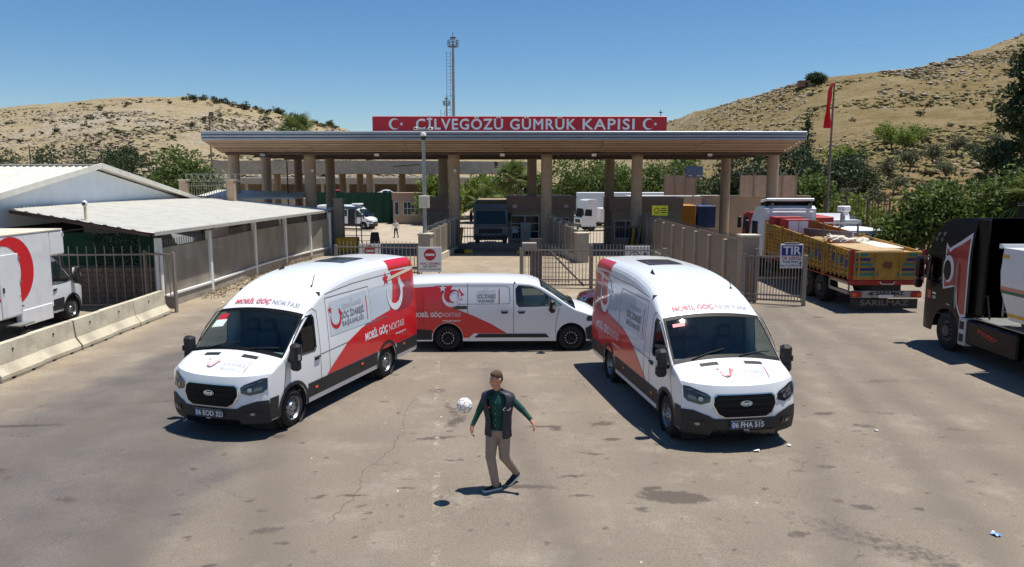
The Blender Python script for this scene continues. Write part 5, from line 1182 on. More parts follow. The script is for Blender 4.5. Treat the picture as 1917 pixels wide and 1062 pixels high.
for s_ in (0, 1):
    for i in range(13):
        x0 = gx_ + .45 - i * 2.0; mb = MB(); ribs = 7; pts = []
        for q in range(ribs): w_ = 2.0 / ribs; xx = x0 - q * w_; pts += [(xx, 0), (xx - w_ * .55, 0), (xx - w_ * .65, .045), (xx - w_ * .9, .045)]
        pts.append((x0 - 2.0, 0)); n = len(pts); ys0 = ya - .3 if s_ == 0 else yb_ + .3; zs0 = ze - .05
        mb.add([(x, ys0, zs0 + h_) for x, h_ in pts] + [(x, yr, zr + h_) for x, h_ in pts], [((q, q + 1, n + q + 1, n + q) if s_ else (q + 1, q, n + q, n + q + 1)) for q in range(n - 1)], roofw); mb.build('roof_sheet', wb)
for s_ in (0, 1):
    mb = MB(); y0 = ya - .3 if s_ == 0 else yb_ + .3; mb.bar((gx_ + .46, y0, ze - .02), (gx_ + .46, yr, zr + .03), .06, .22, roofw); mb.build('verge_trim', wb)
mb = MB(); mb.bar((gx_ + .4, yr, zr + .06), (-44, yr, zr + .06), .5, .05, roofw); mb.build('ridge_cap', wb)
# ---- block wall and green screen behind the bar fence
t = thing('block_wall', 'grey-brown concrete block wall under the green screen', 'wall'); bmr = M('block', srgb(140, 122, 106), .95, col2=srgb(116, 100, 88), scale=1.3, bump=.4, bscale=20)
mb = MB(); mb.box((-14.6, 27.62, .65), (3.5, .14, 1.3), M('mortar', srgb(120, 110, 98), .95)); mb.build('core', t)
blk = MB().box((0, 0, 0), (.38, .2, .175), bmr, ch=.012).mesh('block')
for r in range(7):
    for c_ in range(9):
        x = -16.25 + c_ * .395 + (.2 if r % 2 else 0)
        if x < -12.75: share('block', blk, t, (x, 27.6 + .012 * (hash01(r, c_) - .5), .1 + r * .188))
t = thing('green_screen', 'green privacy screen with leafy lattice centre above the block wall', 'screen')
for x0, x1, lat in ((-16.4, -15.3, 0), (-15.25, -13.6, 1), (-13.55, -12.75, 0)):
    mb = MB()
    if not lat: mb.box(((x0 + x1) / 2, 27.72, 1.98), (x1 - x0, .04, 1.2), netg)
    else:
        for q in range(1500):
            x, z, y = random.uniform(x0, x1), random.uniform(1.38, 2.56), 27.7 + random.uniform(-.05, .03); s_ = random.uniform(.03, .06); a = random.uniform(0, pi); dx, dz = s_ * cos(a), s_ * sin(a)
            mb.add([(x - dx, y, z - dz), (x + dz * .5, y + .02, z - dx * .5), (x + dx, y - .02, z + dz), (x - dz * .5, y, z + dx * .5)], [(0, 1, 2, 3)], netg)
    o = mb.build('panel', t)
    if lat: tag(o, kind='stuff')
# ---- fence with brick pillars and razor wire beyond the walkway
t = thing('pillar_fence', 'iron fence with tan pillars and coiled razor wire beyond the walkway', 'fence')
for x in (-19.05, -16.3):
    mb = MB(); mb.box((x, 44.6, 2.2), (.42, .42, 4.4), tanp, ch=.02); mb.box((x, 44.6, 4.43), (.5, .5, .08), conc_lt); mb.build('pillar', t)
for z in (3.0, 4.1): mb = MB(); mb.bar((-18.9, 44.6, z), (-16.4, 44.6, z), .05, .05, gatem); mb.build('rail', t)
bm = MB().box((0, 0, 3.3), (.03, .03, 1.9), gatem).mesh('bar')
for q in range(1, 17): share('bar', bm, t, (-18.9 + q * 2.45 / 17, 44.6, 0))
mb = MB()
for k in range(9):
    c0 = -19.2 + k * .36; mb.path([(c0 + .30 * cos(a) + .06 * a, 44.6 + .2 * sin(a * .7), 4.55 + .24 * sin(a)) for a in np.linspace(0, 4 * pi, 22)], .012, galv, 4)
tag(mb.build('razor_wire', t), kind='stuff')
w = MB(); 
for i in range(6): w.add([(-19.5 + i, 47.5, 3.45 - i * .03), (-18.5 + i, 47.5, 3.42 - i * .03), (-18.5 + i, 51.0, 3.75 - i * .03), (-19.5 + i, 51.0, 3.78 - i * .03)], [(0, 1, 2, 3)], roofw)
w.box((-16.5, 49, 3.3), (6, 3.4, .1), roofw); tag(w.build('lean_to_roof'), 'pale lean-to roof strip behind the pillar fence', 'roof')
# far small house roof
t = thing('small_house', 'small pale house with hipped roof between the trees on the left', 'building', (-45, 88, -1.5))
w = MB(); w.box((0, 0, 3.2), (4.6, 5, 3.6), wallb); w.build('wall', t); w = MB(); w.add([(-2.7, -2.9, 5.0), (2.7, -2.9, 5.0), (2.7, 2.9, 5.0), (-2.7, 2.9, 5.0), (-.8, 0, 6.3), (.8, 0, 6.3)], [(0, 1, 5, 4), (1, 2, 5), (2, 3, 4, 5), (3, 0, 4)], roofw); w.build('roof', t)
# ---- box truck with red crescent (faces away from the camera)
def truck_face(B, t, plate):
    F = B.front; mb = MB(); fw = B.W - .005; patch(mb, [(-fw, B.zb - .02), (fw, B.zb - .02), (fw, .62), (-fw, .62)], F(.02), plast, step=.2); mb.build('bumper', t)
    for sg in (1, -1):
        mb = MB(); patch(mb, [(sg * y, z) for y, z in ((.55, .8), (.9, .82), (.93, .98), (.6, .95))], F(.016), lampi, step=.2); mb.build('headlight', t)
def daily_clad(B): return [[(B.xr + .02, .45), (-B.ra - .02, .45), (-B.ra + .0, .82), (B.xr + .02, .80)]]
DL = Body(W=.98, H=2.35, R=.36, ww=.22, ra=.44, wb=4.3, xf=.85, xr=-1.05, xt=.3, nose_in=.1, tum=.12, zw=1.0, zb=.38, xside=.6, top=[(.9, 1.02), (.7, 1.14), (.45, 1.26), (.2, 1.35), (.0, 1.5), (-.5, 2.02), (-.7, 2.18), (-.9, 2.25), (-1.05, 2.27)], rad=[(.9, .06), (.2, .08), (-1.05, .12)], crown=[(.9, .1), (.2, .08), (-1.05, .04)],
    ws=(.2, -.5), frit=.05, swin=[[(.02, 1.32), (-.3, 1.28), (-.92, 1.28), (-.92, 1.95), (-.6, 1.95), (-.2, 1.58)]], bulk=-1.02, zhood=.98, fprof=[(.2, .78), (.5, .85), (.8, .83), (1.1, .76)], fround=.3, fpow=2.8, chromeg=False, archtrim=True, clad=daily_clad, lines=[[(.25, .7), (.15, 1.25)], [(-1.0, .6), (-1.0, 2.0)]], handles=[(-.88, 1.12)], mirror=(.12, 1.52), ms=1.4, markers=[], face=truck_face)
bt = van(DL, 'box_truck', 'white box truck with large red crescent on its side, left edge', (-15.2, 24.35, 0), pi / 2, None, cat='truck')
bw_ = M('box_white', srgb(224, 224, 224), .5, var=.03, scale=1, grime=.2)
mb = MB(); mb.box((-3.3, 0, 1.78), (4.4, 2.1, 2.3), bw_, ch=.02); mb.box((-.72, 0, 2.55), (.78, 2.1, .76), bw_, ch=.05); mb.build('cargo_box', bt)
mb = MB(); mb.box((-3.0, 0, 2.96), (5.2, 2.12, .05), M('box_roof', srgb(206, 196, 176), .7, grime=.3), ch=.01); mb.build('box_roof', bt)
mb = MB(); S_ = lambda a, b: (a, -1.056, b); patch(mb, crescent(-2.95, 1.93, .98, .76, .36, rot=pi), S_, M('crescent_red', srgb(206, 28, 36), .5), step=.25, flip=True); mb.build('red_crescent', bt)
mb = MB()
mb.box((-3.1, -1.065, 1.55), (.85, .03, 1.75), bw_, ch=.01); mb.box((-2.72, -1.085, 1.2), (.03, .02, .03), galv); o = mb.build('side_door', bt)
for z in (.9, 1.6, 2.3): mb = MB(); mb.box((-2.66, -1.09, z), (.08, .03, .05), galv); mb.build('hinge', o)
mb = MB(); mb.box((-3.42, -1.09, 1.45), (.05, .03, .14), black); mb.build('handle', o)
mb = MB(); mb.box((-1.95, -.98, .52), (1.5, .18, .48), bw_, ch=.02); mb.build('locker', bt)
mb = MB(); mb.box((-2.95, -1.15, .42), (.7, .4, .04), galv); mb.box((-2.95, -1.2, .2), (.5, .25, .03), black); mb.bar((-3.2, -1.0, .42), (-3.2, -1.28, .1), .03, .03, black); mb.bar((-2.7, -1.0, .42), (-2.7, -1.28, .1), .03, .03, black); mb.build('entry_step', bt)
mb = MB(); mb.box((-.38, -.99, 2.78), (.1, .12, .1), signw); mb.build('marker_camera', bt)
mb = MB(); mb.box((-3.0, 0, .55), (4.6, 1.5, .2), black); mb.build('chassis', bt)
# ================================================================ TRUCKS AND OTHER VEHICLES
ty = M('truck_yellow', srgb(190, 146, 58), .6, col2=srgb(160, 116, 44), scale=3.2, grime=.75)
tred = M('truck_red', srgb(158, 36, 34), .55, var=.15, scale=3, grime=.4)
tblue = M('paint_blue', srgb(44, 52, 112), .55, var=.1, scale=3); tteal = M('paint_teal', srgb(50, 122, 112), .55, var=.1, scale=3)
cabw = M('cab_white', srgb(218, 220, 222), .35, coat=.3, grime=.15)
mud = M('mudflap', srgb(54, 52, 50), .85, var=.2, scale=4)
card = M('cardboard', srgb(178, 152, 112), .9, var=.14, scale=3); clothm = M('blanket', srgb(210, 202, 186), .95, var=.14, scale=3)
bcab = M('cab_black', srgb(13, 12, 14), .35, spec=.22)
def tw(parent, c, R=.52, w_=.32, side=-1, dark=True):
    t = MB(); s = side; prof = [(R * .55, -w_ / 2), (R * .88, -w_ / 2), (R * .98, -w_ * .4), (R, -w_ * .2), (R, w_ * .2), (R * .98, w_ * .4), (R * .88, w_ / 2), (R * .55, w_ / 2)]
    t.lathe([(r, h * s) for r, h in prof], tyre, axis='X', n=28); o = t.build('wheel', parent, smooth=35, loc=c)
    r = MB(); q = w_ / 2; r.lathe([(R * .57, s * q), (R * .53, s * (q - .05)), (R * .42, s * (q - .07)), (R * .30, s * (q - .04)), (R * .28, s * (q + .02)), (R * .14, s * (q + .04)), (.002, s * (q + .05))], rimm if not dark else M('rim_worn', srgb(96, 92, 88), .6, metal=.4, var=.2, scale=8), axis='X', n=24); r.build('rim', o, smooth=40)
    h = MB()
    for k in range(10): a = 2 * pi * k / 10; h.tube((s * (q - .05), R * .36 * cos(a), R * .36 * sin(a)), (s * (q + .0), R * .36 * cos(a), R * .36 * sin(a)), .02, rimd, n=6)
    tag(h.build('wheel_nuts', o), kind='stuff'); return o
# ---------------- yellow drop-side lorry, seen from behind (x right, y forward)
t = thing('dropside_lorry', 'yellow drop-side lorry with loaded bed seen from behind in the truck lane', 'lorry', (12.75, 25.7, 0), rz=.0)
H0, H1, LB, HW = 2.08, 2.55, 9.0, 1.2
mb = MB(); mb.box((0, LB / 2, 1.08), (2 * HW, LB, .16), tred); mb.box((0, LB / 2, .85), (1.0, LB, .3), black); mb.build('bed_frame', t)
for sg in (-1, 1):
    x = sg * HW
    for k in range(4):
        y0, y1 = .06 + k * LB / 4, (k + 1) * LB / 4 - .04; za, zb2 = H0 + (H1 - H0) * y0 / LB, H0 + (H1 - H0) * y1 / LB; mb = MB()
        mb.add([(x, y0, 1.05), (x, y1, 1.05), (x, y1, zb2), (x, y0, za), (x - sg * .05, y0, 1.05), (x - sg * .05, y1, 1.05), (x - sg * .05, y1, zb2), (x - sg * .05, y0, za)], [(0, 1, 2, 3), (7, 6, 5, 4), (3, 2, 6, 7), (0, 3, 7, 4), (1, 5, 6, 2)], ty); o = mb.build('side_board', t)
        for q in range(6):
            yy = y0 + .18 + q * (y1 - y0 - .36) / 5; mb = MB(); hh = H0 + (H1 - H0) * yy / LB; mb.box((x + sg * .02, yy, (1.08 + hh) / 2), (.035, .06, hh - 1.12), ty); mb.build('stiffener', o)
        mb = MB()
        for q in range(5):
            yy = y0 + .36 + q * (y1 - y0 - .36) / 5; hh = H0 + (H1 - H0) * yy / LB
            for z in np.arange(1.2, hh - .1, .17): mb.box((x + sg * .006, yy, z), (.014, .14, .05), black)
        tag(mb.build('slots', o), kind='stuff')
        if k < 3:
            for q, mt in ((0, tblue), (1, tblue), (2, tteal), (3, tblue)):
                yy = y0 + .36 + q * (y1 - y0 - .36) / 5; mb = MB(); mb.box((x + sg * .012, yy, 1.62 + .12 * (q % 2)), (.012, .22, .26), mt); mb.build('painted_panel', o)
        mb = MB(); mb.box((x + sg * .01, y0 - .03, (1.0 + za) / 2 + .03), (.1, .09, za - .95), tred if k == 0 else ty); mb.build('stake_post', t)
# tailgate
mb = MB(); mb.box((0, 0, 1.6), (2 * HW - .12, .06, .96), ty, ch=.01); tg = mb.build('tailgate', t)
for x in (-HW + .2, -.42, .42, HW - .2): mb = MB(); mb.box((x, -.045, 1.6), (.07, .05, .94), ty); mb.build('stiffener', tg)
for k, mt in enumerate((tteal, tblue, tteal, tblue, tteal)):
    z = 1.98 - k * .17; w_ = .40 + k * .085 if k < 4 else .78
    for sg in (-1, 1): mb = MB(); mb.box((sg * (HW - .1 - w_ / 2), -.038, z), (w_, .02, .09), mt); mb.build('painted_stripe', tg)
mb = MB(); patch(mb, [(.2 * cos(q) * (.6 + .5 * hash01(q)), 1.62 + .16 * sin(q) * (.6 + .5 * hash01(q + 2))) for q in np.linspace(0, 2 * pi, 15)[:-1]], lambda a, b: (a, -.034, b), M('rust_spot', srgb(120, 78, 44), .9, var=.3, scale=20), step=.2); mb.build('rust_patch', tg)
mb = MB(); mb.box((0, .05, 1.02), (2 * HW + .04, .14, .16), tred, ch=.01); mb.path([(-.25, -.05, 1.06), (-.2, -.07, .98), (.2, -.07, .98), (.25, -.05, 1.06)], .02, clothm); mb.build('rear_beam', t)
mb = MB(); mb.box((0, .02, .62), (2.36, .08, .24), M('bumper_worn', srgb(158, 154, 148), .6, var=.2, scale=5, grime=.4), ch=.01); bp_ = mb.build('rear_bumper', t)
for sg in (-1, 1):
    mb = MB(); mb.box((sg * 1.02, -.03, .62), (.36, .05, .2), tred, ch=.01); mb.box((sg * 1.1, -.06, .62), (.14, .02, .12), amber); mb.build('tail_lamp', bp_)
mb = MB(); put_text(mb, 'SARILMAZ', .19, black, lambda a, b: (a + .12, -.028, .65 + b), bold=.006, xs=1.1); patch(mb, [(-.66, .62), (-.5, .70), (-.36, .70), (-.5, .66), (-.38, .60), (-.6, .58), (-.5, .62)], lambda a, b: (a, -.028, b), black, step=.3); mb.build('lettering', bp_)
mb = MB(); mb.box((0, -.03, .55), (.5, .02, .11), platew); mb.build('number_plate', bp_)
mb = MB(); mb.box((0, .1, .28), (2.3, .03, .34), mud); mf = mb.build('mud_flap', t)
mb = MB(); put_text(mb, 'SARILMAZ', .26, M('flap_grey', srgb(120, 118, 114), .8), lambda a, b: (a, .083, .3 + b), bold=.004, xs=1.4); mb.build('lettering', mf)
for y in (2.55, 3.75):
    for sg in (-1, 1): tw(t, (sg * .98, y, .52), side=sg, w_=.5)
for sg in (-1, 1): tw(t, (sg * 1.0, 10.2, .52), side=sg)
mb = MB(); 
for z in (.62, .95): mb.box((-1.14, 1.1, z), (.04, 1.7, .1), galv)
mb.box((-1.14, .3, .78), (.04, .06, .42), galv); mb.box((-1.14, 1.9, .78), (.04, .06, .42), galv); mb.build('side_guard', t)
# cab seen over the load
mb = MB(); mb.prism([(9.3, .9), (9.3, 3.15), (9.6, 3.28), (10.6, 3.2), (11.2, 2.6), (11.4, 1.9), (11.4, .9)], -1.18, 1.18, cabw, lambda a, b, q: (q, a, b)); cb = mb.build('cab', t)
for z in (2.62, 2.8, 2.98): mb = MB(); mb.box((0, 9.28, z), (2.1, .05, .08), cabw, ch=.015); mb.build('cab_rib', cb)
mb = MB(); mb.box((0, 9.8, 3.52), (2.2, .9, .12), cabw, rx=-.12, ch=.03); mb.box((0, 10.1, 3.38), (2.0, .3, .3), gloss_b, rx=-.3); mb.box((-1.02, 9.9, 3.35), (.07, .8, .34), gloss_b); mb.box((1.02, 9.9, 3.35), (.07, .8, .34), gloss_b); mb.build('roof_deflector', cb)
for sg in (-1, 1):
    mb = MB(); mb.box((sg * 1.19, 10.6, 2.15), (.02, .8, .75), M('booth_glass', srgb(40, 46, 52), .1, spec=.35), ch=.005); mb.build('side_window', cb)
    mb = MB(); mb.box((sg * 1.38, 11.2, 2.2), (.18, .14, .7), plast, ch=.04); mb.build('mirror', cb)
    mb = MB(); mb.box((sg * .85, 9.35, 3.33), (.16, .2, .1), gloss_b, ch=.02); mb.build('work_lamp', cb)
# front board of the bed and load (load pieces are things of their own)
mb = MB(); mb.box((0, LB + .02, 1.85), (2 * HW, .06, 1.6), ty); mb.build('headboard', t)
def load(name, label, cat, c, d, mat, rz=0, rx=0, ch=.02, group='load on the yellow lorry', fold=False):
    mb = MB(); mb.box((0, 0, 0), d, mat, ch=ch); o = mb.build(name, loc=Vector((12.75, 25.7, 0)) + Vector(c)); o.rotation_euler = (rx, 0, rz); tag(o, label, cat, group); return o
load('cargo_crate', 'pale board lying flat at the rear of the yellow lorry load', 'board', (-.1, 1.5, 2.08), (1.5, 2.3, .07), card, .1, .02)
load('cargo_crate', 'large pale packed box filling the rear of the lorry bed', 'box', (.25, 1.9, 1.62), (1.85, 3.1, .8), card, 0)
load('cargo_board', 'second pale board beside it near the right lorry side', 'board', (.75, 2.3, 2.12), (.8, 2.6, .05), clothm, -.1, .01)
load('cargo_cabinet', 'red-trimmed pale cabinet standing mid-bed on the yellow lorry', 'cabinet', (-.55, 7.2, 2.15), (1.05, .7, 1.3), tred, .05)
w = MB(); w.box((0, -.36, .1), (.85, .02, .95), cabw); 
w.box((0, -.375, .1), (.015, .012, .9), gap_m); o = w.build('cabinet_door', bpy.data.objects['cargo_cabinet'])
load('red_chest', 'red chest lying against the lorry cab', 'chest', (-.5, 8.4, 2.6), (1.3, .7, .5), tred, -.06)
load('cargo_box', 'dark steel side board leaning inside the lorry bed', 'board', (.1, 5.6, 2.15), (.05, 3.2, .6), gated, .28)
for i, (x, y, z, a, b, c_, m_, lb) in enumerate(((.6, 5.2, 2.15, .8, .5, .3, clothm, 'crumpled cream bundle nearest the cab in the lorry bed'), (.2, 4.5, 2.12, .7, .6, .28, clothm, 'cream bundle in the middle of the lorry bed'), (.85, 4.2, 2.1, .6, .5, .26, card, 'tan bundle in the middle of the lorry bed'), (.45, 3.7, 2.12, .9, .4, .22, clothm, 'long cream roll across the lorry bed'), (1.0, 5.4, 2.18, .5, .4, .3, tblue, 'blue bag among the bundles in the lorry bed'), (-.2, 5.2, 2.0, .6, .8, .3, card, 'tan sack beside the dark board in the lorry bed'))):
    mb = MB(); rr = random.Random(i)
    def blob(u, v, a=a, b=b, c_=c_, rr=i):
        th, ph = u * 2 * pi, v * pi; k = 1 + .18 * sin(3 * th + rr) * sin(2 * ph) + .13 * sin(7 * th + 5 * ph + rr) + .08 * sin(13 * th - 9 * ph); return (a * .62 * cos(th) * sin(ph) ** .6 * k, b * .62 * sin(th) * sin(ph) ** .6 * k, c_ * .55 * cos(ph) * k)
    mb.grid(36, 20, blob, m_); o = mb.build('cargo_bundle', smooth=50, loc=(12.75 + x, 25.7 + y, z)); o.rotation_euler = (0, .1, i * .7); tag(o, lb, 'bundle', 'load on the yellow lorry')
mb = MB(); mb.tube((-.2, 5.0, 2.75), (1.0, 4.6, 2.75), .03, galv); mb.tube((-.2, 5.0, 1.2), (-.2, 5.0, 2.75), .04, gated); mb.tube((1.0, 4.6, 1.2), (1.0, 4.6, 2.75), .04, gated); o = mb.build('tarp_hoop', t)
# ---------------- black tractor unit with tank trailer on the right (x right, y forward)
t = thing('black_tractor', 'black truck tractor with red and white swirl on its cab, right edge', 'truck', (12.75, 19.95, 0))
xs_ = -1.22
prof = [(1.28, .42), (1.35, .7), (1.32, 1.35), (1.22, 1.6), (1.12, 2.2), (.95, 2.75), (.70, 3.15), (.35, 3.42), (-.1, 3.52), (-.95, 3.56), (-.95, 1.15), (-.62, 1.1), (-.6, .5)]
ar = [(-.58 + 0, .62)] + [(.60 * cos(a), .52 + .60 * sin(a)) for a in np.linspace(pi * .92, .08, 11)] + [(.64, .42)]
mb = MB(); pl_ = prof[:12] + ar; 
def rnd(a, b, q): 
    k = .0
    if b > 2.4: k = .10 * ((b - 2.4) / 1.1) ** 2
    if a > .9: k += .16 * ((a - .9) / .45) ** 2
    return (q * (1.22 - k), a, b)
vs2 = pl_; loops = []
patch(mb, pl_, lambda a, b: rnd(a, b, -1), bcab, step=.18, holes=[[(.98, 1.78), (.34, 1.72), (.28, 1.8), (.30, 2.42), (.86, 2.42)]]); patch(mb, pl_, lambda a, b: rnd(a, b, 1), bcab, step=.18, flip=True)
n = len(prof) - 2
for i in range(n - 1):
    a, b = prof[i], prof[i + 1]; mb.add([rnd(*a, -1), rnd(*b, -1), rnd(*b, 1), rnd(*a, 1)], [(0, 1, 2, 3)], bcab)
mb.add([rnd(-.95, 3.56, -1), rnd(-.95, 1.15, -1), rnd(-.95, 1.15, 1), rnd(-.95, 3.56, 1)], [(0, 1, 2, 3)], bcab)
cab_o = mb.build('cab', t, smooth=30)
mb = MB(); patch(mb, [(.98, 1.78), (.34, 1.72), (.28, 1.8), (.30, 2.42), (.86, 2.42)], lambda a, b: (rnd(a, b, -1)[0] + .02, a, b), sglass, step=.3); mb.build('side_window', cab_o)
mb = MB(); mb.box((0, .1, 1.75), (2.2, 1.6, .08), interior); mb.box((-.6, .0, 2.05), (.5, .5, .5), seatm, ch=.08); mb.build('cab_interior', t)
# swirl
Sd = lambda off: (lambda a, b: (rnd(a, b, -1)[0] - off, a, b))
mb = MB(); patch(mb, [(.22, 2.86), (.05, 2.72), (-.10, 2.80), (-.42, 2.95), (-.86, 3.2), (-.86, 1.05), (-.62, 1.0), (-.40, 1.3), (-.30, 1.75), (.22, 1.62), (.28, 1.95), (.2, 2.4)], Sd(.004), M('swirl_white', srgb(206, 204, 206), .4), step=.2); mb.build('swirl_outline', cab_o)
mb = MB(); patch(mb, [(.16, 2.74), (.02, 2.62), (-.12, 2.72), (-.46, 2.86), (-.80, 3.05), (-.80, 1.10), (-.64, 1.08), (-.48, 1.3), (-.38, 1.82), (.16, 1.68), (.22, 1.95), (.15, 2.4)], Sd(.008), M('swirl_red', srgb(150, 26, 36), .35, coat=.4), step=.2); mb.build('swirl', cab_o)
mb = MB(); patch(mb, circ(.02, 2.18, .24, 20, ry=.36), Sd(.012), M('swirl_white', srgb(206, 204, 206), .4), step=.3); patch(mb, circ(.06, 2.14, .17, 18, ry=.27), Sd(.015), bcab, step=.3); mb.build('swirl_eye', cab_o)
mb = MB(); put_text(mb, '500', .11, platew, lambda a, b: Sd(.006)(.62 - a, 1.33 + b), bold=.002); patch(mb, [(.70, 1.42), (.54, 1.42), (.54, 1.47), (.70, 1.47)], Sd(.006), platew, step=.3); patch(mb, [(.98, 1.28), (.78, 1.28), (.78, 1.5), (.98, 1.5)], Sd(.006), M('swirl_red', srgb(150, 26, 36), .35), step=.3); mb.build('door_lettering', cab_o)
for line in ([(.98, 1.72), (.98, .95), (-.22, .95), (-.30, 1.9), (-.26, 2.55), (.80, 2.55)],):
    mb = MB()
    for i in range(len(line) - 1):
        (a0, b0), (a1, b1) = line[i], line[i + 1]; ln = math.hypot(a1 - a0, b1 - b0); ox, oz = -(b1 - b0) / ln * .009, (a1 - a0) / ln * .009; F_ = Sd(.0185); k = 6; mb.add([q for t_ in range(k + 1) for q in (F_(a0 + (a1 - a0) * t_ / k + ox, b0 + (b1 - b0) * t_ / k + oz), F_(a0 + (a1 - a0) * t_ / k - ox, b0 + (b1 - b0) * t_ / k - oz))], [(2 * t_, 2 * t_ + 1, 2 * t_ + 3, 2 * t_ + 2) for t_ in range(k)], M('door_seam', srgb(62, 60, 62), .6))
    tag(mb.build('door_seam', cab_o), kind='stuff')
mb = MB(); mb.box((rnd(-.12, 1.25, -1)[0] - .02, -.10, 1.25), (.03, .18, .05), galv, ch=.01); mb.build('door_handle', cab_o)
mb = MB(); mb.path([(rnd(.1, 1.0, -1)[0] - .03, -.42, 1.2), (-1.27, -.42, 1.5), (-1.27, -.42, 2.3), (-1.22, -.42, 2.4)], .016, galv, 6); mb.build('grab_rail', cab_o)
for y_, z_ in ((.55, 3.05), (.30, 3.08), (.62, 2.92), (.38, 2.92)):
    mb = MB(); mb.tube((rnd(y_, z_, -1)[0] + .02, y_, z_), (rnd(y_, z_, -1)[0] - .06, y_, z_), .055, chrome, n=12); mb.build('roof_lamp', cab_o)
mb = MB(); mb.box((-1.45, 1.05, 2.1), (.22, .2, .62), gloss_b, ch=.06); mb.box((-1.45, 1.05, 1.66), (.2, .18, .24), gloss_b, ch=.05); mb.bar((-1.2, .95, 2.4), (-1.45, 1.05, 2.4), .06, .06, gloss_b); mb.build('mirror', t)
mb = MB(); patch(mb, [(-1.1, 1.5), (1.1, 1.5), (1.0, 2.55), (-1.0, 2.55)], lambda a, b: (a, interp(b, [(1.4, 1.30), (2.2, 1.125), (2.75, .955)]) + .02 + 0 * a, b), M('booth_glass', srgb(40, 46, 52), .1, spec=.35), step=.3, flip=True); mb.build('windscreen', cab_o)
# side fairing, chassis, tank box
mb = MB(); mb.box((-1.08, -1.15, 2.35), (.08, .42, 2.4), bcab, ch=.02); mb.box((1.08, -1.15, 2.35), (.08, .42, 2.4), bcab, ch=.02); tag(mb.build('air_deflector', t), kind='stuff')
mb = MB(); mb.box((0, -2.2, .85), (.85, 5.6, .28), black); mb.build('chassis', t)
mb = MB(); mb.box((-1.05, -1.9, .68), (.32, 2.0, .62), bcab, ch=.04); o = mb.build('side_skirt', t)
mb = MB(); pr_ = M('print_red', srgb(196, 36, 34), .5)
for q in range(9): mb.box((-1.213, -1.45 - q * .085, .80 - q * .012 + .012 * (q % 2)), (.004, .06, .09 if q == 0 else .05), pr_)
for q in range(6): mb.box((-1.213, -1.62 - q * .085, .715 - q * .012), (.004, .055, .03), pr_)
tag(mb.build('worn_red_print', o), kind='stuff')
mb = MB(); mb.box((-1.07, -.78, .66), (.34, .30, .72), M('step_grey', srgb(186, 186, 184), .5), ch=.02); o = mb.build('battery_step', t)
for z in (.82, .5): mb = MB(); mb.box((-1.245, -.78, z), (.01, .18, .2), black); mb.build('step_hole', o)
mb = MB(); mb.box((-.6, -2.2, 1.06), (1.1, 2.2, .03), galv); mb.build('catwalk', t)
mb = MB(); mb.path([(-1.0, -1.0, 1.05), (-1.0, -1.0, 1.55), (-1.0, -1.35, 1.65), (-1.0, -1.5, 1.1)], .025, black, 6); mb.path([(-.3, -1.05, 2.2), (-.25, -1.3, 1.5), (-.2, -1.7, 1.35), (-.1, -1.9, 1.8)], .02, tred, 6); mb.path([(.0, -1.05, 2.2), (.05, -1.3, 1.4), (.1, -1.7, 1.3), (.1, -1.9, 1.8)], .02, black, 6); tag(mb.build('air_hoses', t), kind='stuff')
tw(t, (-1.02, 0, .52), side=-1); tw(t, (1.02, 0, .52), side=1); tw(t, (-.95, -3.6, .52), side=-1, w_=.5); tw(t, (.95, -3.6, .52), side=1, w_=.5)
mb = MB(); mb.lathe([(.62, -.2), (.62, .2)], bcab, (-1.0, -3.6, .54), 'X', 28); 
mb.v = [v for v in mb.v]; arc = [(.63 * cos(a), .63 * sin(a)) for a in np.linspace(.15, pi - .15, 14)]
mb = MB(); mb.add([(x, -3.6 + a, .55 + b) for x in (-1.2, -.7) for a, b in arc], [(i, i + 1, 14 + i + 1, 14 + i) for i in range(13)], bcab); mb.build('mudguard', t)
# tank trailer
t = thing('silo_trailer', 'white hopper trailer with green, red and yellow stripes, right edge', 'trailer', (12.6, 17.7, 0))
tkw = M('trailer_white', srgb(214, 214, 214), .4, coat=.2, grime=.15)
def hull(y, k=1.0): return [(-1.2 * k, 2.95), (-1.24 * k, 2.4), (-1.2 * k, 1.95), (-.95 * k, 1.25), (.95 * k, 1.25), (1.2 * k, 1.95), (1.24 * k, 2.4), (1.2 * k, 2.95)]
rings = [(-.0, .93), (-.12, 1.0), (-1.5, 1.0), (-4, 1.0), (-9.0, 1.0)]; mb = MB(); vs = []; fs = []
for y, k in rings: vs += [(x, y, z) for x, z in hull(y, k)]
for j in range(4):
    for i in range(8): fs.append((j * 8 + i, j * 8 + (i + 1) % 8, (j + 1) * 8 + (i + 1) % 8, (j + 1) * 8 + i))
fs += [tuple(range(8))[::-1]]; mb.add(vs, fs, tkw); mb.build('hull', t, smooth=25)
for z0, z1, mt in ((1.98, 2.06, M('stripe_pink', srgb(206, 130, 110), .5)), (1.90, 1.98, M('stripe_green', srgb(30, 100, 72), .5)), (1.34, 1.42, yel), (2.72, 2.80, yel)):
    mb = MB(); xx = lambda z: -interp(z, [(1.25, .95), (1.95, 1.2), (2.4, 1.24), (2.95, 1.2)]) - .006
    ln = 8.5 if z0 < 2.5 else .35
    mb.add([(xx(z0), -.12, z0), (xx(z0), -ln, z0), (xx(z1), -ln, z1), (xx(z1), -.12, z1)], [(0, 1, 2, 3)], mt); mb.build('stripe', t)
mb = MB(); mb.box((0, -.02, 2.98), (2.45, .1, .1), tkw); mb.build('top_rim', t)
mb = MB()
for q in range(7): mb.bar((-.95, .12, 1.4 + q * .2), (-.5, .12, 1.4 + q * .2), .03, .03, galv)
mb.bar((-.95, .12, 1.3), (-.95, .12, 2.9), .03, .03, galv); mb.bar((-.5, .12, 1.3), (-.5, .12, 2.9), .03, .03, galv); mb.build('ladder', t)
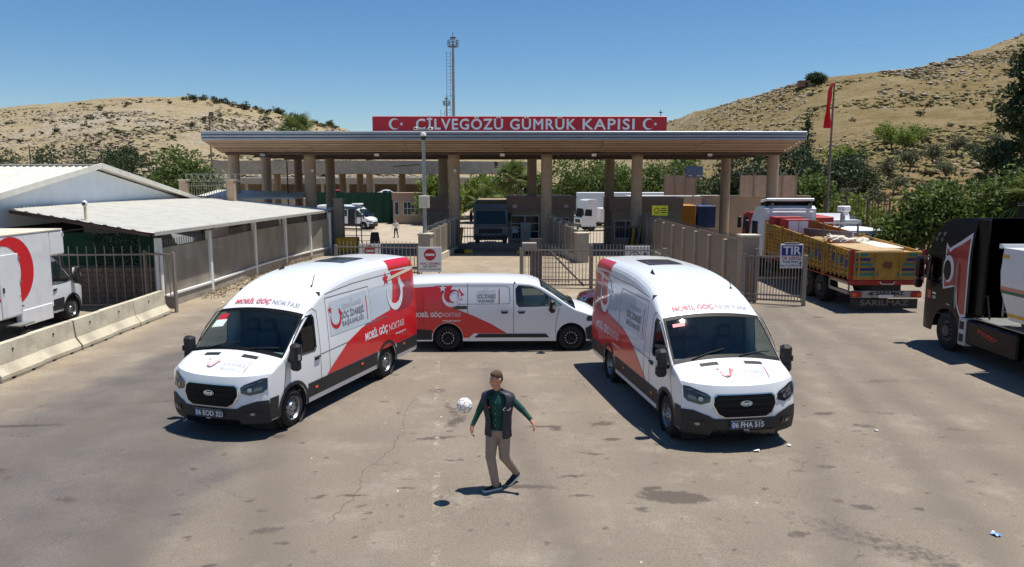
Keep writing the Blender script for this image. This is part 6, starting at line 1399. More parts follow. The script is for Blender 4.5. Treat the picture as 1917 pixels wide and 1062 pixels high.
mb = MB(); mb.box((0, -4.0, 1.15), (1.0, 8.2, .2), black); mb.box((-.5, -2.2, .62), (.1, .12, 1.1), black); mb.box((.5, -2.2, .62), (.1, .12, 1.1), black); mb.build('chassis', t)
for y in (-5.8, -7.1):
    for sg in (-1, 1): tw(t, (sg * .98, y, .52), side=sg)
# dark trailer parked beyond the black tractor
t = thing('black_trailer', 'tall black truck body parked beyond the black tractor', 'trailer', (16.6, 21.0, 0))
mb = MB(); mb.box((0, -1.5, 2.35), (2.5, 7.4, 2.75), bcab, ch=.03); mb.build('cargo_body', t); mb = MB(); mb.box((0, -1.5, 3.76), (2.56, 7.5, .08), gloss_b, ch=.02); mb.build('top_rail', t); mb = MB(); mb.box((0, -1.5, .85), (1.0, 7.0, .25), black); mb.build('chassis', t)
for y in (-4.4, .8):
    for sg in (-1, 1): tw(t, (sg * 1.0, y, .52), side=sg)
# ---------------- generic distant lorries
def lorry(name, label, loc, rz, cabm, box=None, cl=1.9, roof=3.4, group=None, boxd=(8, 2.5, 2.6), zb=1.2, glassy=True):
    """x right, y forward; cab front at y=0"""
    t = thing(name, label, 'lorry', loc, rz, group); mb = MB()
    mb.prism([(0, .5), (.05, 1.4), (-.08, 1.55), (-.28, 2.6), (-.55, roof - .12), (-1.0, roof), (-cl, roof), (-cl, 1.0), (-1.75, .95), (-1.75, .5)], -1.22, 1.22, cabm, lambda a, b, q: (q, a, b)); c = mb.build('cab', t)
    mb = MB(); mb.add([(x * (1.12 if z < 2 else 1.05), y, z) for x, y, z in ((-1, -.075, 1.6), (1, -.075, 1.6), (1, -.245, 2.55), (-1, -.245, 2.55))], [(0, 1, 2, 3)], M('booth_glass', srgb(40, 46, 52), .1, spec=.35)); mb.build('windscreen', c)
    for sg in (-1, 1):
        mb = MB(); mb.prism([(-.35, 1.75), (-1.25, 1.7), (-1.25, 2.45), (-.5, 2.5)], sg * 1.222, sg * 1.235, M('booth_glass', srgb(40, 46, 52), .1, spec=.35), lambda a, b, q: (q, a, b)); mb.build('side_window', c)
        mb = MB(); mb.box((sg * 1.4, -.12, 2.1), (.2, .16, .65), plast, ch=.04); mb.build('mirror', c)
        mb = MB(); mb.box((sg * .92, .03, .78), (.4, .06, .22), lampg, ch=.02); mb.build('headlight', c)
    mb = MB(); mb.box((0, .035, 1.15), (1.7, .05, .42), plast, ch=.02); mb.box((0, .05, .6), (2.4, .1, .32), plast, ch=.03); mb.build('grille', c)
    if box:
        mb = MB(); mb.box((0, -cl - .4 - boxd[0] / 2, zb + boxd[2] / 2), (boxd[1], boxd[0], boxd[2]), box, ch=.03); mb.build('cargo_body', t)
    mb = MB(); mb.box((0, -cl - 1.5 - (boxd[0] / 2 if box else 1), .85), (.95, (boxd[0] if box else 4) + 1, .28), black); mb.build('chassis', t)
    ys = (-1.25, -cl - 3.2) + ((-cl - boxd[0] + 1.2,) if box else ())
    for y in ys:
        for sg in (-1, 1): tw(t, (sg * 1.0, y, .52), side=sg)
    return t
lorry('grey_lorry', 'grey lorry coming towards the centre lane gate in the canopy shade', (-1.55, 55.0, -.35), pi, M('cab_grey', srgb(140, 146, 148), .5, var=.1, scale=2, grime=.3), M('load_tan', srgb(150, 128, 100), .9, var=.2, scale=3), roof=2.95, boxd=(7, 2.45, 2.0))
lorry('white_tractor', 'white truck tractor in the yard seen between the middle columns', (7.6, 88, -1.5), pi / 2 + .25, cabw, M('tank_white', srgb(216, 216, 214), .4), roof=3.6, boxd=(3.4, 2.4, 1.6), zb=1.0)
lorry('white_semi', 'long white box lorry parked behind the white tractor', (6.0, 98, -1.5), pi / 2, cabw, M('box_pale', srgb(206, 212, 216), .5), roof=3.6, boxd=(12, 2.5, 3.0))
t = thing('curtain_trailer', 'long pale trailer roof beyond the right booth', 'trailer', (15.6, 74, -1.2)); mb = MB(); mb.box((0, 0, 2.6), (9, 2.6, 2.7), tan2, ch=.03); mb.build('body', t); mb = MB(); mb.box((0, 0, 4.0), (9.1, 2.7, .12), roofw); mb.build('roof', t)
for x in (-3.5, 2.2, 3.6): mb = MB(); mb.lathe([(.3, -1.2), (.52, -1.18), (.52, 1.18), (.3, 1.2)], tyre, (x, 0, .52), 'Y', 20); mb.build('wheel_pair', t)
# containers and red truck beyond the truck lane
def skip_box(label, loc, d, mat, cat='container'):
    t = thing('storage_container', label, cat, loc, group='coloured containers beyond the truck lane'); mb = MB(); mb.box((0, 0, d[2] / 2), d, mat, ch=.04); mb.build('shell', t)
    for q in range(7): mb = MB(); mb.box((-d[0] / 2 + d[0] * (q + .5) / 7, -d[1] / 2 - .015, d[2] / 2), (.07, .05, d[2] - .2), mat); mb.build('rib', t)
    return t
skip_box('ochre yellow container beside the blue one beyond the slatted fence', (14.0, 62.0, .5), (1.25, 2.4, 1.9), M('ochre', srgb(184, 126, 30), .6, grime=.2))
skip_box('dark blue container between the yellow one and the red truck', (15.5, 62.0, .6), (1.45, 2.4, 1.75), M('deep_blue', srgb(28, 54, 104), .6, grime=.2))
w = thing('yellow_board', 'bright yellow notice board above the slatted fence', 'sign', (8.9, 46.0, 2.2)); mb = MB(); mb.box((0, 0, .4), (.95, .05, .6), M('lime_yellow', srgb(222, 224, 40), .5)); mb.build('board', w)
mb = MB(); patch(mb, circ(-.2, .4, .17, 18), lambda a, b: (a, -.03, b), sred, holes=[circ(-.2, .4, .12, 18)], step=.3); mb.build('prohibition_ring', w); mb = MB(); mb.box((.22, -.03, .52), (.34, .006, .05), stxt); mb.box((.22, -.03, .4), (.34, .006, .05), stxt); mb.box((.22, -.03, .28), (.34, .006, .05), stxt); tag(mb.build('text_lines', w), kind='stuff'); mb = MB(); mb.box((0, .05, -1.0), (.06, .06, 2.4), galv); mb.build('leg', w)
rt = lorry('red_lorry', 'red lorry parked beyond the slatted fence, left of the white cab', (14.2, 43.0, 0), -.05, tred, M('lorry_red_box', srgb(176, 30, 36), .5, grime=.25), roof=2.7, boxd=(5.0, 2.4, 1.5), zb=1.25)
mb = MB(); mb.box((0, -7.32, 2.1), (1.6, .04, .35), M('lamp_blue', srgb(70, 96, 150), .3)); mb.box((0, -7.34, 1.6), (2.3, .06, .3), black); mb.build('tail_bar', rt)
# white van with lettering between the yellow lorry and the fence
w = lorry('white_delivery_lorry', 'small white lorry with blue lettering right of the yellow lorry cab', (17.6, 43.0, 0), 0, cabw, M('box_pale', srgb(206, 212, 216), .5), roof=2.3, boxd=(3.2, 2.0, 1.25), zb=.75)
mb = MB(); put_text(mb, 'ISC  EX', .26, M('print_navy', srgb(30, 50, 110), .5), lambda a, b: (a, -5.53, 1.7 + b), bold=.008, xs=1.1); mb.build('lettering', w)
# ---------------- minibus and dark red car (van kit)
def bus_clad(B): return [[(-B.wb + B.ra + .04, .34), (-B.ra - .04, .34), (-B.ra - .02, .6), (-B.wb + B.ra + .02, .6)]]
SP = Body(W=.99, H=2.62, R=.35, ww=.23, ra=.42, wb=4.2, xf=.98, xr=-5.9, xt=.3, nose_in=.09, tum=.12, zw=1.0, zb=.30, xside=.68, top=[(1.0, 1.05), (.8, 1.14), (.5, 1.28), (.28, 1.36), (0, 1.6), (-.5, 2.1), (-.75, 2.32), (-1.1, 2.48), (-1.6, 2.58), (-2.5, 2.62), (-5.5, 2.6), (-5.9, 2.5)], rad=[(1, .06), (.3, .07), (-.6, .12), (-5.9, .18)], crown=[(1, .1), (.3, .08), (-5.9, .05)],
    ws=(.28, -.55), frit=.05, swin=[[(.05, 1.38), (-.2, 1.32), (-.85, 1.32), (-.85, 1.98), (-.5, 1.98)], [(-2.0, 1.4), (-3.3, 1.4), (-3.3, 2.05), (-2.0, 2.05)], [(-3.4, 1.4), (-5.6, 1.4), (-5.6, 2.05), (-3.4, 2.05)]], bulk=-2.2, zhood=1.03, fprof=[(.2, .9), (.5, .98), (.8, .95), (1.1, .88)], fround=.32, fpow=2.8, chromeg=False, archtrim=True, clad=bus_clad, lines=[[(-.95, .4), (-.95, 2.1)]], handles=[(-.85, 1.15)], mirror=(.12, 1.45), ms=1.1, markers=[], face=expert_face)
mbus = van(SP, 'minibus', 'white minibus with its side door open in the sunlit far yard', (-17.2, 91.0, -1.5), -.32, None, cat='minibus')
mb = MB(); patch(mb, [(-.98, .45), (-1.85, .45), (-1.85, 2.2), (-.98, 2.2)], SP.side(-1, .01), black, step=.4); mb.build('open_doorway', mbus)
mb = MB(); mb.box((-1.2, 0, 2.68), (.9, 1.1, .16), paint_w, ch=.06); mb.build('roof_unit', mbus); mbus.scale = (1.1, 1.1, 1.1)
crd = M('car_dark_red', srgb(74, 18, 26), .25, coat=.8)
def car_face(B, t, plate):
    for sg in (1, -1):
        mb = MB(); patch(mb, [(sg * y, z) for y, z in ((.5, .62), (.82, .64), (.84, .76), (.55, .72))], B.front(.012), lampg, step=.2); mb.build('headlight', t)
    mb = MB(); patch(mb, [(-.45, .45), (.45, .45), (.5, .66), (-.5, .66)], B.front(.012), gloss_b, step=.2); mb.build('grille', t)
CR = Body(W=.90, H=1.46, R=.32, ww=.2, ra=.37, wb=2.65, xf=.88, xr=-3.55, xt=.2, nose_in=.12, tum=.22, zw=.85, zb=.22, xside=.55, top=[(.9, .72), (.7, .82), (.2, .92), (-.45, 1.0), (-.9, 1.22), (-1.3, 1.41), (-1.8, 1.46), (-2.4, 1.42), (-2.9, 1.2), (-3.2, 1.05), (-3.55, .98)], rad=[(.9, .06), (-.4, .07), (-1.3, .1), (-3.55, .1)], crown=[(.9, .08), (-.4, .07), (-3.55, .05)],
    ws=(-.45, -1.27), frit=.05, swin=[[(-.78, .98), (-1.6, .98), (-1.6, 1.30), (-1.30, 1.28)], [(-1.7, .98), (-2.6, .98), (-2.45, 1.26), (-1.7, 1.30)]], bulk=-2.9, zhood=.72, fprof=[(.15, .8), (.4, .88), (.6, .86), (.8, .76)], fround=.36, fpow=2.6, chromeg=False, archtrim=False, clad=lambda B: [[(-B.wb + B.ra + .04, .24), (-B.ra - .04, .24), (-B.ra - .04, .32), (-B.wb + B.ra + .04, .32)]], lines=[[(-1.65, .3), (-1.65, 1.0)]], handles=[(-1.5, .82), (-2.5, .84)], mirror=(-.85, 1.0), ms=.6, markers=[], face=car_face)
van(CR, 'parked_car', 'dark red car half hidden between the low van and the right van', (3.0, 24.9, 0), pi - .08, None, cat='car', paint=crd)
for i, (x, y, c_, lb) in enumerate(((-29.6, 140, M('car_pink', srgb(196, 60, 80), .3, coat=.5), 'small red car roof far behind the net fence'), (-21, 140, paint_w, 'white car roof far behind the net fence, nearer the booth'))):
    van(CR, 'parked_car', lb, (x, y, .95), .2, None, cat='car', paint=c_)
w = MB(); w.box((-30, 142, -.3), (44, 14, 2.4), conc); tag(w.build('raised_platform'), kind='structure')
# ================================================================ VEGETATION
def leafmat(name, c1, c2, tr=.25):
    m = bpy.data.materials.new(name); m.use_nodes = True; N = m.node_tree.nodes; L = m.node_tree.links; b = N['Principled BSDF']
    g = N.new('ShaderNodeNewGeometry'); r = N.new('ShaderNodeValToRGB'); r.color_ramp.elements[0].color = (*c1, 1); r.color_ramp.elements[1].color = (*c2, 1); L.new(g.outputs['Random Per Island'], r.inputs[0]); L.new(r.outputs[0], b.inputs['Base Color'])
    b.inputs['Roughness'].default_value = .6; b.inputs['Specular IOR Level'].default_value = .3
    t = N.new('ShaderNodeBsdfTranslucent'); L.new(r.outputs[0], t.inputs[0]); mx = N.new('ShaderNodeMixShader'); mx.inputs[0].default_value = tr
    L.new(b.outputs[0], mx.inputs[1]); L.new(t.outputs[0], mx.inputs[2]); L.new(mx.outputs[0], N['Material Output'].inputs[0]); return m
LG = leafmat('leaf_green', (.06, .10, .02), (.14, .19, .045), .35); LB = leafmat('leaf_bright', (.10, .15, .02), (.22, .27, .05), .35); LD = leafmat('leaf_dark', (.025, .046, .02), (.065, .09, .035)); LO = leafmat('leaf_olive', (.08, .09, .045), (.17, .175, .095), .3); LS = leafmat('scrub', (.045, .05, .02), (.10, .10, .045))
LP = leafmat('palm_leaf', (.07, .11, .03), (.16, .19, .05)); bark = M('bark', srgb(96, 80, 64), .95, var=.25, scale=6, bump=.5)
def leaves(rng, blobs, n, size, clump=.35, per=14, flat=0.0):
    """returns vertex and quad arrays of small leaf faces clumped through the blobs"""
    B = np.array(blobs, dtype=float); vol = (B[:, 3] * B[:, 4] * B[:, 5]) ** .8; k = max(1, n // per)
    bi = rng.choice(len(B), k, p=vol / vol.sum()); d = rng.normal(size=(k, 3)); d /= np.linalg.norm(d, axis=1)[:, None]; rad = rng.uniform(.35, 1.0, k) ** .55
    c = B[bi, :3] + d * rad[:, None] * B[bi, 3:6]
    pts = np.repeat(c, per, 0) + rng.normal(size=(k * per, 3)) * clump * np.array([1, 1, .75]); n = len(pts)
    a = rng.normal(size=(n, 3)); a[:, 2] *= (1 - flat); a /= np.linalg.norm(a, axis=1)[:, None]; b = rng.normal(size=(n, 3)); b -= (b * a).sum(1)[:, None] * a; b /= np.linalg.norm(b, axis=1)[:, None]
    s = size * rng.uniform(.6, 1.4, n)[:, None]; V = np.stack([pts - a * s, pts + b * s * .45, pts + a * s, pts - b * s * .45], 1).reshape(-1, 3)
    return V, np.arange(4 * n).reshape(-1, 4)
def leaf_mesh(name, seed, blobs, n, size, mat, clump=.35, per=14):
    V_, F_ = leaves(np.random.default_rng(seed), blobs, n, size, clump, per); o = from_arrays(name, V_, F_, [mat], smooth=False); me = o.data; bpy.data.objects.remove(o); return me
def limbs(mb, base, blobs, r0, rng, lean=(0, 0), fork=.35):
    top = Vector((sum(b[0] for b in blobs) / len(blobs), sum(b[1] for b in blobs) / len(blobs), sum(b[2] for b in blobs) / len(blobs))); base = Vector(base); f = base.lerp(top, fork) + Vector((rng.gauss(0, .1), rng.gauss(0, .1), 0))
    mb.path([base - Vector((0, 0, .3)), base.lerp(f, .5) + Vector((rng.gauss(0, .06), rng.gauss(0, .06), 0)), f], [r0 * 1.25, r0, r0 * .8], bark, 8)
    for b in blobs:
        e = Vector(b[:3]) + Vector((0, 0, b[5] * .2)); m = f.lerp(e, .5) + Vector((rng.gauss(0, .15), rng.gauss(0, .15), rng.gauss(.1, .1))); mb.path([f, m, e], [r0 * .6, r0 * .4, r0 * .12], bark, 6)
def tree(name, label, loc, blobs, n, size, mat, r0=.18, seed=1, clump=.35, cat='tree', group=None, fork=.35, per=14):
    t = thing(name, label, cat, loc, group=group); rng = random.Random(seed); mb = MB(); limbs(mb, (0, 0, 0), blobs, r0, rng, fork=fork); mb.build('trunk', t, smooth=50)
    o = share('crown', leaf_mesh('crown', seed, blobs, n, size, mat, clump, per), t); return t
def rblobs(seed, h, r, k, zlo=.35, flat=1.0):
    rg = random.Random(seed); out = []
    for i in range(k):
        a = rg.uniform(0, 2 * pi); q = rg.uniform(.2, .75) * r; z = h * rg.uniform(zlo, .86); s_ = r * rg.uniform(.32, .55) * (1.15 - .5 * (z / h)); out.append((q * cos(a), q * sin(a), z, s_, s_, s_ * .75 * flat))
    return out
# left side trees
tree('broadleaf_tree', 'large round green tree behind the white shed, left of the canopy', (-29.5, 67, -1), [(0, 0, 4.2, 2.9, 2.6, 2.1), (1.9, 0, 5.0, 2.0, 2.0, 1.8), (-2.2, .3, 3.6, 2.0, 1.9, 1.5), (.6, 0, 6.6, 1.9, 1.8, 1.5), (3.4, 0, 3.6, 1.7, 1.7, 1.4), (4.6, .3, 2.8, 1.5, 1.4, 1.2), (-3.4, 0, 2.6, 1.4, 1.4, 1.1)], 11000, .17, LG, .25, 11, .42)
for i, (x, y, r, h, lb) in enumerate(((-74, 120, 3.6, 11.2, 'dark tree leftmost beyond the white shed roof'), (-67, 118, 3.8, 11.8, 'dark tree second from the left beyond the shed roof'), (-60.5, 116, 3.5, 11.0, 'dark tree third from the left beyond the shed roof'), (-55, 115, 3.3, 9.6, 'lower dark tree sloping down to the shed ridge'))):
    tree('evergreen_tree', lb, (x, y, -1.6), rblobs(30 + i, h, r * 1.35, 9, .3), 3600, .22, LD, .2, 30 + i, .5, group='dark trees beyond the shed')
for i, (a, y, r, h, lb) in enumerate(((-.523, 205, 2.6, 6.2, 'small round bush tree at the hill foot left of the green tree'), (-.492, 212, 3.2, 7.0, 'wider bushy tree at the hill foot just left of the large green tree'))):
    tree('field_tree', lb, (a * y, y, hill_z(a, y) - .2), rblobs(40 + i, h, r * 1.4, 7, .3), 1800, .3, LD, .16, 40 + i, .5)
# trees under and behind the canopy
for i, (x, y, r, h, m_, lb) in enumerate(((10, 112, 5.0, 9.6, LG, 'leftmost big leafy tree behind the white lorries'), (16.5, 110, 5.0, 9.8, LG, 'second big leafy tree behind the white lorries'), (22.5, 108, 4.6, 9.2, LG, 'third big leafy tree behind the right booth'), (-9.5, 100, 2.4, 6.4, LB, 'bright green tree seen left of the third column'), (-4.4, 104, 2.8, 6.8, LB, 'bright green tree right of the third column'), (3, 118, 4.2, 8.2, LG, 'leafy tree behind the tall palm'), (28.5, 100, 4.2, 10.5, LD, 'dark pine left of the right screen wall'), (34, 98, 4.4, 11.2, LD, 'dark pine behind the right screen wall'), (39, 94, 3.8, 9.6, LD, 'dark pine right of the canopy end'), (-38, 90, 2.6, 6.2, LB, 'light green tree seen between the left columns'), (31, 82, 3.0, 6.5, LG, 'round green tree right of the rightmost column'), (22.5, 50, 1.6, 3.2, LB, 'bright green bush behind the white lorry cab'))):
    tree('leafy_tree' if m_ is not LD else 'pine_tree', lb, (x, y, -1.6 if y > 80 else -.2), rblobs(60 + i, h, r * 1.25, 15, .2), 9500, .23, m_, .22, 60 + i, .5, group='trees behind the canopy')
# slim conifers
def conifer(label, loc, h, r, n, mat, seed, size=.16, droop=.2, name='conifer_tree'):
    bl = []; rg = random.Random(seed); k = 26
    for i in range(k):
        z = h * (.08 + .9 * i / k); rr = r * (1 - z / h) ** .8 + .12
        for q in range(3): a = rg.uniform(0, 2 * pi); d = rr * rg.uniform(.3, .85); bl.append((d * cos(a), d * sin(a), z - droop * d, rr * .42, rr * .42, .28 + .02 * rr))
    t = thing(name, label, 'tree', loc); mb = MB(); mb.tube((0, 0, -.3), (0, 0, h * .96), .03 * h ** .8, bark, r1=.02, n=8)
    for b in bl[::2]: mb.tube((0, 0, b[2] + .2), (b[0], b[1], b[2]), .03, bark, r1=.01, n=4)
    mb.build('trunk', t); share('crown', leaf_mesh('crown', seed, bl, n, size, mat, .22, 12), t); return t
conifer('slim dark conifer rising beside the canopy end', (38.2, 100, -.5), 14.4, 1.5, 2800, LD, 91, .2)
conifer('short conifer tip showing over the canopy roof on the right', (33, 104, -.5), 11.2, 1.7, 1800, LD, 92, .2)
conifer('tall dark conifer cut by the right edge of the photo', (33.2, 49.5, 0), 15.6, 3.9, 16000, LD, 93, .18, .25)
# right-hand leafy trees in front of the slope
tree('walnut_tree', 'bright leafy tree behind the yellow lorry tail, right side', (20.0, 36.5, 0), [(0, 0, 2.6, 1.5, 1.4, 1.1), (-1.3, 0, 1.9, 1.2, 1.1, .9), (.9, 0, 3.4, 1.2, 1.2, .9), (1.5, .2, 2.3, 1.2, 1.2, 1.0), (-.5, 0, 3.5, 1.0, 1.0, .7), (-2.0, .2, 1.1, .9, .9, .7)], 8500, .13, LG, .13, 101, .26, fork=.3)
tree('walnut_tree', 'bright leafy tree above the black tractor cab', (22.6, 35.0, 0), [(0, 0, 3.6, 1.5, 1.4, 1.1), (1.2, 0, 4.2, 1.2, 1.1, .9), (-.9, 0, 2.8, 1.2, 1.2, 1.0), (1.6, .2, 2.8, 1.3, 1.2, 1.0), (2.8, 0, 3.5, 1.2, 1.2, .9), (0, -.3, 2.0, 1.5, 1.2, .9)], 9000, .13, LG, .13, 102, .26, fork=.3)
# olives and shrubs on the slope
ol = [leaf_mesh('crown', 200 + i, rblobs(200 + i, 3.2, 1.7, 8, .45), 900, .17, LO, .3, 9) for i in range(3)]; olb = leaf_mesh('crown', 210, rblobs(210, 4.2, 2.4, 9, .4), 1500, .18, LB, .35, 9)
otr = []
for i in range(3): mb = MB(); limbs(mb, (0, 0, 0), rblobs(200 + i, 3.2, 1.7, 8, .45), .12, random.Random(i), fork=.3); otr.append(mb.mesh('trunk', 50))
spots = [(1655, 100, 1.0, 0), (1617, 96, .9, 0), (1692, 108, 1.05, 0), (1738, 112, 1.0, 0), (1780, 118, 1.0, 0), (1573, 90, 1.1, 0), (1600, 118, .9, 0), (1660, 128, 1.2, 1), (1715, 130, 1.0, 1), (1686, 126, .9, 1), (1762, 100, .85, 0), (1815, 120, .9, 0), (1640, 82, .8, 0), (1560, 112, 1.2, 1), (1735, 88, .7, 0), (1590, 78, 1.0, 0), (1850, 130, .8, 0), (1670, 92, .8, 0)]
nth = 'first second third fourth fifth sixth seventh eighth ninth tenth eleventh twelfth thirteenth fourteenth'.split(); rank = lambda px, b: sorted(q[0] for q in spots if q[3] == b).index(px)
for i, (px, y, s_, br) in enumerate(spots):
    a = (px - 958.5) / 1426.46; t = thing('olive_tree', (nth[rank(px, 0)] + ' grey-green olive tree from the left on the right slope') if not br else (nth[rank(px, 1)] + ' from the left of the brighter young trees among the slope olives'), 'tree', (a * y, y, hill_z(a, y) - .1), hash01(i) * 6, group='olive trees on the right slope')
    t.scale = (s_,) * 3; share('trunk', otr[i % 3], t); share('crown', olb if br else ol[i % 3], t)
shr = [leaf_mesh('foliage', 220 + i, rblobs(220 + i, 1.5, 1.3, 5, .1, 1.0), 260, .22, LS, .25, 8) for i in range(3)]
rg = random.Random(4); cnt = 0
def shrub(a, y, s_, mats, label, group):
    o = share('hill_shrub', mats, None, (a * y, y, hill_z(a, y) - .15), (0, 0, rg.uniform(0, 6)), (s_, s_, s_ * .85)); tag(o, label, 'shrub', group)
for i in range(34):   # ridge line of the left hill
    a = -.42 + .2 * i / 34 + rg.gauss(0, .004); ii_ = int(np.clip((a + 1.1) / 2.35 * nA, 0, nA)); shrub(a, cY1[ii_] * rg.uniform(.96, .995), rg.uniform(1.0, 2.2), shr[i % 3], 'dark shrub standing along the ridge of the left hill', 'shrubs on the left ridge')
for i in range(46):
    a = rg.uniform(-.7, -.22); ii_ = int(np.clip((a + 1.1) / 2.35 * nA, 0, nA)); t_ = rg.uniform(.15, .95); shrub(a, cY0[ii_] + (cY1[ii_] - cY0[ii_]) * t_, rg.uniform(.6, 1.5), shr[i % 3], 'low dark shrub dotted on the face of the left hill', 'shrubs on the left hillside')
for i in range(44):
    a = rg.uniform(.2, .68); ii_ = int(np.clip((a + 1.1) / 2.35 * nA, 0, nA)); t_ = rg.uniform(.25, .97); shrub(a, cY0[ii_] + (cY1[ii_] - cY0[ii_]) * t_, rg.uniform(.4, 1.0), shr[i % 3], 'low scrub bush dotted on the right hillside', 'shrubs on the right hillside')
ii_ = int((.388 + 1.1) / 2.35 * nA); tree('lone_tree', 'lone round dark tree on the skyline of the right hill', (.388 * cY1[ii_] * .97, cY1[ii_] * .97, hill_z(.388, cY1[ii_] * .97) - .3), [(0, 0, 1.9, 2.6, 2.2, 1.6), (1.8, 0, 1.6, 1.6, 1.5, 1.2), (-1.7, 0, 1.5, 1.5, 1.5, 1.1)], 2600, .28, LD, .25, 77, .4, fork=.2)
w = MB(); w.box((0, 0, .9), (3.2, 2.5, 1.8), M('stone_hut', srgb(140, 108, 84), .95, var=.2, scale=2)); w.box((0, 0, 1.86), (3.5, 2.8, .16), M('stone_hut', srgb(140, 108, 84), .95)); w.box((.4, -1.27, .7), (.7, .06, 1.3), darkg); o = w.build('stone_hut', loc=(.373 * cY1[ii_] * .97, cY1[ii_] * .97, hill_z(.373, cY1[ii_] * .97) - .1)); tag(o, 'small stone hut beside the lone skyline tree', 'hut')
# loose limestone and tussocks (uncountable)
def scatter(name, n, arange, trange, size, mat, seed, flat=.5, bias=None, soft=1.0):
    rg = np.random.default_rng(seed); A_ = rg.uniform(*arange, n * 3); T_ = trange[1] - (trange[1] - trange[0]) * rg.uniform(0, 1, n * 3) ** soft; I_ = np.clip(((A_ + 1.1) / 2.35 * nA).astype(int), 0, nA); Y_ = cY0[I_] + (cY1[I_] - cY0[I_]) * T_; X_ = A_ * Y_
    keep = fbm(X_ * .03 + seed, Y_ * .06, 4) + rg.uniform(-.08, .08, n * 3) > bias; A_, T_, Y_, X_, I_ = [q[keep][:n] for q in (A_, T_, Y_, X_, I_)]; J_ = np.clip(np.searchsorted(tt, T_), 0, nT - 1); Z_ = Z[J_, I_]
    m = len(X_); oc = np.array([(1, 0, 0), (0, 1, 0), (-1, 0, 0), (0, -1, 0), (0, 0, 1), (0, 0, -1)], float); s_ = size * rg.uniform(.5, 1.7, m) ** 1.4
    V_ = np.stack([X_, Y_, Z_], 1)[:, None] + oc[None] * (s_[:, None, None] * np.array([1.5, 1.0, flat])) * rg.uniform(.6, 1.4, (m, 6, 1)) + rg.normal(size=(m, 6, 3)) * s_[:, None, None] * .18
    f_ = np.array([(0, 1, 4), (1, 2, 4), (2, 3, 4), (3, 0, 4), (1, 0, 5), (2, 1, 5), (3, 2, 5), (0, 3, 5)]); F_ = (np.arange(m)[:, None, None] * 6 + f_[None]).reshape(-1, 3)
    o = from_arrays(name, V_.reshape(-1, 3), F_, [mat], smooth=False); return o
lime = M('limestone', srgb(158, 146, 126), .95, var=.2, scale=.3)
tag(scatter('loose_rocks', 7000, (-.75, -.1), (.1, .95), .36, lime, 11, .35, .50), 'pale limestone rocks strewn over the left hillside', 'rocks', kind='stuff')
tag(scatter('loose_rocks', 1500, (.18, .38), (.60, .99), .32, lime, 12, .4, .46, 2.2), 'grey rocks along the crest beside the canopy sign', 'rocks', kind='stuff')
tag(scatter('loose_rocks', 1900, (.47, .75), (.70, .995), .34, lime, 13, .4, .44, 2.4), 'grey rocks along the upper right crest', 'rocks', kind='stuff')
tag(scatter('loose_rocks', 1500, (.3, .75), (.04, .85), .22, lime, 14, .4, .53), 'small pale stones in lines across the right slope', 'rocks', kind='stuff')
tag(scatter('dry_tussocks', 6000, (.25, .8), (.03, .95), .3, M('tussock', srgb(110, 100, 58), .95, var=.2, scale=.4), 15, .8, .44), 'dry grass tussocks on the right slope', 'grass', kind='stuff')
tag(scatter('dry_tussocks', 2200, (-.75, -.15), (.05, .9), .36, M('tussock_dark', srgb(84, 78, 48), .95, var=.2, scale=.4), 16, .7, .46), 'dark tussocks on the left hillside', 'grass', kind='stuff')
# palms
fan = MB()
for k in range(15):
    a = radians(-78 + 156 * k / 14); L_ = .95 - .25 * abs(a) / 1.4; c_ = Vector((.55 + .0, 0, 0)); d = Vector((cos(a), sin(a), 0)); n_ = Vector((-sin(a), cos(a), 0)); p1 = c_ + d * L_ * .6 + Vector((0, 0, -.03)); p2 = c_ + d * L_ + Vector((0, 0, -.22))
    fan.add([c_, p1 + n_ * .045, p2, p1 - n_ * .045], [(0, 1, 2, 3)], LP)
fan.tube((0, 0, 0), (.56, 0, 0), .02, LP, n=5); fanm = fan.mesh('frond')
def palm(label, loc, h, s_, k, seed, dead=True):
    t = thing('palm_tree', label, 'palm', loc); rg = random.Random(seed); mb = MB(); pr = []
    for i in range(22): z = h * i / 21; pr.append((.22 * s_ * (1.25 - .35 * i / 21) * (1.0 + .12 * (i % 2)), z))
    mb.lathe(pr, M('palm_bark', srgb(112, 90, 70), .95, var=.25, scale=6, bump=.4), n=12); mb.build('trunk', t, smooth=20)
    for i in range(k):
        el = radians(80 - 125 * (i / k)) + rg.gauss(0, .1); o = share('frond', fanm, t, (0, 0, h), (rg.gauss(0, .2), -el, i * 2.4), (s_ * rg.uniform(.85, 1.15),) * 3)
    return t
palm('tall fan palm behind the booth in the centre lane', (-.1, 77, -1.4), 5.9, 1.55, 30, 1); palm('short fan palm left of the tall one in the centre lane', (-2.8, 79, -1.4), 3.4, 1.5, 24, 2)
palm('palm whose crown shows above the left end of the canopy roof', (-17.2, 62, -.6), 8.6, 1.35, 30, 3); palm('fan palm cut by the right edge above the tractor', (23.0, 33.5, 0), 3.5, 1.25, 24, 4)
# dry weeds along the left wall and fence
V_, F_ = leaves(np.random.default_rng(9), [(-11.5, 29 + i * 1.5, .05, .35, .8, .08) for i in range(11)] + [(-13.5 + i * .5, 26.2, .15, .2, .2, .2) for i in range(3)], 1500, .05, .12, 10); tag(from_arrays('dry_weeds', V_, F_, [leafmat('weed', (.14, .11, .05), (.26, .2, .1))], smooth=False), 'dry weeds and litter along the walkway kerb', 'weeds', kind='stuff')
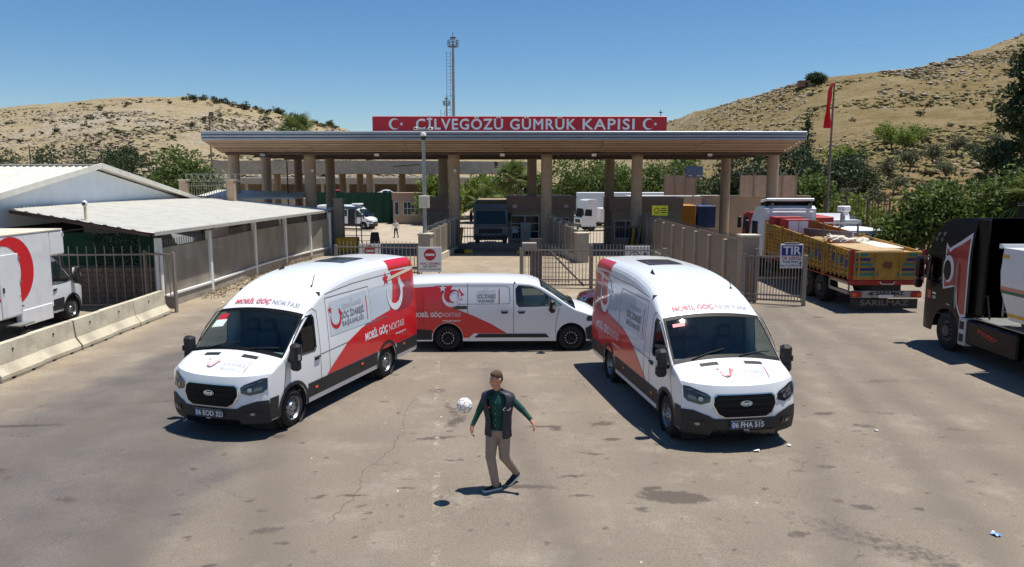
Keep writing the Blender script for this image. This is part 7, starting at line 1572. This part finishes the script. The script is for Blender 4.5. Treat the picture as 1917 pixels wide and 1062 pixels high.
# fences on the bank at the right
for (lb, x0, x1, y, z0, h) in (('tall rusty iron fence on the bank above the yellow lorry', 19.2, 23.2, 47, 1.0, 2.2), ('lower iron fence running behind the yellow lorry bed', 17.5, 23.5, 41, .1, 2.0)):
    t = thing('iron_fence', lb, 'fence'); rm = M('rusty_iron', srgb(92, 72, 60), .8, var=.2, scale=5); n = int((x1 - x0) / .17); bm = MB().box((0, 0, h / 2), (.03, .03, h), rm).mesh('bar')
    for q in range(n + 1): share('bar', bm, t, (x0 + (x1 - x0) * q / n, y, z0))
    for z in (.2, h - .25): mb = MB(); mb.bar((x0, y, z0 + z), (x1, y, z0 + z), .05, .05, rm); mb.build('rail', t)
    for q in range(4): mb = MB(); mb.box((x0 + (x1 - x0) * q / 3, y, z0 + h / 2 - .5), (.09, .09, h + 1.2), rm); mb.build('post', t)
    mb = MB(); mb.box(((x0 + x1) / 2, y + .3, z0 / 2 - .1), (x1 - x0 + .4, .5, z0 + .2), conc); mb.build('footing', t)
w = thing('bank_camera', 'white camera housing on a post right of the yellow lorry cab', 'camera', (17.4, 40.2, 0)); mb = MB(); mb.tube((0, 0, 0), (0, 0, 2.7), .12, galv, n=10); mb.build('post', w); mb = MB(); mb.box((0, -.1, 2.95), (.5, .5, .3), signw, ch=.05, rz=.5); mb.box((.1, -.1, 2.72), (.22, .25, .25), signw, ch=.04); mb.build('housing', w)
# power poles on the left hill
for (px, y, h, lb) in ((68, 150, 9.5, 'wooden power pole at the far left before the hill'), (403, 140, 14.5, 'power pole with transformer arms beside the canopy corner')):
    a = (px - 958.5) / 1426.46; t = thing('power_pole', lb, 'pole', (a * y, y, -1.6)); mb = MB(); mb.tube((0, 0, 0), (0, 0, h + 3), .2, M('pole_wood', srgb(120, 104, 92), .9), r1=.12, n=8); mb.build('shaft', t)
    mb = MB(); mb.bar((-1.2, 0, h + 2.5), (1.2, 0, h + 2.5), .16, .16, gated); mb.build('cross_arm', t)
    if px > 300: mb = MB(); mb.bar((-.9, 0, h + 1.7), (.9, 0, h + 1.7), .14, .14, gated); mb.box((.5, -.2, h + 3.0), (.7, .4, .7), gated); mb.build('switch_gear', t)
# ================================================================ SMALL THINGS IN THE YARD
def hz_block(label, x, y, rz):
    t = thing('kerb_block', label, 'block', (x, y, 0), rz); mb = MB(); mb.box((-.35, 0, .11), (.5, .32, .22), yel, ch=.03); mb.build('yellow_half', t); mb = MB(); mb.box((.2, 0, .11), (.58, .32, .22), black, ch=.03); mb.build('black_half', t)
hz_block('yellow and black kerb block at the left foot of the centre lane gate', -3.0, 46.3, pi); hz_block('yellow and black kerb block at the right foot of the centre lane gate', .9, 46.0, .2)
w = MB(); w.box((0, 0, .45), (1.3, 1.0, .9), yel, ch=.05); o = w.build('yellow_plinth', loc=(-10.2, 47.2, 0)); tag(o, 'worn yellow concrete plinth beside the square pillar', 'block')
w = MB(); w.add([(-.35, -.35, 0), (.35, -.35, 0), (.35, .35, 0), (-.35, .35, 0), (-.2, -.2, 1.25), (.2, -.2, 1.25), (.2, .2, 1.25), (-.2, .2, 1.25)], [(0, 1, 5, 4), (1, 2, 6, 5), (2, 3, 7, 6), (3, 0, 4, 7), (4, 5, 6, 7)], black); o = w.build('black_bollard', loc=(-8.4, 46.6, 0)); tag(o, 'tapered black bollard beside the yellow plinth', 'bollard')
t = thing('shade_kiosk', 'small white-roofed kiosk frame beside the minibus', 'kiosk', (-12.6, 58, -.45)); mb = MB(); mb.box((0, 0, 2.75), (2.2, 2.2, .12), white, ch=.03); mb.build('roof', t)
pm = MB().tube((0, 0, 0), (0, 0, 2.7), .04, galv).mesh('post')
for x, y in ((-.95, -.95), (.95, -.95), (-.95, .95), (.95, .95)): share('post', pm, t, (x, y, 0))
for z in (.35, .75, 1.1): mb = MB(); mb.bar((-.2, -1.2, z), (2.2, -1.4, z), .04, .04, gated); mb.build('rail', t)
# striped guards at the foot of two columns
for x, lb in ((8.05, 'yellow and black striped guard at the foot of the fifth column'), (-3.73, 'yellow and black striped guard at the foot of the third column')):
    t = thing('column_guard', lb, 'guard', (x, 49.1, 0)); 
    for k in range(6): mb = MB(); mb.box((-.45 + k * .18, 0, .7), (.178, .08, 1.4), yel if k % 2 else black, ry=.12); mb.build('stripe', t)
# litter
for i, (x, y, s_, m_, lb) in enumerate(((4.1, 12.28, .05, signw, 'crumpled white paper below the right van bumper'), (4.75, 12.55, .045, signw, 'small white scrap right of the right van bumper shadow'), (6.22, 9.27, .06, M('wrap_blue', srgb(120, 160, 210), .4), 'pale blue wrapper on the asphalt at lower right'), (6.6, 13.3, .03, signw, 'white scrap on the asphalt right of the right van'), (-7.6, 19.6, .06, signw, 'white scrap on the dusty left lane'), (-10.6, 27.6, .07, signw, 'white litter near the open gate leaf'), (3.0, 16.4, .05, signw, 'tiny white scrap near the right van rear wheel'), (5.9, 14.9, .03, card, 'tan scrap on the asphalt behind the right van'))):
    mb = MB(); r2 = random.Random(i); mb.grid(3, 3, lambda u, v: ((u - .5) * 2 * s_ + r2.uniform(-.01, .01), (v - .5) * 1.4 * s_, .008 + r2.uniform(0, .03)), m_); o = mb.build('litter', loc=(x, y, yz(x, y))); o.rotation_euler = (0, 0, i); tag(o, lb, 'litter', 'scraps of litter on the asphalt')
# ================================================================ PEOPLE AND BALL
def remesh(parts, voxel, name, mats, matfn, smooth_it=4):
    """fuse tapered capsules / ellipsoids into one continuous skin"""
    mb = MB()
    for p in parts:
        if p[0] == 'cap':
            _, a, b, r0, r1 = p; a, b = Vector(a), Vector(b); mb.tube(a, b, r0, black, r1=r1, n=14)
            for c_, r in ((a, r0), (b, r1)): mb.grid(14, 8, lambda u, v: (c_.x + r * sin(v * pi) * cos(u * 2 * pi), c_.y + r * sin(v * pi) * sin(u * 2 * pi), c_.z + r * cos(v * pi)), black)
        else:
            _, c_, r, rot = p; R = Matrix.Rotation(rot[2], 3, 'Z') @ Matrix.Rotation(rot[0], 3, 'X') @ Matrix.Rotation(rot[1], 3, 'Y')
            mb.grid(20, 12, lambda u, v: Vector(c_) + R @ Vector((r[0] * sin(v * pi) * cos(u * 2 * pi), r[1] * sin(v * pi) * sin(u * 2 * pi), r[2] * cos(v * pi))), black)
    o = bpy.data.objects.new('tmp', mb.mesh('tmp')); COL.objects.link(o)
    m = o.modifiers.new('r', 'REMESH'); m.mode = 'VOXEL'; m.voxel_size = voxel; m.use_smooth_shade = True
    s = o.modifiers.new('s', 'SMOOTH'); s.factor = .5; s.iterations = smooth_it
    bpy.context.view_layer.update(); me = bpy.data.meshes.new_from_object(o.evaluated_get(bpy.context.evaluated_depsgraph_get())); bpy.data.objects.remove(o)
    me.name = name; me.materials.clear()
    for q in mats: me.materials.append(q)
    me.polygons.foreach_set('material_index', [matfn(Vector(p.center)) for p in me.polygons]); me.polygons.foreach_set('use_smooth', [True] * len(me.polygons)); me.update(); return me
skin = M('skin', srgb(186, 132, 108), .6, var=.06, scale=10); shirtg = M('shirt_green', srgb(16, 66, 56), .85, var=.15, scale=9, bump=.4, bscale=14); chino = M('chino_beige', srgb(152, 134, 118), .9, var=.08, scale=8, bump=.4, bscale=12)
navyv = M('vest_navy', srgb(38, 38, 50), .6, var=.12, scale=6, bump=.5, bscale=9); hairm = M('hair_brown', srgb(78, 56, 42), .8, var=.2, scale=30); shoe = M('shoe_black', srgb(22, 22, 24), .6); sole = M('sole_white', srgb(224, 222, 216), .6); dkt = M('trousers_dark', srgb(38, 38, 42), .9); whs = M('shirt_cream', srgb(206, 200, 188), .9)
def hand(w, d, up, side=1, s=1.0):
    """w wrist, d direction of fingers, up back-of-hand normal: palm, four fingers, thumb"""
    w, d, up = Vector(w), Vector(d).normalized(), Vector(up).normalized(); sd = d.cross(up).normalized() * side; out = [('cap', w, w + d * .045 * s, .024, .030), ('cap', w + d * .03 * s - sd * .015, w + d * .085 * s - sd * .022, .022, .018), ('cap', w + d * .03 * s + sd * .015, w + d * .085 * s + sd * .022, .022, .018)]
    for k, l in enumerate((.062, .072, .068, .052)):
        b = w + d * .088 * s + sd * (.030 - .020 * k); m = b + d * l * .5 - up * .012; out += [('cap', b - d * .02, m, .0095, .009), ('cap', m, m + d * l * .35 - up * .035, .009, .0075)]
    tb = w + d * .03 * s + sd * .030; tm = tb + d * .035 + sd * .022 - up * .01; out += [('cap', tb, tm, .013, .011), ('cap', tm, tm + d * .032 - up * .008, .011, .009)]
    return out
# ---- man with the ball: origin between the feet, camera at -y
man = thing('person', 'man in dark vest over green shirt and beige trousers stepping towards the ball', 'person', (-.205, 10.72, 0), -.26)
J = dict(neck=(-.01, .0, 1.50), head=(-.015, -.03, 1.66), rs=(-.18, .0, 1.41), ls=(.18, .02, 1.40), re=(-.285, .0, 1.18), rw=(-.365, -.09, .97), le=(.345, .08, 1.22), lw=(.485, .05, 1.09), rh=(-.085, .0, .91), lh=(.085, .02, .91), rk=(-.09, -.08, .52), ra=(-.03, -.03, .10), lk=(.095, -.0, .52), la=(.19, .30, .185))
ft = Vector((-.62, -.78, 0)).normalized()
parts = [('ell', (0, .0, 1.28), (.175, .11, .22), (0, 0, 0)), ('ell', (0, .01, 1.05), (.145, .10, .18), (0, 0, 0)), ('ell', (0, .015, .92), (.155, .11, .13), (0, 0, 0)), ('cap', J['rs'], J['ls'], .066, .066), ('cap', (0, .01, 1.40), J['neck'], .075, .058), ('cap', J['neck'], (-.015, -.01, 1.58), .056, .052)]
parts += [('cap', J['rs'], J['re'], .058, .050), ('cap', J['re'], J['rw'], .045, .032), ('cap', J['ls'], J['le'], .058, .050), ('cap', J['le'], J['lw'], .045, .032)]
parts += [('cap', J['rh'], J['rk'], .100, .078), ('cap', J['rk'], J['ra'], .075, .060), ('cap', J['lh'], J['lk'], .100, .078), ('cap', J['lk'], J['la'], .075, .058)]
hc = Vector((-.02, -.015, 1.675)); fd = Vector((-.66, -.74, -.12)).normalized()      # face direction: turned to the ball
fs = fd.cross(Vector((0, 0, 1))).normalized(); fu = fs.cross(fd)
yaw = math.atan2(fd.y, fd.x) + pi / 2
parts += [('ell', hc, (.076, .094, .112), (0, 0, yaw)), ('ell', hc + fd * .03 - fu * .06, (.056, .062, .062), (0, 0, yaw)), ('cap', hc + fd * .085 + fu * .01, hc + fd * .108 - fu * .022, .010, .014), ('cap', hc + fd * .082 + fs * .03 + fu * .026, hc + fd * .082 - fs * .03 + fu * .026, .010, .010), ('ell', hc + fd * .078 - fu * .062, (.024, .012, .010), (0, 0, yaw)), ('ell', hc + fd * .066 - fu * .095, (.026, .022, .018), (0, 0, yaw))]
for s_ in (-1, 1): parts += [('ell', hc + fs * s_ * .076 - fd * .012, (.012, .026, .034), (0, 0, yaw))]
parts += hand(J['rw'], (-.05, -.25, -1), (-.9, -.2, .1), 1) + hand(J['lw'], (.55, -.3, -.75), (.6, .3, .6), -1)
def mf(p):
    if p.z > 1.515 or (p - Vector(J['rw'])).length < .02 or p.z < .985 and p.x < -.33 or (p.x > .48 and p.z < 1.105): return 0
    if p.z < .93 and abs(p.x) < .3: return 2
    return 1
share('body', remesh(parts, .0065, 'body', [skin, shirtg, chino], mf, 5), man)
# facial features and hair
mb = MB()
for s_ in (-1, 1): 
    c_ = hc + fd * .086 + fs * s_ * .031 + fu * .012; mb.grid(8, 6, lambda u, v: c_ + Vector((.006 * sin(v * pi) * cos(u * 2 * pi), .006 * sin(v * pi) * sin(u * 2 * pi), .005 * cos(v * pi))), black)
mb.bar(hc + fd * .092 - fs * .02 - fu * .062, hc + fd * .092 + fs * .02 - fu * .062, .006, .006, M('lips', srgb(140, 78, 70), .6)); tag(mb.build('facial_features', man), kind='stuff')
hp = [('ell', hc + fu * .055 - fd * .012, (.080, .094, .080), (0, 0, yaw)), ('ell', hc - fd * .045 + fu * .01, (.074, .062, .085), (0, 0, yaw)), ('ell', hc + fd * .035 + fu * .092, (.056, .045, .030), (0, 0, yaw))]
hm_ = remesh(hp, .008, 'hair', [hairm], lambda p: 0, 2); bm = bmesh.new(); bm.from_mesh(hm_)
bmesh.ops.delete(bm, geom=[v for v in bm.verts if (v.co - hc).dot(fd) > .035 and (v.co - hc).dot(fu) < .060 or (v.co - hc).dot(fu) < -.06], context='VERTS'); bm.to_mesh(hm_); bm.free(); share('hair', hm_, man)
# open vest
def vest(u, v):
    th = radians(-90 + 24 + (360 - 48) * u + (6 * (1 - v))); z = .835 + .68 * v; w_ = interp(z, [(.83, .205), (.95, .195), (1.1, .195), (1.25, .222), (1.36, .246), (1.42, .250), (1.46, .232), (1.49, .17), (1.515, .085)]); d = interp(z, [(.83, .15), (.95, .142), (1.1, .142), (1.25, .15), (1.38, .132), (1.45, .105), (1.515, .072)])
    k = 1 + .03 * sin(th * 5 + z * 9) * sin(z * 11); pw_ = interp(z, [(.9, .95), (1.25, .8), (1.36, .62), (1.47, .62), (1.52, 1)]); sq = lambda q: math.copysign(abs(q) ** pw_, q); return (w_ * sq(cos(th)) * k, d * sq(sin(th)) * k + .01, z + .012 * sin(th * 2) * (z < 1.3))
mb = MB(); mb.grid(44, 26, vest, navyv); vo = mb.build('vest', man, smooth=60); sdm = vo.modifiers.new('thick', 'SOLIDIFY'); sdm.thickness = .012
mb = MB(); mb.grid(10, 2, lambda u, v: (lambda a: (.078 * cos(a), .068 * sin(a) + .01, 1.475 + .05 * v))(radians(-60 + 300 * u)), navyv); mb.build('vest_collar', vo)
mb = MB(); pq = lambda a, b: (lambda th, z: (lambda p: (p[0] * 1.09, p[1] * 1.09 - .008, p[2]))(vest(th, (z - .835) / .68)))((radians(-90 + a) - radians(-90 + 24)) / radians(312), b)
patch(mb, [(.0, -.015), (.05, .02), (.06, .012), (.03, -.018)], lambda a, b: pq(34 + a * 330, 1.285 + b), M('livery_white', srgb(226, 224, 226), .35), step=.03); patch(mb, crescent(0, 0, .02, .8, .25), lambda a, b: pq(26 + a * 330, 1.285 + b), M('livery_white', srgb(226, 224, 226), .35), step=.02); mb.build('vest_print', vo)
mb = MB(); patch(mb, circ(0, 0, .014, 12), lambda a, b: (a - .09, -.149, 1.29 + b), logor, step=.05); mb.build('vest_badge', vo)
mb = MB(); 
for i in range(5): mb.box((-.004, -.118 + .004 * i, 1.02 + i * .085), (.008, .006, .008), signw)
tag(mb.build('shirt_buttons', man), kind='stuff')
def shoe_at(a, d, pitch, nm):
    t = share(nm, None, man) if False else None
    d = Vector(d).normalized(); z = Vector((0, 0, 1)); s_ = d.cross(z); R = Matrix((d, -s_, z)).transposed().to_4x4()
    mb = MB(); L_ = .285; secs = [(-.085, .034, .075, .02), (-.06, .042, .085, .02), (0, .044, .080, .02), (.06, .046, .062, .02), (.12, .048, .048, .02), (.17, .040, .040, .024), (.20, .018, .034, .028)]
    for k, (mat_, z0f, z1f, grow) in enumerate(((shoe, .02, 1, 0), (sole, 0, 0, .006))):
        vs = []; n = 10
        for x, w_, h_, _ in secs:
            for q in range(n):
                t_ = pi * q / (n - 1)
                if k == 0: vs.append((x, w_ * cos(t_), .026 + h_ * sin(t_)))
                else: vs.append((x * 1.03, (w_ + .006) * cos(t_) if q in (0, n - 1) else (w_ + .006) * (1 - 2 * q / (n - 1)), .045 if q in (0, n - 1) else 0.0))
        fs_ = [(i * n + q, i * n + q + 1, (i + 1) * n + q + 1, (i + 1) * n + q) for i in range(len(secs) - 1) for q in range(n - 1)] + [tuple(range(n))[::-1], tuple((len(secs) - 1) * n + q for q in range(n))]
        mb.add(vs, fs_, mat_)
    me = mb.mesh(nm, 50); o = share(nm, me, man); o.matrix_local = Matrix.Translation(Vector(a)) @ R @ Matrix.Rotation(pitch, 4, 'Y'); return o
shoe_at((-.03, -.03, 0), (-.72, -.69, 0), 0, 'shoe'); shoe_at((.19, .30, .075), (-.5, -.86, 0), .45, 'shoe')
# ---- ball
ball = thing('football', 'white football with pink seams in the air left of the man', 'ball', (-.665, 10.33, 1.40), .4); Rb = .11
mb = MB(); mb.grid(28, 16, lambda u, v: ((Rb - .002) * sin(v * pi) * cos(u * 2 * pi), (Rb - .002) * sin(v * pi) * sin(u * 2 * pi), (Rb - .002) * cos(v * pi)), M('ball_seam', srgb(150, 44, 84), .5)); mb.build('core', ball, smooth=60)
phi = (1 + 5 ** .5) / 2; iv = [Vector(v).normalized() for v in [(0, s1, s2 * phi) for s1 in (-1, 1) for s2 in (-1, 1)] + [(s1, s2 * phi, 0) for s1 in (-1, 1) for s2 in (-1, 1)] + [(s2 * phi, 0, s1) for s1 in (-1, 1) for s2 in (-1, 1)]]
el = min((iv[0] - v).length for v in iv[1:]); nb_ = [[j for j in range(12) if j != i and (iv[i] - iv[j]).length < el * 1.05] for i in range(12)]; panels = []
for i in range(12): panels.append([iv[i].lerp(iv[j], 1 / 3) for j in nb_[i]])
for i in range(12):
    for j in nb_[i]:
        for k in nb_[i]:
            if i < j < k and k in nb_[j]: panels.append([iv[a].lerp(iv[b], q) for a, b in ((i, j), (i, k), (j, k)) for q in (1 / 3, 2 / 3)])
mb = MB(); bw2 = M('ball_white', srgb(232, 228, 222), .4)
for p in panels:
    c_ = sum(p, Vector()) / len(p); n_ = c_.normalized(); u_ = n_.orthogonal().normalized(); v_ = n_.cross(u_); p = sorted(p, key=lambda q: math.atan2((q - c_).dot(v_), (q - c_).dot(u_))); m = len(p)
    ring = lambda k: [((c_ + (q - c_) * k).normalized() * (Rb + .0015)) for q in p]; mid = lambda r_: [((r_[i] + r_[(i + 1) % m]) / 2).normalized() * (Rb + .0015) for i in range(m)]
    o1 = ring(.90); o2 = mid(o1); i1 = ring(.5); vs = [n_ * (Rb + .002)] + i1 + o1 + o2
    fs_ = []
    for i in range(m): j = (i + 1) % m; fs_ += [(0, 1 + i, 1 + j), (1 + i, 1 + m + i, 1 + 2 * m + i), (1 + i, 1 + 2 * m + i, 1 + j), (1 + j, 1 + 2 * m + i, 1 + m + j)]
    mb.add(vs, fs_, bw2)
tag(mb.build('panels', ball, smooth=60), kind='stuff')
# ---- man walking in the far yard
fy = 74.5; fm = thing('person', 'distant man in pale shirt and dark trousers walking across the far yard', 'person', (-11.35, fy, ground_z(fy)))
P2 = [('ell', (0, 0, 1.22), (.18, .12, .26), (0, 0, 0)), ('ell', (0, 0, .95), (.16, .12, .15), (0, 0, 0)), ('cap', (-.19, 0, 1.40), (.19, 0, 1.40), .08, .08), ('cap', (0, 0, 1.4), (0, 0, 1.55), .07, .06), ('ell', (-.02, -.02, 1.64), (.085, .1, .12), (0, 0, 0)), ('cap', (-.2, 0, 1.4), (-.3, -.05, 1.15), .06, .05), ('cap', (-.3, -.05, 1.15), (-.34, -.15, .92), .045, .035), ('cap', (.2, 0, 1.4), (.3, .05, 1.15), .06, .05), ('cap', (.3, .05, 1.15), (.32, .0, .92), .045, .035),
      ('cap', (-.09, 0, .9), (-.12, -.05, .5), .1, .07), ('cap', (-.12, -.05, .5), (-.16, .05, .08), .065, .05), ('cap', (.09, 0, .9), (.12, .0, .5), .1, .07), ('cap', (.12, 0, .5), (.2, .15, .1), .065, .05), ('cap', (-.16, .05, .04), (-.26, -.1, .04), .045, .04), ('cap', (.2, .15, .05), (.12, .02, .04), .045, .04)] + hand((-.34, -.15, .92), (-.05, -.2, -1), (-1, 0, 0)) + hand((.32, 0, .92), (.05, -.2, -1), (1, 0, 0))
share('body', remesh(P2, .014, 'body', [skin, whs, dkt, shoe], lambda p: 0 if p.z > 1.54 or (abs(p.x) > .29 and p.z < .93) else (1 if p.z > .92 else (3 if p.z < .1 else 2)), 3), fm)
hm2 = remesh([('ell', (-.01, .01, 1.70), (.085, .095, .075), (0, 0, 0))], .014, 'hair', [hairm], lambda p: 0, 1); share('hair', hm2, fm)
